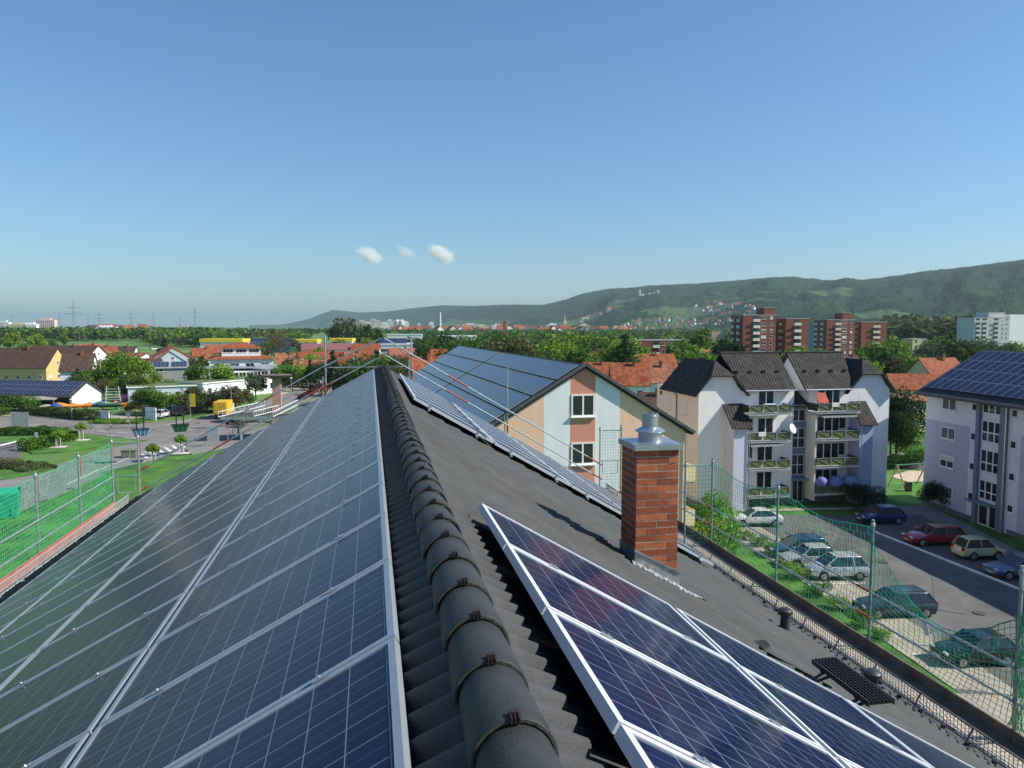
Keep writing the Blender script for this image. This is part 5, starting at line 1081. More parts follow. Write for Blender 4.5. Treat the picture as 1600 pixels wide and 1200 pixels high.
for px, w, h, lab in ((720, 26, 17, 'white town block right of the white tower'), (735, 40, 22, 'pale pinkish town block'), (752, 34, 19, 'cream town block in a row'), (778, 26, 20, 'bright white town block'), (865, 30, 22, 'wide white block left of the church'), (913, 26, 21, 'cream white block right of the church'), (963, 14, 16, 'yellowish twin-gabled building at the hill foot'), (977, 13, 16, 'white twin-gabled building at the hill foot')): hirise(px, 1800, w, h, PG if 'pink' in lab else (CREAM if 'cream' in lab or 'yellow' in lab else WHITE), lab, 14, cat='building')
for i, px in enumerate((620.5, 627.5)):
    x, y, z = hill_at(px, 2450); tag(MB().lathe([(9, 0), (9, 34), (7.5, 36), (.1, 38)], 14).build('silo', PG, loc=(x, y, 0)), 'round concrete silo on the horizon, %s of two' % ('left' if i == 0 else 'right'), 'silo')
x, y, z = hill_at(688, 2400); tag(MB().lathe([(3.2, 0), (3.0, 20), (2.0, 60), (1.9, 62)], 12).build('white_tower', mat('white_mast', (.8, .8, .8), .8), loc=(x, y, 0)), 'slender white chimney tower rising above the far town', 'tower')
x, y, z = hill_at(882, 1800); ct = empty('church', (x, y, z), 0, 'sandstone church with pointed spire in the old town', 'church'); SANDST = mat('sandstone', (.48, .36, .27), .9)
MB().box(-5, 5, -5, 5, 0, 26).box(-32, -5, -6, 6, 0, 12).build('wall', SANDST, ct); MB().lathe([(5.5, 26), (2, 33), (1.4, 40), (.1, 50)], 8).build('spire', SANDST, ct); MB().slab([(-32, -7, 11.5), (-5, -7, 11.5), (-5, 0, 18), (-32, 0, 18)], .3).slab([(-5, 7, 11.5), (-32, 7, 11.5), (-32, 0, 18), (-5, 0, 18)], .3).build('roof', RED1, ct)
for i, (px, w, h) in enumerate(((999.5, 7, 44), (1004, 10, 22), (1009, 16, 18), (1015, 16, 22), (1022, 10, 24), (1028, 12, 28))):
    x, y, z = hill_at(px, 4300); tag(MB().box(-w/2, w/2, 0, 12, -12, h).box(-w/2-.4, w/2+.4, -.4, 12, h, h+1).build('hillside_building', CREAM if i > 3 else WHITE, loc=(x, y, z)), ['tall narrow white slab at the left of the hillside complex', 'low white wing beside the tall slab of the hillside complex', 'white middle wing of the hillside complex', 'stepped white wing of the hillside complex', 'cream wing of the hillside complex', 'cream end block, rightmost of the hillside complex'][i], 'building', 'pale building complex on the hillside')
# ------------------------------------------------------------------ pylons
PYL = mat('pylon_steel', (.24, .25, .27), .6, metal=.4)
def pylon(name='pylon'):
    b = MB(); h = 50; lv = [(0, 3.6), (14, 2.2), (26, 1.2), (38, .9), (50, .25)]
    for (z0, w0), (z1, w1) in zip(lv[:-1], lv[1:]):
        for sx in (-1, 1):
            for sy in (-1, 1): b.bar((sx*w0, sy*w0, z0), (sx*w1, sy*w1, z1), .22, .22)
            b.bar((sx*w0, -w0, z0), (-sx*w1, -w1, z1), .12, .12); b.bar((w0*sx, -w0, z0), (w1*sx, w1, z1), .12, .12)
    for z, L in ((33, 13), (41, 9.5)):
        for s in (-1, 1): b.bar((0, 0, z+1.6), (s*L, 0, z), .3, .3).bar((0, 0, z), (s*L, 0, z), .3, .3).bar((s*L, 0, z), (s*L, 0, z-2), .15, .15)
    return b
pp = None
for i, (px, top, D, lab) in enumerate(((116, 471, 1100, 'tallest lattice pylon on the left horizon'), (94, 488, 1700, 'smaller pylon just left of the tallest one'), (19, 491, 1900, 'faint pylon at the far left above the white blocks'), (156, 486, 1800, 'pylon right of the tallest, above the treeline'), (205, 485, 1600, 'pylon over the meadow'), (240, 487, 1500, 'pylon right of the meadow'), (281, 493, 1900, 'small pylon above the supermarket'), (305, 481, 1400, 'slender pylon above the yellow roof band'), (371, 497, 2300, 'faint small pylon left of the bare tree'), (583, 487, 800, 'tall lattice pylon right of the round grove'), (138, 490, 2500, 'faint pylon between larger ones'))):
    hh = H+(510-top)/1175*D; x, y = at(px, D)
    if pp is None: pp = pylon().build('pylon', PYL); o = pp
    else: o = clone(pp)
    o.location = (x, y, 0); o.scale = (hh/50*.9, hh/50*.9, hh/50); o.rotation_euler = (0, 0, .4*(i % 3)); tag(o, lab, 'pylon', 'pylons on the plain')
# ------------------------------------------------------------------ leaves, trees, shrubs, woods
def leafmat(nm, c1, c2, rnd=.18): return mat(nm, c1, .85, var=.3, scale=.9, col2=c2, spec=.25, rnd=rnd, trans=.28, detail=3)
LF = {'spring': leafmat('leaf_spring', (.13, .23, .020), (.19, .31, .032)), 'mid': leafmat('leaf_mid', (.075, .155, .018), (.125, .23, .028)), 'dark': leafmat('leaf_dark', (.030, .080, .015), (.052, .115, .020)),
      'fir': leafmat('needle_dark', (.010, .032, .014), (.022, .052, .018)), 'olive': leafmat('leaf_olive', (.075, .095, .030), (.12, .13, .045)), 'grey': leafmat('leaf_greygreen', (.07, .105, .055), (.10, .14, .07)),
      'bud': leafmat('brown_buds', (.085, .078, .040), (.12, .115, .055)), 'plum': leafmat('leaf_purple', (.050, .018, .025), (.080, .030, .035)), 'lilac': leafmat('lilac_blossom', (.25, .10, .30), (.35, .16, .40)), 'blossom': leafmat('white_blossom', (.5, .5, .42), (.62, .62, .52))}
BARK = mat('bark', (.075, .055, .040), .95, var=.3, scale=8, bump=.5)
def leafcloud(seed, kind, n, size):
    """many small leaf faces gathered in clumps inside a crown of unit height; returns V, F"""
    r = np.random.default_rng(seed)
    if kind == 'broad': nc, R, cz, sx, sz = 26, .40, .53, 1.0, 1.1
    elif kind == 'tall': nc, R, cz, sx, sz = 22, .22, .55, .8, 2.1
    elif kind == 'ball': nc, R, cz, sx, sz = 14, .45, .5, 1, .9
    elif kind == 'bush': nc, R, cz, sx, sz = 16, .50, .42, 1.25, .8
    elif kind == 'spread': nc, R, cz, sx, sz = 30, .40, .52, 1.3, .98
    if kind == 'fir':
        C = []; rr = []
        for i in range(60):
            z = r.random()**.8; a = r.random()*6.28; w = (1-z)*.24*(.55+.45*r.random()); C.append((math.cos(a)*w, math.sin(a)*w, .10+z*.88)); rr.append(.035+.07*(1-z))
        C = np.array(C); rr = np.array(rr)
    elif kind == 'poplar':
        z = r.random(40); a = r.random(40)*6.28; w = .11*np.sin(np.pi*np.clip(z*.9+.08, 0, 1))**.6; C = np.stack([np.cos(a)*w, np.sin(a)*w, .08+z*.86], -1); rr = .05+.04*r.random(40)
    else:
        d = r.normal(size=(nc, 3)); d /= np.linalg.norm(d, axis=1)[:, None]; d *= (r.random(nc)**.42)[:, None]*R*.72
        C = d*np.array([sx, sx, sz])+np.array([0, 0, cz]); rr = R*(.26+.26*r.random(nc))
    if kind == 'bush': C[:, 2] = np.abs(C[:, 2]-.05)+.08
    k = r.choice(len(C), n, p=rr**2/np.sum(rr**2)); d = r.normal(size=(n, 3)); d /= np.linalg.norm(d, axis=1)[:, None]
    P = C[k]+d*rr[k, None]*(.55+.5*r.random(n)**.6)[:, None]
    nn = d+.7*r.normal(size=(n, 3)); nn /= np.linalg.norm(nn, axis=1)[:, None]; t = np.cross(nn, r.normal(size=(n, 3))); t /= np.linalg.norm(t, axis=1)[:, None]; b = np.cross(nn, t)
    s = size*(.6+.8*r.random(n))[:, None]; V = np.stack([P-t*s, P-b*s*.6, P+t*s, P+b*s*.6], 1).reshape(-1, 3)
    return V, np.arange(4*n).reshape(n, 4)
def trunk(kind, seed):
    r = random.Random(seed); b = MB(); top = .95 if kind in ('fir', 'poplar') else .62
    b.tube((0, 0, -.02), (.01, 0, top*.5), .028, 7, r2=.018, cap=False).tube((.01, 0, top*.5), (0, .01, top), .018, 6, r2=.006, cap=False)
    if kind not in ('fir', 'poplar'):
        for i in range(8):
            a = i*.8+r.random(); z = .22+.05*i; L = .30; p = Vector((math.cos(a)*L, math.sin(a)*L, z+.2)); b.tube((0, 0, z), p, .010, 5, r2=.003, cap=False)
            for q in range(2): b.tube(p*.6+Vector((0, 0, z*.4)), p*.6+Vector((0, 0, z*.4))+Vector((r.uniform(-.15, .15), r.uniform(-.15, .15), .15)), .005, 4, r2=.002, cap=False)
    return b
CRN = {}; TK = {}
def proto(kind, m, seed, n, size):
    key = (kind, m, seed, n)
    if key not in CRN:
        V, F = leafcloud(seed, kind, n, size); o = npmesh('crown', V, F, LF[m]); CRN[key] = o.data; bpy.data.objects.remove(o)
        if (kind, seed) not in TK: t = trunk(kind, seed).build('trunk', BARK); TK[(kind, seed)] = t.data; bpy.data.objects.remove(t)
    return CRN[key], TK[(kind, seed)]
TRN = random.Random(99)
def tree(px, D, h, kind='broad', m='mid', label=None, group=None, pos=None, w=1.0, q=None, name=None, cat=None, z0=0):
    x, y = pos if pos else at(px, D); dist = D or math.hypot(x, y); lod = q if q is not None else (0 if dist < 110 else 1 if dist < 300 else 2)
    n, size = ((5200, .020), (1700, .032), (620, .052), (800, .011))[lod]; seed = TRN.randrange(3); 
    if kind in ('fir', 'poplar'): size *= .75
    cm, tm = proto(kind, m, seed, n, size)
    nm = name or {'fir': 'conifer', 'poplar': 'poplar_tree', 'bush': 'shrub'}.get(kind, 'tree'); r = empty(nm, (x, y, z0), TRN.uniform(0, 6.28), label, cat or ('shrub' if kind == 'bush' else 'tree'), group); r.scale = (h*w, h*w, h)
    put('crown', cm, r)
    if kind != 'bush': put('trunk', tm, r)
    return r
def row(specs, group=None):
    for s in specs: tree(*s[:5], label=s[5] if len(s) > 5 else None, group=group if len(s) < 7 else s[6], w=s[7] if len(s) > 7 else 1.0)
ADJ = {'spring': 'bright spring green', 'mid': 'mid green', 'dark': 'dark green', 'fir': 'very dark', 'olive': 'olive green', 'bud': 'brownish budding', 'grey': 'greyish green'}
def nth(i, n): return 'leftmost' if i == 0 else 'rightmost' if i == n-1 else ORD[i]+' from the left' if i <= n//2 and i < 20 else ORD[min(19, n-1-i)]+' from the right'
def belt(n, pa, pb, Da, Db, h0, h1, kinds, mats, label, group, seed):
    r = random.Random(seed); where = group.replace('trees ', '')
    for i in range(n):
        px = pa+(pb-pa)*(i+r.random())/n; D = r.uniform(Da, Db); k = r.choice(kinds); m = r.choice(mats)
        tree(px, D, r.uniform(h0, h1), k, m, label='%s tree, %s of the trees %s' % (ADJ[m], nth(i, n), where), group=group, w=r.uniform(.9, 1.25))
def wood(name, label, n, pa, pb, Da, Db, h0, h1, mats, seed, leaves=46, size=.11, hillside=False, mw=None):
    """a far wood that reads as one mass: crowns of leaf faces in one object"""
    r = np.random.default_rng(seed); Vs = []; Fs = []; Ms = []; k = 0
    protos = [leafcloud(s+seed*10, 'broad', leaves, size) for s in range(4)]
    pxs_ = r.uniform(pa, pb, n); Ds = np.sqrt(r.uniform(Da**2, Db**2, n)); hs = r.uniform(h0, h1, n); patch = vnoise(pxs_/22+seed, Ds/120, 3)
    for i in range(n):
        V, F = protos[i % 4]; px, D, h = pxs_[i], Ds[i], hs[i]; x, y = at(px, D); z = 0.0
        if hillside or D > 1200: z = max(0.0, float(hill_z(np.array([px]), np.array([D]))[0]))
        a = r.random()*6.28; c_, s_ = math.cos(a), math.sin(a); W_ = h*r.uniform(1.0, 1.5)
        Vs.append(np.stack([x+(V[:, 0]*c_-V[:, 1]*s_)*W_, y+(V[:, 0]*s_+V[:, 1]*c_)*W_, z+V[:, 2]*h-.05*h], -1)); Fs.append(F+k); k += len(V)
        mi = int(min(.999, max(0, patch[i]+r.normal(0, .16)))*len(mats)); Ms.append(np.full(len(F), mi))
    o = npmesh(name, np.concatenate(Vs), np.concatenate(Fs), [LFW[m] for m in mats], mi=np.concatenate(Ms)); return tag(o, label, 'woodland', None, 'stuff')
LFW = {k: leafmat('wood_'+k, *v, rnd=0) for k, v in {'spring': ((.095, .18, .025), (.14, .25, .035)), 'mid': ((.060, .135, .018), (.095, .19, .026)), 'dark': ((.024, .065, .014), (.04, .09, .02)), 'olive': ((.07, .09, .032), (.10, .12, .045)), 'grey': ((.06, .095, .045), (.09, .12, .06)), 'bud': ((.07, .065, .04), (.095, .085, .05))}.items()}
# far woods across the plain
wood('woodland', 'broad green wood behind the meadow on the left', 640, -60, 330, 860, 1250, 15, 20, ['mid', 'spring', 'dark', 'mid', 'olive'], 1)
wood('woodland', 'wood behind the supermarket halls in the left middle distance', 420, 230, 480, 620, 1000, 10, 16, ['mid', 'spring', 'bud', 'dark'], 2)
wood('woodland', 'distant strip of woodland on the left horizon', 420, -80, 600, 1250, 2300, 12, 18, ['dark', 'mid', 'grey'], 3, leaves=26, size=.15)
wood('woodland', 'trees of the plain before the far town, middle of the view', 560, 560, 860, 640, 1500, 9, 15, ['mid', 'dark', 'grey', 'spring'], 4, leaves=36)
wood('woodland', 'broad wood at the foot of the hills in the middle', 1100, 740, 1240, 640, 1900, 10, 16, ['mid', 'grey', 'spring', 'olive', 'dark'], 5, leaves=34)
wood('woodland', 'tree-covered plain between the brick towers and the hills', 1000, 1180, 1720, 560, 1500, 10, 17, ['mid', 'grey', 'dark', 'mid', 'spring'], 6, leaves=34)
wood('woodland', 'pale spring-green tall poplar wood behind the brick towers, right', 460, 1385, 1545, 560, 700, 24, 29, ['grey', 'olive', 'grey'], 7, leaves=70, size=.075)
wood('woodland', 'trees among the old town roofs', 420, 720, 1010, 1400, 2300, 9, 14, ['dark', 'grey', 'mid'], 8, leaves=24, size=.15)
wood('woodland', 'trees among the houses of the hillside suburb', 420, 960, 1200, 2150, 3000, 8, 13, ['dark', 'grey', 'mid'], 9, leaves=20, size=.16)
wood('woodland', 'trees below the white tower', 300, 600, 770, 1250, 2400, 9, 15, ['dark', 'grey', 'mid'], 10, leaves=24, size=.15)
# individually seen trees: left
row([(100, 640, 13, 'broad', 'mid', 'green tree at the near edge of the left wood above the brown roofs'), (20, 560, 14, 'broad', 'spring', 'light green tree left above the farmhouse roof', None, 1.3), (55, 540, 13, 'broad', 'spring', 'broad spring green tree above the farmhouse ridge', None, 1.4), (-5, 520, 14, 'broad', 'mid', 'green tree cut by the left edge of the picture')])
tree(255, 430, 11, 'fir', 'fir', 'dark conifer beside the supermarket hall', w=1.6)
tree(150, 300, 6, 'bush', 'dark', 'dark shrub on the meadow edge'); tree(212, 300, 7, 'broad', 'dark', 'dark green tree right of the small pale house', w=1.3)
tree(436, 330, 21, 'tall', 'bud', 'tall bare tree with brown buds rising above the halls', w=1.2, q=3)
tree(430, 322, 19, 'tall', 'bud', 'second bare crown leaning left beside the tall bare tree', w=1.0, q=3)
for px, D, h, m, lab in ((527, 620, 25, 'olive', 'olive green round tree, left one of the grove before the blue hill'), (540, 640, 26, 'olive', 'olive green tree, middle of the grove before the blue hill'), (553, 630, 24, 'grey', 'greyish tree, right one of the grove before the blue hill')): tree(px, D, h, 'broad', m, lab, w=1.1)
tree(182, 205, 11.5, 'broad', 'mid', 'large bushy green tree behind the solar barn', w=1.25, q=0); tree(171, 212, 10, 'broad', 'spring', 'lighter green tree at the left of the large bushy one', w=1.1); tree(212, 200, 10, 'broad', 'spring', 'spring green tree before the grey workshop', w=1.0); tree(198, 208, 9, 'broad', 'olive', 'olive green tree behind the workshop satellite dish', w=1.2)
tree(150, 232, 7, 'broad', 'blossom', 'white flowering tree by the white gable', w=1.2); tree(134, 226, 6.5, 'broad', 'bud', 'reddish brown budding tree beside the street lamp', w=1.1); tree(118, 215, 5.5, 'fir', 'fir', 'small dark conifer behind the barn roof', w=2); tree(192, 172, 2.6, 'bush', 'lilac', 'violet flowering shrub behind the barn gable')
tree(5, 152, 4.6, 'bush', 'dark', 'large dark shrub at the left end of the solar barn', w=2.1); tree(22, 154, 4.0, 'bush', 'mid', 'dark green shrub beside the largest one at the barn', w=2)
tree(228, 148, 6.2, 'broad', 'mid', 'round green tree at the left end of the low white building', w=1.25, q=0); tree(243, 147, 5.2, 'broad', 'mid', 'smaller green tree next to the round one before the white building', w=1.2); tree(228, 141, 3.0, 'broad', 'bud', 'small reddish brown tree beside the parked cars', w=1.3)
tree(310, 196, 8.5, 'broad', 'mid', 'green tree in front of the curved roof wing, left', w=1.1); tree(346, 190, 8.8, 'broad', 'spring', 'bright green tree before the ribbon windows', w=1.1); tree(262, 186, 5.5, 'bush', 'mid', 'green shrub below the grey workshop', w=1.3)
tree(295, 150, 7.0, 'tall', 'bud', 'thin half bare tree beside the yellow flag', w=1.2); tree(306, 150, 5.5, 'broad', 'olive', 'olive shrub like tree right of the yellow flag', w=1.1); tree(283, 148, 5.0, 'broad', 'olive', 'loose olive tree left of the yellow flag', w=1.1); tree(320, 152, 4.5, 'broad', 'dark', 'dark shrub before the white wall')
tree(350, 152, 5.8, 'broad', 'bud', 'brownish green spreading tree behind the yellow truck', w=1.5); tree(365, 155, 5.4, 'broad', 'olive', 'low olive tree right of the brownish one', w=1.3); tree(384, 162, 4.6, 'ball', 'dark', 'clipped dark green round tree beside the parked cars', w=.9)
tree(397, 178, 7, 'broad', 'grey', 'greyish tree in front of the white hall', w=1.1)
for px, D, h, k, m, lab in ((470, 215, 8, 'broad', 'spring', 'bright green tree at the street before the small house'), (452, 240, 9, 'broad', 'olive', 'olive tree right of the white hall'), (455, 200, 5, 'ball', 'dark', 'dark rounded tree right of the white hall'), (483, 205, 8.5, 'fir', 'fir', 'dark conifer in front of the small hipped house'), (497, 215, 8, 'broad', 'dark', 'dark broad tree beside the street conifers'), (519, 190, 11.5, 'fir', 'fir', 'tall dark spruce left of the red sleeved post'), (532, 185, 8, 'fir', 'dark', 'smaller spruce right of the tall one'), (560, 165, 12, 'broad', 'olive', 'large brownish green tree behind the left guard rails'), (574, 160, 12, 'broad', 'dark', 'large dark tree left of the ridge end'), (550, 170, 9, 'broad', 'dark', 'dark tree under the upper guard rail'), (588, 175, 12, 'fir', 'fir', 'dark fir directly behind the ridge end'), (500, 300, 10, 'broad', 'spring', 'bright green tree behind the low orange roof'), (456, 290, 10, 'broad', 'mid', 'green trees crown left of the purple red hall'), (400, 300, 9, 'broad', 'mid', 'green crown behind the upper pyramid roof'), (320, 270, 8, 'broad', 'dark', 'dark tree between the gabled house and the white hall'), (333, 250, 9, 'broad', 'mid', 'green tree left of the white hall'), (300, 240, 8, 'broad', 'olive', 'olive tree right of the orange gabled house')):
    tree(px, D, h, k, m, lab, w=1.15)
for i, (px, D, h) in enumerate(((576, 420, 19), (590, 430, 17), (566, 440, 16))): tree(px, D, h, 'poplar', 'dark', 'slender dark poplar near the tall pylon, %s of three' % ('leftmost middle rightmost'.split()[(1, 2, 0)[i]]), w=1.1)
tree(671, 230, 14.5, 'broad', 'dark', 'large dark round tree left of the white office block', w=.95, q=0)
tree(681, 232, 12, 'fir', 'fir', 'dark conifer overlapping the large round tree', w=1.8)
belt(16, 595, 665, 150, 300, 7, 10, ['broad', 'spread'], ['olive', 'mid', 'bud'], 'bushy olive green tree beyond the far ridge end', 'trees beyond the ridge end', 21)
belt(14, 560, 780, 330, 560, 9, 13, ['broad'], ['mid', 'dark', 'spring'], 'green tree around the white halls behind the ridge end', 'trees around the white halls', 22)
belt(15, 380, 560, 330, 600, 8, 12, ['broad'], ['mid', 'dark', 'bud'], 'tree between the halls in the left middle distance', 'trees between the halls', 23)
belt(7, 0, 120, 290, 560, 7, 11, ['broad'], ['mid', 'spring', 'dark'], 'tree behind the farm roofs on the left', 'trees behind the farm roofs', 24)
belt(13, 118, 236, 176, 238, 4.5, 7.5, ['broad', 'bush', 'spread'], ['mid', 'olive', 'spring', 'dark'], '', 'trees between farm and workshop', 41)
belt(14, 196, 345, 150, 172, 2.6, 5.0, ['broad', 'bush', 'bush'], ['mid', 'olive', 'spring', 'dark'], '', 'trees before low white buildings', 42)
belt(14, 300, 470, 196, 260, 4.5, 8.0, ['broad', 'bush', 'spread'], ['mid', 'spring', 'olive', 'dark'], '', 'trees around the white hall', 43)
belt(9, 470, 590, 200, 300, 6, 9.5, ['broad', 'spread'], ['mid', 'spring', 'dark', 'olive'], '', 'trees along the far street', 44)
# middle belt behind the red roofs
belt(46, 700, 1010, 190, 330, 12, 16.5, ['broad', 'spread', 'broad'], ['mid', 'dark', 'spring', 'mid', 'olive'], 'bushy tree in the green belt behind the red roofs', 'trees behind the red roofs', 25)
belt(22, 860, 1140, 260, 420, 12, 15, ['broad', 'tall'], ['mid', 'spring', 'olive', 'dark'], 'tree around the low brick block', 'trees around the low brick block', 26)
tree(978, 210, 15.5, 'fir', 'dark', 'dark pointed conifer left of the low brick block', w=1.7); tree(1007, 282, 10, 'broad', 'spring', 'light green tree before the left end of the low brick block'); tree(1044, 280, 9, 'broad', 'olive', 'olive tree before the middle of the low brick block')
tree(1097, 270, 17, 'poplar', 'mid', 'slim upright green tree right of the low brick block', w=1.6); tree(1095, 230, 12, 'broad', 'mid', 'broad green tree beneath the slim upright one', w=1.3); tree(1137, 250, 14.5, 'broad', 'fir', 'very dark tree directly left of the tallest brick tower', w=1.1); tree(1152, 240, 12, 'fir', 'fir', 'dark conifer at the foot of the tallest brick tower', w=1.8)
belt(12, 1225, 1300, 150, 240, 10, 12.8, ['broad'], ['spring', 'mid', 'mid'], 'fresh green tree above the ridge of the balcony block', 'trees above the balcony block ridge', 27)
belt(12, 1335, 1445, 180, 300, 9, 13, ['broad', 'tall'], ['spring', 'mid', 'dark', 'olive'], 'tree right of the balcony block below the brick towers', 'trees below the brick towers', 28)
tree(1400, 190, 10, 'broad', 'plum', 'purple leaved tree among green ones, right of the balcony block', w=.95); tree(1413, 185, 9, 'broad', 'dark', 'dark green tree beside the purple leaved one'); tree(1398, 290, 15, 'broad', 'spring', 'yellowish green tree before the pale yellow block'); tree(1385, 200, 11, 'poplar', 'dark', 'narrow dark tree left of the purple leaved one', w=1.5)
tree(1487, 300, 15, 'broad', 'dark', 'large dark tree right of the cream block', w=1.2); tree(1470, 290, 11, 'broad', 'fir', 'dark tree under the large dark one'); belt(12, 1445, 1640, 240, 380, 11, 15, ['broad', 'spread'], ['grey', 'dark', 'olive', 'spring'], 'tree above the solar roof on the right', 'trees above the right solar roof', 29)
tree(1408, 100, 10.4, 'spread', 'fir', 'huge dark yew-like evergreen between the two white blocks', w=.72, q=0); tree(1399, 98, 8.5, 'spread', 'fir', 'dark evergreen half hidden by the white block corner', w=.7, q=0); tree(1424, 96, 7.0, 'spread', 'dark', 'lower right part of dark evergreens between the blocks', w=.7, q=0); tree(1440, 93, 3.2, 'bush', 'mid', 'round green hedge shrub across the far street', w=1.2, q=1)
for i, px in enumerate((1392, 1402, 1412, 1422, 1432)): tree(px, 92, 2.2, 'bush', 'dark', 'dark clipped hedge plant along the far street', 'hedge along the far street', w=1.3, q=1)
# near right
tree(0, 0, 6.6, 'ball', 'spring', 'bright spring green bushy tree behind the green net', pos=(24.2, 49.3), w=.85, q=0); tree(0, 0, 5.4, 'ball', 'spring', 'lower part of bright green foliage beside the peach wall', pos=(21.6, 47.2), w=.9, q=0)
tree(0, 0, 3.4, 'bush', 'fir', 'very dark round shrub at the foot of the lilac wall', pos=(53.0, 62.3), w=.95, q=0)
tree(0, 0, 2.9, 'bush', 'fir', 'dark broad shrub below the blue parasols', pos=(46.2, 63.6), w=1.4, q=0)
for i, (px, py, s) in enumerate(((1168, 838, 1.0), (1188, 848, 1.1), (1210, 862, 1.3), (1228, 875, .9), (1243, 897, 1.3), (1278, 925, 1.2), (1311, 946, 1.1), (1345, 974, 1.3), (1372, 992, .9), (1150, 822, .9))):
    x, y = atb(px, py+6); tree(0, 0, s, 'bush', 'mid' if i % 2 else 'spring', 'small rounded shrub in the strip below the car park, %s' % ['second from the far end', 'third from the far end', 'fourth from the far end', 'fifth from the far end', 'middle one', 'fifth from the near end', 'third from the near end', 'second from the near end', 'nearest one', 'farthest one'][i], 'shrubs along the car park strip', pos=(x, y), w=1.4, q=1)
# left hedges and island planting
def hedge(pts, h, w, m, label, seed=1):
    P = [G(*p) for p in pts]; r = np.random.default_rng(seed); Vs = []; L = 0
    for a, b in zip(P[:-1], P[1:]):
        n = int((b-a).length*h*w*120)+50; t = r.random(n); d = (b-a).normalized(); nn = Vector((-d.y, d.x, 0)); o = r.uniform(-1, 1, n); z = r.random(n); side = r.random(n) < .6
        o = np.where(side & (r.random(n) < .5), np.sign(o)*(.85+.15*r.random(n)), o); z = np.where(side & (np.abs(o) < .85), .88+.15*r.random(n), z)
        c = np.stack([a.x+(b-a).x*t+nn.x*o*w/2, a.y+(b-a).y*t+nn.y*o*w/2, .05+z*h*(1+.12*np.sin(t*9+seed))], -1); u = r.normal(size=(n, 3)); u /= np.linalg.norm(u, axis=1)[:, None]; v = np.cross(u, r.normal(size=(n, 3))); v /= np.linalg.norm(v, axis=1)[:, None]; s = .13
        Vs.append(np.stack([c-u*s, c-v*s*.7, c+u*s, c+v*s*.7], 1).reshape(-1, 3))
    V = np.concatenate(Vs); return tag(npmesh('hedge', V, np.arange(len(V)).reshape(-1, 4), LF[m]), label, 'hedge')
hedge([(38, 648), (90, 652), (140, 657), (172, 655)], 1.7, 2.2, 'dark', 'long dark clipped hedge in front of the solar barn', 1)
hedge([(-40, 647), (10, 650)], 1.6, 2, 'mid', 'hedge end at the far left by the road', 9)
hedge([(150, 660), (185, 661), (228, 661)], .5, 4.5, 'mid', 'low green ground cover strip along the left kerb', 2)
hedge([(-10, 682), (40, 681), (84, 680)], 1.3, 2.6, 'dark', 'dark hedge beside the left car park', 3); hedge([(84, 680), (112, 686), (104, 692)], 1.2, 2.2, 'mid', 'hedge corner at the road island', 4)
hedge([(34, 706), (60, 702), (84, 697)], 1.5, 2.6, 'mid', 'bushy green hedge on the lawn island', 5)
hedge([(-5, 731), (40, 730), (62, 737)], .45, 4, 'olive', 'low ragged shrubs on the near left island', 6)
tree(0, 0, 1.9, 'bush', 'bud', 'reddish brown shrub on the near left island', pos=atb(15, 733), w=1.5, q=1)
hedge([(470, 625), (500, 607), (530, 592)], .9, 1.6, 'plum', 'dark reddish shrubs in a row along the pavement', 7)
for i, (px, py) in enumerate(((372, 668), (392, 660), (412, 652), (425, 646))): tree(0, 0, 1.5, 'bush', 'olive', 'olive low shrub on the bank behind the bus shelter', 'shrubs behind the bus shelter', pos=atb(px, py), w=2.2, q=1)
# clipped round street trees on stakes
STK = mat('white_stake', (.72, .70, .66), .8)
V, F = leafcloud(71, 'ball', 1400, .05); _o = npmesh('crown', V, F, LF['spring']); BALLME = _o.data; bpy.data.objects.remove(_o)
for px, pt, pb, lab in ((127, 661, 689, 'young ball headed street tree on the island, farthest left with road behind'), (91, 672, 700, 'young ball headed tree rising out of the hedge'), (239, 694, 722, 'young ball headed tree on stakes at the kerb, nearest the netting'), (283, 680, 710, 'young ball headed tree on stakes further right along the kerb')):
    x, y = atb(px, pb); D = 20562/(pb-510); hh = (pb-pt)/1175*D*1.04; r = empty('street_tree', (x, y, .15), 0, lab, 'tree', 'young street trees on stakes'); c = put('crown', BALLME, r, (0, 0, hh-1.75), 0, (2.2, 2.2, 1.8))
    MB().tube((0, 0, 0), (0, 0, hh-.7), .05, 6).build('trunk', BARK, r); b = MB()
    for a in (0, 2.1, 4.2): MB().tube((.35*math.cos(a), .35*math.sin(a), 0), (.3*math.cos(a), .3*math.sin(a), 1.5), .032, 6).build('stake', STK, r)
    MB().box(-1.1, 1.1, -.8, .8, 0, .04).build('tree_grate', mat('pale_slab', (.55, .53, .48), .9), r)
for (x, y, z, h, lab) in PENDING: tree(0, 0, h, 'ball', 'dark', lab, pos=(x, y), z0=z, q=1, cat='plant', name='potted_plant')
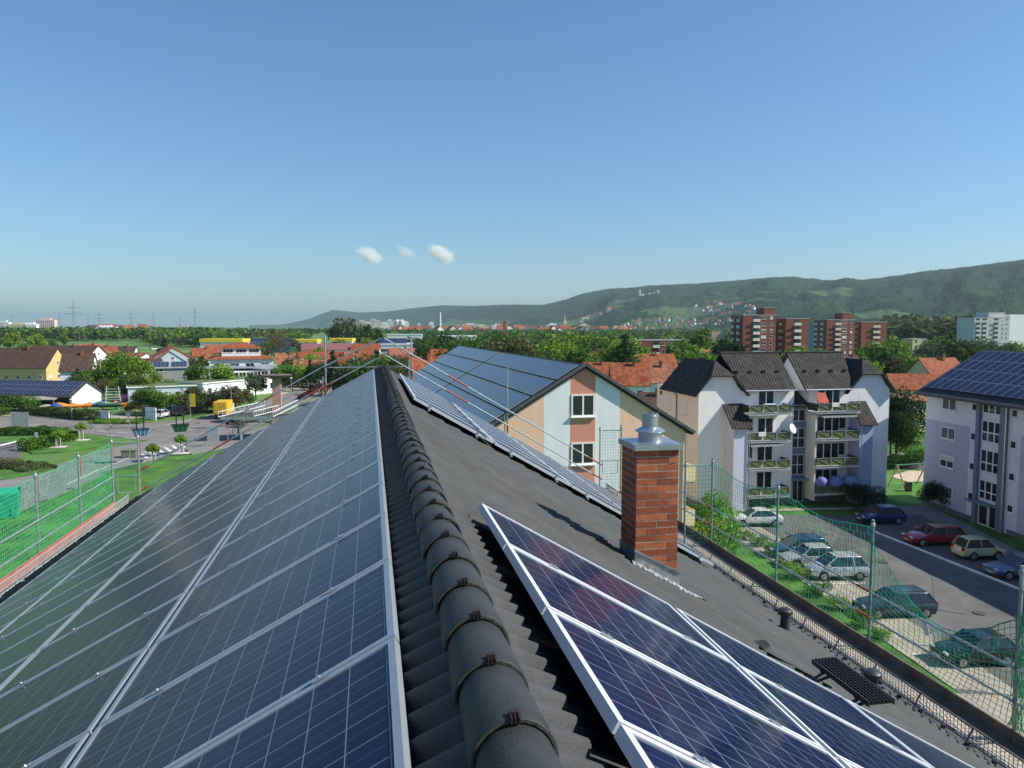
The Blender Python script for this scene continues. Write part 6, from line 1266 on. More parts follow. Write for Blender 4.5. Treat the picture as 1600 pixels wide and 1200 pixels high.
# ------------------------------------------------------------------ vehicles
TYRE = mat('tyre_rubber', (.015, .015, .016), .85); RIM = mat('wheel_rim', (.45, .46, .47), .35, metal=.7); CGL = mat('car_glass', (.012, .016, .020), .04, var=.2, spec=.9)
HEADL = mat('headlight_glass', (.55, .57, .58), .1, spec=.9); TAILL = mat('tail_light', (.35, .02, .02), .2); PLATE = mat('number_plate', (.6, .6, .58), .5); TRIM = mat('black_trim', (.018, .018, .02), .5)
def paint(nm, c, metal=.0, rough=.28): return mat('paint_'+nm, c, rough, metal=metal, var=.05, scale=.8, spec=.5, coat=.8)
KINDS_ = {  # length, width, height, belt, hood start, windscreen top, rear roof end, rear glass foot, rear deck z
 'hatch': (4.0, 1.72, 1.46, .93, .52, .12, -1.35, -1.80, .95), 'small': (3.55, 1.60, 1.54, .95, .62, .28, -1.25, -1.62, .95), 'mpv': (4.1, 1.72, 1.62, 1.0, .85, .28, -1.40, -1.88, 1.0),
 'estate': (4.6, 1.78, 1.46, .92, .72, .18, -1.75, -2.15, .93), 'saloon': (4.5, 1.76, 1.42, .92, .72, .15, -1.05, -1.65, .98), 'van': (4.9, 1.90, 1.95, 1.15, 1.35, .85, -2.25, -2.38, 1.15)}
def make_car(kind, col, name='parked_car'):
    L, W, Ht, belt, xf0, xf1, xr1, xr0, dk = KINDS_[kind]; r = empty(name); hw = W/2; h = L/2; b = MB(); N_ = 11
    st = [(-h, .62, .80), (-h+.05, dk-.10, .93), (-h+.25, dk-.01, .985), (xr0, dk, 1.0), (-.9, belt, 1.0), (0, belt, 1.0), (xf0, belt, 1.0), (xf0+.35, belt-.05, .99), (h-.45, belt-.16, .955), (h-.12, belt-.30, .87), (h-.01, .52, .74), (h, .42, .70)]
    secs = []
    for x, zt, k in st:
        w = hw*k; zb = .24 if abs(x) < h-.3 else .30; P = [(w*.90, zb), (w*.99, zb+.12), (w, zb+.30 if zt > .6 else zt-.04), (w*.985, max(zt-.14, zb+.2)), (w*.94, max(zt-.04, zb+.22)), (w*.80, zt)]
        secs.append([(x, y, z) for y, z in P]+[(x, 0, zt+.02)]+[(x, -y, z) for y, z in P[::-1]])
    for A, B_ in zip(secs[:-1], secs[1:]):
        for i in range(len(A)-1): b.poly([A[i], B_[i], B_[i+1], A[i+1]])
        b.poly([A[0], A[-1], B_[-1], B_[0]])
    b.poly(secs[0][::-1]); b.poly(secs[-1]); body = b.build('body', col, r, smooth=True)
    try: body.data.set_sharp_from_angle(angle=math.radians(38))
    except Exception: pass
    # glasshouse
    zb, zt, wb, wt = belt-.02, Ht-.03, hw*.93, hw*.74; q = {k: v for k, v in zip(('fb', 'ft', 'rt', 'rb'), ((xf0+.25, zb), (xf1, zt), (xr1, zt), (xr0, dk-.02)))}
    g = MB()
    p = lambda k, s, w: (q[k][0], s*w, q[k][1])
    g.poly([p('fb', -1, wb), p('fb', 1, wb), p('ft', 1, wt), p('ft', -1, wt)]); g.poly([p('rb', 1, wb), p('rb', -1, wb), p('rt', -1, wt), p('rt', 1, wt)])
    for s in (1, -1):
        P = [p('fb', s, wb), p('rb', s, wb), p('rt', s, wt), p('ft', s, wt)]; g.poly(P if s > 0 else P[::-1])
    g.build('windows', CGL, r)
    t = MB(); mid = (xf1+xr1)/2
    R = [(xf1+.03, wt*.96, zt), (xf1-.25, wt, zt+.035), (mid, wt, zt+.06), (xr1+.2, wt*.98, zt+.045), (xr1-.06, wt*.94, zt)]
    for (x0, w0, z0), (x1, w1, z1) in zip(R[:-1], R[1:]):
        t.poly([(x0, w0*.9, z0), (x0, -w0*.9, z0), (x1, -w1*.9, z1), (x1, w1*.9, z1)])
        for s in (1, -1):
            P = [(x0, s*w0*1.02, zt-.05), (x0, s*w0*.9, z0), (x1, s*w1*.9, z1), (x1, s*w1*1.02, zt-.05)]; t.poly(P if s > 0 else P[::-1])
    for s in (1, -1):
        for a_, c_ in (('fb', 'ft'), ('rb', 'rt')): t.bar(Vector(p(a_, s, wb))+Vector((0, 0, .0)), p(c_, s, wt), .07, .06)
        xs = (xf1+xr1)/2+.12; t.bar((xs+.06, s*wb*1.0, zb), (xs, s*wt*1.01, zt), .05, .03)
        if kind in ('estate', 'mpv', 'van'): xs = xr1+.55; t.bar((xs-.05, s*wb*1.0, zb), (xs, s*wt*1.01, zt), .06, .03)
    t.build('roof', col, r)
    if kind in ('estate',):
        for s in (1, -1): MB().bar((xf1-.2, s*wt*.85, zt+.10), (xr1+.1, s*wt*.85, zt+.10), .03, .03).build('roof_rail', TRIM, r)
    wr = .31; wh = None
    for x in (h-.82, -h+.80):
        MB().tube((x, -hw*.995, wr+.01), (x, hw*.995, wr+.01), wr+.055, 20).build('wheel_arch', TRIM, r)
        for s in (1, -1):
            if wh is None:
                tb = MB(); tb.tube((0, -.10, 0), (0, .10, 0), wr, 22); wh = tb.build('wheel', TYRE, r)
                rb_ = MB(); rb_.tube((0, .10, 0), (0, .112, 0), wr*.66, 18); 
                for i in range(5): a = i*1.2566; rb_.bar((0, .115, 0), (math.cos(a)*wr*.6, .115, math.sin(a)*wr*.6), .07, .02)
                rb_.build('rim', RIM, wh); w_ = wh
            else: w_ = clone(wh, parent=r)
            w_.location = (x, s*(hw-.085), wr); w_.rotation_euler = (0, 0, 0 if s > 0 else math.pi)
    for s in (1, -1):
        sm = MB(); yy = s*(hw*.992)
        for xs in ((xf0-.02, (xf0-1.05), xr1+.55) if kind != 'van' else (xf0-.02, xf0-1.1)): sm.box(xs-.008, xs+.008, yy-.012, yy+.006, .36, belt-.06)
        sm.box(-h+1.25, h-1.25, yy-.01, yy+.012, .26, .34); sm.build('door_seams', TRIM, r)
        MB().box(h-.16, h-.055, s*hw*.62-.17, s*hw*.62+.17, .60, .72).build('headlight', HEADL, r); MB().box(-h+.0, -h+.10, s*hw*.74-.12, s*hw*.74+.12, .68, .92).build('tail_light', TAILL, r)
        MB().box(xf0+.0, xf0+.16, s*(hw+.10)-.09, s*(hw+.10)+.09, belt, belt+.13).build('mirror', col, r)
        MB().box(xf0-.5, xf0-.36, s*hw*1.0-.008, s*hw*1.0+.012, belt-.13, belt-.10).build('door_handle', TRIM, r)
    MB().box(h-.02, h+.02, -.28, .28, .36, .47).build('number_plate', PLATE, r); MB().box(h-.03, h+.012, -.45, .45, .50, .58).build('grille', TRIM, r)
    MB().box(-h-.02, -h+.02, -.26, .26, .52, .62).build('number_plate', PLATE, r)
    MB().box(-h+.1, h-.1, -hw*.85, hw*.85, .18, .30).build('underbody', TRIM, r)
    return r
CARS = {}
def car(px, py, heading, kind, cname, c, label, group=None, metal=0.0, name='parked_car', pos=None, z=.08):
    x, y = pos or atb(px, py); key = (kind, cname)
    if key not in CARS: o = CARS[key] = make_car(kind, paint(cname, c, metal), name)
    else: o = clone(CARS[key])
    o.location = (x, y, z); o.rotation_euler = (0, 0, heading); return tag(o, label, 'car' if kind != 'van' else 'van', group)
_a, _b = G(1352, 913), G(1270, 914); HB = math.atan2(_b.y-_a.y, _b.x-_a.x)
GP = 'cars in the estate car park'
car(1180, 821, HB, 'saloon', 'white', (.70, .71, .71), 'white saloon half hidden behind the spring green tree', GP)
car(1245, 869, HB, 'estate', 'blue', (.03, .10, .24), 'blue estate car, farthest of the parked row behind the net', GP, .3)
car(1262, 884, HB, 'hatch', 'silver', (.56, .58, .60), 'white silver hatchback between the blue estate and the silver people carrier', GP, .35)
car(1306, 903, HB, 'mpv', 'bright_silver', (.62, .63, .64), 'silver compact people carrier, brightest in the sunlit row', GP, .4)
car(1396, 960, HB+.03, 'estate', 'slate', (.045, .065, .085), 'dark slate blue estate car with roof rails in the sunlit row', GP, .4)
car(1520, 1034, HB+.05, 'hatch', 'black', (.010, .013, .014), 'black hatchback, nearest in the sunlit row by the grass', GP, .2)
car(1375, 817, HB+.05, 'hatch', 'deep_blue', (.012, .03, .16), 'deep blue hatchback parked in the shade behind the post', GP, .2)
car(1458, 850, HB+.04, 'estate', 'red', (.33, .012, .025), 'red estate car in the shade, facing left', GP, .1)
car(1529, 872, HB+math.pi+.05, 'small', 'cream', (.62, .58, .33), 'small cream yellow hatchback in the shade', GP)
car(1592, 901, HB+.05, 'saloon', 'blue_grey', (.10, .15, .23), 'blue grey saloon cut by the right edge of the picture', GP, .4)
car(1427, 672, 2.8, 'hatch', 'silver', (.56, .58, .60), 'silver car under shrubs beyond the far street, between the white blocks', 'cars beyond the estate', .35)
# left street cars
sa, sb = G(405, 612), G(478, 586); HS = math.atan2(sb.y-sa.y, sb.x-sa.x)
for i, (px, py, k, nm, c, lab) in enumerate(((399, 613, 'saloon', 'dark', (.02, .025, .03), 'black car at the near end of the row along the street'), (420, 607, 'hatch', 'silver', (.56, .58, .60), 'silver hatchback in the row along the street'), (428, 603, 'hatch', 'night', (.02, .03, .06), 'dark blue hatchback behind the silver one by the street'),
        (444, 599, 'saloon', 'maroon', (.08, .02, .02), 'dark maroon car in the middle of the street row'), (453, 595, 'estate', 'dark', (.02, .025, .03), 'black estate in the street row behind the maroon car'), (461, 592, 'hatch', 'silver', (.56, .58, .60), 'small silver car near the far end of the street row'), (468, 589, 'saloon', 'night', (.02, .03, .06), 'dark blue saloon, second last of the street row'), (476, 587, 'hatch', 'dark', (.02, .025, .03), 'black hatchback at the far end of the street row'))):
    car(px, py, HS+1.2, k, nm, c, lab, 'cars parked beside the street', .2)
car(376, 628, HS+.2, 'van', 'orange', (.60, .16, .03), 'orange and white van waiting behind the yellow truck')
ca, cb_ = G(240, 656), G(330, 640); HC = math.atan2(cb_.y-ca.y, cb_.x-ca.x)
for px, py, k, nm, c, lab in ((253, 653, 'mpv', 'white', (.72, .73, .73), 'white car in front of the low white building at the junction'), (243, 648, 'hatch', 'teal', (.06, .16, .20), 'blue green car behind the white one at the junction'), (283, 649, 'estate', 'dark', (.02, .025, .03), 'black estate right of the white car'), (297, 646, 'hatch', 'dark', (.02, .025, .03), 'black hatchback under the olive trees'), (268, 645, 'hatch', 'silver', (.56, .58, .60), 'silver car behind the green gondola')):
    car(px, py, HC+.25, k, nm, c, lab, 'cars by the low white building', .2)
for px, D, k, nm, c, lab in ((143, 262, 'van', 'white', (.72, .73, .73), 'white van behind the farm outbuilding'), (152, 255, 'hatch', 'silver', (.56, .58, .60), 'silver car behind the white flowering tree'), (239, 560, 'van', 'white', (.72, .73, .73), 'white van at the edge of the meadow beside the dark conifer'), (337, 330, 'saloon', 'white', (.72, .73, .73), 'white car in front of the supermarket')):
    car(0, 0, .8, k, nm, c, lab, 'cars in the village', pos=at(px, D))
# yellow box truck
x, y = atb(344, 656); tk = empty('box_truck', (x, y, .08), HS-math.pi/2+.05, 'yellow box truck seen from behind at the junction', 'truck'); YT = mat('yellow_truck_box', (.68, .42, .02), .5, var=.05)
MB().box(-1.2, 1.2, 0, 5.2, .95, 3.25).build('box', YT, tk); MB().box(-1.1, 1.1, 5.3, 7.0, .5, 2.4).build('cab', paint('truck_white', (.65, .65, .63)), tk); MB().box(-1.0, 1.0, 0, 7.0, .6, .95).build('chassis', TRIM, tk)
for s in (-1, 1):
    MB().box(s*.55-.5, s*.55+.5, -.03, -.005, 1.05, 3.15).build('rear_door', mat('truck_door', (.60, .36, .02), .5), tk); MB().box(s*.28-.05, s*.28+.05, -.06, -.03, 1.1, 1.6).build('door_bar', TRIM, tk); MB().box(s*1.0-.14, s*1.0+.14, -.06, 0, .66, .82).build('tail_light', TAILL, tk)
    for yy in (1.2, 5.9): o = MB().tube((s*1.05-.13, yy, .45), (s*1.05+.13, yy, .45), .45, 18).build('wheel', TYRE, tk)
# ------------------------------------------------------------------ bus shelter, ropeway sculpture
CANOP = mat('dark_roof_felt', (.06, .06, .055), .9, var=.2, scale=1); WMET = mat('white_painted_metal', (.72, .74, .74), .5)
x, y = atb(398, 688); bs = empty('bus_shelter', (x, y, .15), math.radians(-4), 'flat dark canopy on grey posts with white ladder frames along its edges, beside the street', 'shelter')
o = MB().box(-4.6, 2.0, -1.2, 5.2, 3.3, 3.55).box(.6, 5.4, -1.2, 4.4, 3.15, 3.38).build('canopy', CANOP, bs); MB().box(-4.7, 2.1, -1.3, -1.2, 3.22, 3.62).box(2.1, 5.5, -1.3, -1.2, 3.08, 3.42).box(-4.7, -4.6, -1.2, 5.2, 3.25, 3.6).build('fascia', mat('grey_green_fascia', (.28, .33, .31), .6), bs)
for px_, py_ in ((-1.8, -.8), (2.6, -.8), (-3.4, 4.2), (3.8, 3.6)): MB().box(px_-.13, px_+.13, py_-.13, py_+.13, 0, 3.2).build('post', mat('shelter_post', (.36, .40, .38), .6), bs)
for (p0, p1, tilt) in (((-5.0, -1.2, 3.7), (.6, 5.0, 4.7), 0), ((.2, -.9, 3.7), (3.0, 3.8, 4.1), 0), ((3.0, -1.0, 3.6), (6.0, 3.6, 4.9), 0)):
    b = MB(); A, B_ = Vector(p0), Vector(p1); up_ = Vector((0, 0, .75)); n_ = 11; b.bar(A, B_, .09, .09).bar(A+up_, B_+up_, .09, .09)
    for i in range(n_+1): t = i/n_; b.bar(A.lerp(B_, t), A.lerp(B_, t)+up_, .06, .06)
    b.build('ladder_frame', WMET, bs)
tag(MB().box(-.8, .8, 0, .12, .7, 2.9).tube((-.8, .05, 0), (-.8, .05, 3), .05, 6).tube((.8, .05, 0), (.8, .05, 3), .05, 6).build('notice_board', mat('grey_board', (.30, .33, .34), .6), loc=(*atb(333, 698), .1)), 'grey framed notice board on two posts at the crossing', 'notice board')
x, y = atb(434, 660); pl = empty('ropeway_pillar', (x, y, 0), 0, 'tall pink sandstone pillar with a wide flat wheel plate on top', 'pillar')
MB().box(-.75, .75, -.75, .75, 0, 8.0).build('shaft', mat('pink_sandstone', (.42, .24, .20), .9, var=.1, scale=1), pl); MB().lathe([(.9, 8.0), (2.6, 8.5), (2.8, 8.75), (.6, 8.85)], 20).build('plate', mat('dark_metal_plate', (.16, .12, .10), .7), pl); MB().tube((0, 0, 8.8), (0, 0, 9.4), .25, 10).build('axle', DARK, pl)
def gondola(px, py, D, s, c, label, stripe=None):
    x, y = at(px, D); z = H-(py-510)/1175*D; o = empty('gondola', (x, y, z), .3, label, 'gondola', 'hanging gondolas of the ropeway'); m = mat('gondola_'+c[0], c[1], .6, var=.15)
    b = MB(); T = [(-1.05, -.6, 0), (1.05, -.6, 0), (1.05, .6, 0), (-1.05, .6, 0)]; Bq = [(-.72, -.42, -.95), (.72, -.42, -.95), (.72, .42, -.95), (-.72, .42, -.95)]
    for i in range(4): j = (i+1) % 4; b.poly([Bq[i], Bq[j], T[j], T[i]])
    b.poly(Bq[::-1]); b.poly([(p[0]*.93, p[1]*.93, -.25) for p in T]); bd = b.build('basket', m, o)
    MB().bar((-1.1, -.62, 0), (1.1, -.62, 0), .07, .07).bar((-1.1, .62, 0), (1.1, .62, 0), .07, .07).bar((-1.1, -.62, 0), (-1.1, .62, 0), .07, .07).bar((1.1, -.62, 0), (1.1, .62, 0), .07, .07).build('rim', DARK, bd)
    for i in range(3): MB().bar((-.6+i*.6, -.60, -.02), (-.45+i*.45, -.47, -.9), .05, .03).build('rib', DARK if not stripe else stripe, bd)
    MB().tube((-.45, 0, -.2), (-.45, 0, 2.3), .08, 8).tube((.45, 0, -.2), (.45, 0, 2.3), .08, 8).build('hanger', DARK, o); MB().bar((-.7, 0, 2.3), (.7, 0, 2.3), .14, .22).build('wheel_carriage', DARK, o); o.scale = (s, s, s)
    return Vector((x, y, z+2.35*s))
g1 = gondola(213, 671, 95, .92, ('blue', (.05, .15, .30)), 'blue hanging gondola filled with sand coloured load, nearest the net', mat('pale_yellow_rib', (.55, .55, .35), .7)); g2 = gondola(276, 664, 100, 1.0, ('green', (.02, .09, .045)), 'dark green hanging gondola above the crossing'); g3 = gondola(410, 602, 138, .62, ('far_green', (.02, .09, .05)), 'small green gondola hanging beside the pink pillar')
for o_, lab in ((g3, 0),):
    fg_ = empty('puppet_figure', (o_.x-.1, o_.y, o_.z-1.5), 0, 'dark puppet figure standing in the small gondola by the pillar', 'figure'); MB().lathe([(.16, 0), (.2, .4), (.24, .85), (.2, 1.05), (.08, 1.12), (.07, 1.16), (.13, 1.24), (.14, 1.36), (.06, 1.46)], 12).tube((.2, 0, 1.0), (.45, 0, 1.3), .06, 7).tube((-.2, 0, 1.0), (-.4, 0, .6), .06, 7).build('body', mat('dark_blue_cloth', (.02, .025, .05), .9), fg_, smooth=True)
mast = at(-60, 84); b = MB(); pts = [Vector((*mast, 8.2)), g1, g2, g3, Vector((pl.location.x, pl.location.y, 8.9))]
cab = []
for a_, c_ in zip(pts[:-1], pts[1:]):
    for i in range(8): t = i/8; p = a_.lerp(c_, t); p.z -= math.sin(math.pi*t)*.25; cab.append(p)
cab.append(pts[-1]); tag(MB().path(cab, .03, 5).build('ropeway_cable', DARK), 'thin dark cable carrying the gondolas over the junction', 'cable')
o = empty('ropeway_mast', (*mast, 0), 0, 'steel mast carrying the ropeway cable at the far left', 'mast'); MB().tube((0, 0, 0), (0, 0, 8.3), .12, 10).build('shaft', STEEL, o); MB().bar((-.6, 0, 8.2), (.6, 0, 8.2), .12, .2).build('arm', DARK, o)
# ------------------------------------------------------------------ lamps, signs, street furniture on the left
def lamp(px, pt, pb, label, D=None, h=None):
    D = D or 20562/(pb-510); x, y = at(px, D); h = h or (H-(pt-510)/1175*D); o = empty('street_lamp', (x, y, 0), 0, label, 'street lamp', 'street lamps'); MB().tube((0, 0, 0), (0, 0, h-.25), .07, 8, r2=.045).build('pole', STEEL, o)
    MB().lathe([(.06, h-.3), (.32, h-.18), (.34, h-.1), (.15, h), (.02, h+.02)], 14).build('lamp_head', WMET, o)
lamp(129, 568, 600, 'street lamp behind the barn roof', 225); lamp(192, 583, 612, 'street lamp left of the barn gable', 195); lamp(171, 548, 0, 'street lamp between the farm and the meadow', 250, 9); lamp(106, 630, 655, 'low street lamp at the road opposite the barn', 140, 4); lamp(325, 565, 640, 'tall thin lamp in front of the white hall', 160); lamp(358, 600, 652, 'street lamp by the yellow truck', 148); lamp(453, 590, 625, 'street lamp on the pavement, right of the pillar', 178)
def sign(px, pt, pb, kind, label, c=(.6, .6, .6), D=None):
    D = D or 20562/(pb-510); x, y = at(px, D); h = H-(pt-510)/1175*D; o = empty('road_sign', (x, y, .0), -YAW, label, 'road sign'); MB().tube((0, 0, 0), (0, 0, h), .035, 8).build('post', STEEL, o); W_ = WMET; RD = mat('sign_red', (.55, .03, .03), .5)
    def plate(pts, z, m, y0=-.06): b = MB(); b.poly([(px_, y0, z+pz) for px_, pz in pts]); b.poly([(px_, y0+.015, z+pz) for px_, pz in pts[::-1]]); return b.build('sign_plate', m, o)
    tri = [(-.45, .39), (0, -.39), (.45, .39)]
    if kind == 'yield': plate(tri, h-.4, RD); plate([(a*.68, .1+c_*.62-.04) for a, c_ in tri], h-.4, W_, -.075)
    if kind == 'tri': plate([(-.45, -.39), (.45, -.39), (0, .39)], h-.9, RD); plate([(-.30, -.29), (.30, -.29), (0, .23)], h-.9, W_, -.075); plate([(math.cos(i*.4488)*.33, math.sin(i*.4488)*.33) for i in range(14)], h-.2, mat('sign_grey_back', (.3, .32, .34), .6))
    if kind == 'round': plate([(math.cos(i*.4488)*.33, math.sin(i*.4488)*.33) for i in range(14)], h-.35, RD); plate([(math.cos(i*.4488)*.23, math.sin(i*.4488)*.23) for i in range(14)], h-.35, W_, -.075)
    if kind == 'board': plate([(-.25, -.35), (.25, -.35), (.25, .35), (-.25, .35)], h-.36, W_)
sign(167, 662, 690, 'yield', 'give way sign with red border beside the road island'); sign(195, 645, 732, 'tri', 'tall post with warning triangle at the kerb behind the net'); sign(135, 664, 682, 'round', 'round red bordered sign beside the ball headed tree'); sign(49, 676, 704, 'board', 'small red and white marker board at the left car park'); sign(1484, 999, 1025, 'board', 'small white car park sign behind the net')
def tl(px, py, label):
    x, y = atb(px, py); o = empty('traffic_light', (x, y, .1), -YAW, label, 'traffic light'); MB().tube((0, 0, 0), (0, 0, 3.5), .06, 8).build('post', STEEL, o); MB().box(-.22, .22, -.2, .1, 2.5, 3.5).build('signal_head', DARK, o)
    for i in range(3): MB().lathe([(.11, 0), (.12, .06), (.09, .06)], 12).build('lens', mat('dark_lens', (.03, .03, .03), .3), o).matrix_local = Matrix.Translation((0, -.2, 2.68+i*.32)) @ Matrix.Rotation(math.pi/2, 4, 'X')
tl(356, 690, 'dark traffic light under the rail at the crossing'); tl(364, 686, 'second dark traffic light beside the shelter post')
tag(MB().box(-1.3, 1.3, -.05, .05, .3, 3.0).tube((-1.3, 0, 0), (-1.3, 0, 3.1), .06, 8).tube((1.3, 0, 0), (1.3, 0, 3.1), .06, 8).build('metal_screen', mat('grey_metal_sheet', (.30, .33, .34), .5, metal=.3), loc=(*atb(32, 672), 0)), 'grey metal screen panel on posts at the left road', 'screen')
b = MB(); b.box(-.9, .9, -.6, .6, 0, .9).box(-.98, .98, -.68, .68, .9, 1.0); o = tag(b.build('planter_box', mat('weathered_planter', (.17, .15, .12), .9), loc=(*atb(203, 715), .1)), 'square wooden planter box at the kerb behind the net', 'planter')
b = MB(); A, B_ = G(0, 706), G(35, 697); b.bar((A.x, A.y, .9), (B_.x, B_.y, .9), .12, .16); o = tag(b.build('barrier', WMET), 'white and red barrier arm at the left car park', 'barrier'); MB().box(B_.x-.15, B_.x+.15, B_.y-.15, B_.y+.15, 0, 1.1).build('barrier_post', RDP if 'RDP' in globals() else REDP, o); MB().box(A.x+2, A.x+2.2, A.y-.1, A.y+.1, 0, .9).build('support', WMET, o)
# green waste container behind the net
x, y = atb(6, 812); wc = empty('waste_container', (x, y, .1), .25, 'bright green plastic waste container behind the left net', 'waste container'); GRN = mat('green_plastic', (.02, .33, .19), .5, var=.08)
b = MB(); T = [(-1.3, -1.0, 2.3), (1.3, -1.0, 2.3), (1.3, 1.0, 2.3), (-1.3, 1.0, 2.3)]; Bq = [(-1.1, -.85, .15), (1.1, -.85, .15), (1.1, .85, .15), (-1.1, .85, .15)]
for i in range(4): j = (i+1) % 4; b.poly([Bq[i], Bq[j], T[j], T[i]])
b.poly(Bq[::-1]); b.poly(T); b.build('body', GRN, wc)
b = MB()
for i in range(8): a0, a1 = math.pi*i/8, math.pi*(i+1)/8; b.poly([(-1.3, -math.cos(a0), 2.3+.5*math.sin(a0)), (1.3, -math.cos(a0), 2.3+.5*math.sin(a0)), (1.3, -math.cos(a1), 2.3+.5*math.sin(a1)), (-1.3, -math.cos(a1), 2.3+.5*math.sin(a1))])
b.build('lid', GRN, wc)
for s in (-1, 1):
    MB().box(-1.0, -.7, s*.9-.04, s*.9+.04, .4, 2.2).build('rib', GRN, wc); MB().box(.7, 1.0, s*.9-.04, s*.9+.04, .4, 2.2).build('rib', GRN, wc); MB().tube((s*.9, -.5, .12), (s*.9, -.3, .12), .12, 10).build('wheel', TYRE, wc)
# yellow banner, dish, trellis
o = empty('banner', (*atb(298, 660), 0), -YAW, 'tall yellow banner flag among the small trees', 'flag'); MB().tube((0, 0, 0), (0, 0, 5.4), .05, 8).build('pole', STEEL, o); MB().box(.05, .95, -.02, .02, 2.9, 5.3).build('cloth', YS, o)
dish(*atb(229, 618), 4.2, .3, 'round white satellite dish beside the grey workshop', .75)
tb = MB(); tb.tube((0, 0, 0), (0, 0, 4.4), .04, 6); tag(tb.build('dish_pole', STEEL, loc=(*atb(229, 617), 0)), 'thin pole under the round dish by the workshop', 'pole')
b = MB(); 
for i in range(6): b.bar((-1.6, 0, .6+i*.6), (1.6, 0, .6+i*.6), .12, .08)
b.bar((-1.6, 0, 0), (-1.2, 0, 4.2), .14, .1).bar((1.6, 0, 0), (1.2, 0, 4.2), .14, .1)
tag(b.build('rack', WMET, loc=(*atb(177, 633), 0)), 'white ladder like boat rack right of the white barn gable', 'rack')
# covered boats and tarpaulins in front of the barn
for px, py, L, c, lab in ((87, 643, 3.4, (.03, .06, .25), 'blue covered boat in front of the barn'), (108, 642, 6.2, (.75, .24, .04), 'long orange covered boat in front of the barn'), (128, 641, 5, (.70, .20, .03), 'second orange boat, right of the long one'), (148, 640, 5.5, (.04, .14, .22), 'blue grey covered boat before the white gable'), (172, 640, 6, (.02, .09, .07), 'dark green covered boat right of the gable'), (190, 639, 3.6, (.70, .18, .03), 'small orange boat at the right end of the boat yard'), (60, 646, 6, (.35, .33, .27), 'pale tarpaulin covered boat left in the boat yard'), (205, 643, 3.4, (.62, .22, .05), 'orange dinghy beside the hedge end')):
    x, y = atb(px, py); o = empty('covered_boat', (x, y, .5), .1+YAW*0, lab, 'boat', 'covered boats beside the barn'); n_ = 9; b = MB(); secs = []
    for i in range(n_):
        t = i/(n_-1); X_ = (t-.5)*L*.72; w_ = .85*math.sin(math.pi*min(.97, max(.12, t*.82+.1)))**.6; zt_ = 1.0+.28*math.sin(t*5+px); secs.append([(X_, -w_*.35, 0), (X_, -w_, .55), (X_, -w_*.6, .8*zt_), (X_, 0, 1.02*zt_), (X_, w_*.6, .8*zt_), (X_, w_, .55), (X_, w_*.35, 0)])
    for A, B_ in zip(secs[:-1], secs[1:]):
        for k in range(7): b.poly([A[k], A[(k+1) % 7], B_[(k+1) % 7], B_[k]][::-1])
    b.poly(secs[0]); b.poly(secs[-1][::-1]); b.build('hull', mat('boat_cover_%d' % px, c, .7, var=.15), o, smooth=True); MB().box(-L*.3, -L*.25, -.5, .5, -.5, .02).box(L*.25, L*.3, -.5, .5, -.5, .02).build('trestle', STEEL, o)
tag(MB().slab([(-5, -1.6, 2.3), (5, -1.6, 2.2), (5, 1.6, 2.6), (-5, 1.6, 2.7)], .12).box(-4.8, -4.65, -1.4, -1.25, 0, 2.3).box(4.65, 4.8, -1.4, -1.25, 0, 2.2).box(-4.8, -4.65, 1.2, 1.35, 0, 2.5).box(4.65, 4.8, 1.2, 1.35, 0, 2.4).build('lean_to', mat('corrugated_sheet', (.30, .29, .25), .8), loc=(*atb(50, 640), 0)), 'flat grey lean-to roof in front of the solar barn', 'shed')
for px, py, w_, h_, lab in ((163, 657, 2.4, 1.5, 'white sign board on the grass before the boat yard'), (236, 658, 2.4, 2.2, 'white box sign at the left of the parked cars')):
    tag(MB().box(-w_/2, w_/2, -.1, .1, .3, .3+h_).box(-w_/2+.1, -w_/2+.2, -.05, .05, 0, .3).box(w_/2-.2, w_/2-.1, -.05, .05, 0, .3).build('sign_board', WMET, loc=(*atb(px, py), .0), rz=-YAW-.3), lab, 'sign')
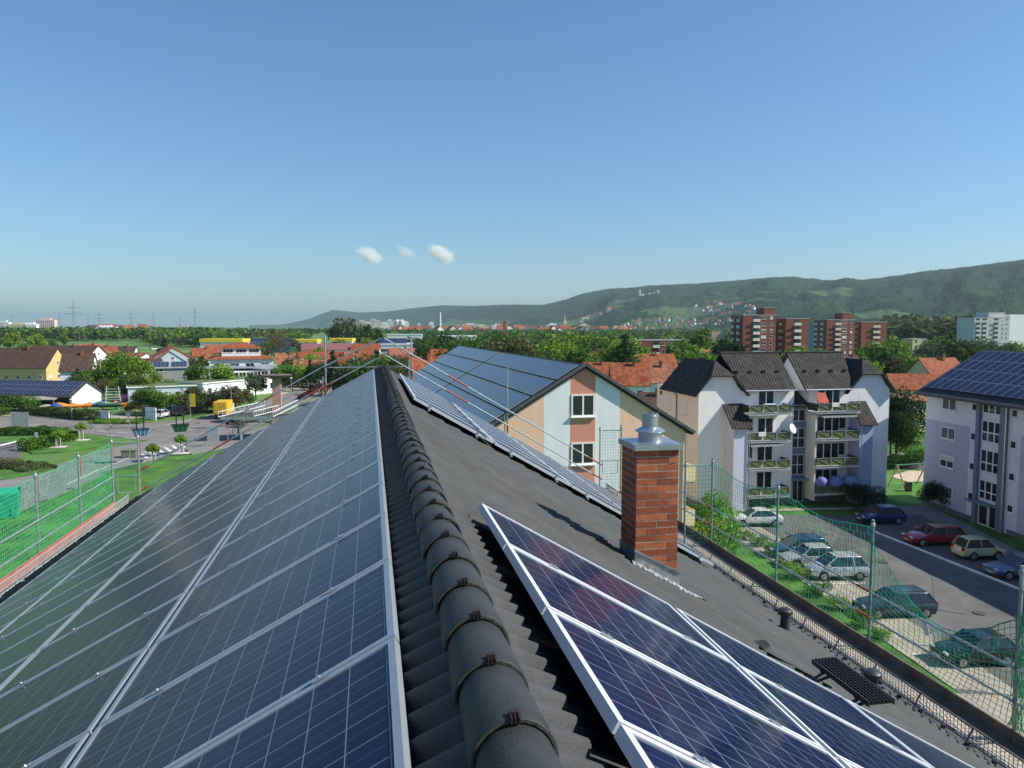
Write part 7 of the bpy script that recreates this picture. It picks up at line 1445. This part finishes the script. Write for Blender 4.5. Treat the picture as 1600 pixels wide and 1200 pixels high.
# fence before the low white building
def fence(pts, h, label, m, step=.4, name='fence'):
    b = MB(); P = [G(*p) for p in pts]
    for a, c in zip(P[:-1], P[1:]):
        b.bar((a.x, a.y, h), (c.x, c.y, h), .05, .06).bar((a.x, a.y, .3), (c.x, c.y, .3), .05, .06); n_ = max(2, int((c-a).length/step))
        for i in range(n_): p = a.lerp(c, i/n_); b.bar((p.x, p.y, 0.05), (p.x, p.y, h), .04, .04)
    return tag(b.build(name, m), label, 'fence')
fence([(300, 652), (312, 648), (330, 645)], 2.0, 'dark mesh fence beside the parked black cars', DARK); fence([(395, 645), (425, 634), (470, 614)], .8, 'low railing along the left side of the street', STEEL, .8)
fence([(1385, 788), (1440, 783)], .5, 'low edging rail behind the lawn between the white blocks', WOODD, 2) if False else None
# swing on the playground
sw = empty('swing', (*atb(1422, 762), .0), .15, 'wooden double A-frame swing on the sandy playground', 'swing'); WD = mat('swing_timber', (.32, .22, .14), .85, var=.15)
fx0, fx1 = -1.9, 2.2
for fx_ in (fx0, fx1):
    for s in (-1, 1): MB().tube((fx_, s*1.2, 0), (fx_, 0, 2.6), .07, 8).build('leg', WD, sw)
MB().tube((fx0-.2, 0, 2.6), (fx1+.2, 0, 2.55), .07, 8).build('beam', mat('green_beam', (.05, .14, .08), .7), sw)
for u in (-.7, .9):
    o = MB().box(u-.25, u+.25, -.1, .1, .5, .54).build('seat', DARK, sw); MB().tube((u-.22, 0, .52), (u-.2, 0, 2.55), .01, 4).tube((u+.22, 0, .52), (u+.2, 0, 2.55), .01, 4).build('chain', STEEL, o)
tag(MB().box(-.25, .25, -.25, .25, 0, .9).box(-.28, .28, -.28, .28, .9, .95).build('litter_bin', DARK, loc=(*atb(1419, 768), .05)), 'small dark litter bin beside the swing', 'litter bin')
tag(MB().tube((0, 0, 0), (0, 0, 1.2), .05, 8).lathe([(.14, 1.2), (.16, 1.35), (.05, 1.5)], 10).build('bollard_light', STEEL, loc=(*atb(1425, 700), 0)), 'slim post by the hedge across the far street', 'post')
# white cloth strip caught on the right rail
tag(MB().slab([(8.37, 10.02, 12.97), (8.40, 9.93, 12.95), (8.43, 9.90, 12.74), (8.40, 9.95, 12.72)], .006).slab([(8.37, 10.02, 12.97), (8.38, 9.97, 12.82), (8.40, 9.93, 12.95)], .006).build('cloth_strip', WFRAME), 'torn white cloth strip hanging on the right scaffold rail', 'cloth')
# cable on the far array
tag(MB().path([(x_, y_, z_) for x_, y_, z_ in (tuple(on_right(700, 624, .15)), tuple(on_right(716, 642, .16)), tuple(on_right(738, 663, .15)), tuple(on_right(760, 685, .13)))], .008, 5).build('cable', DARK), 'black cable lying across the far right solar array', 'cable')
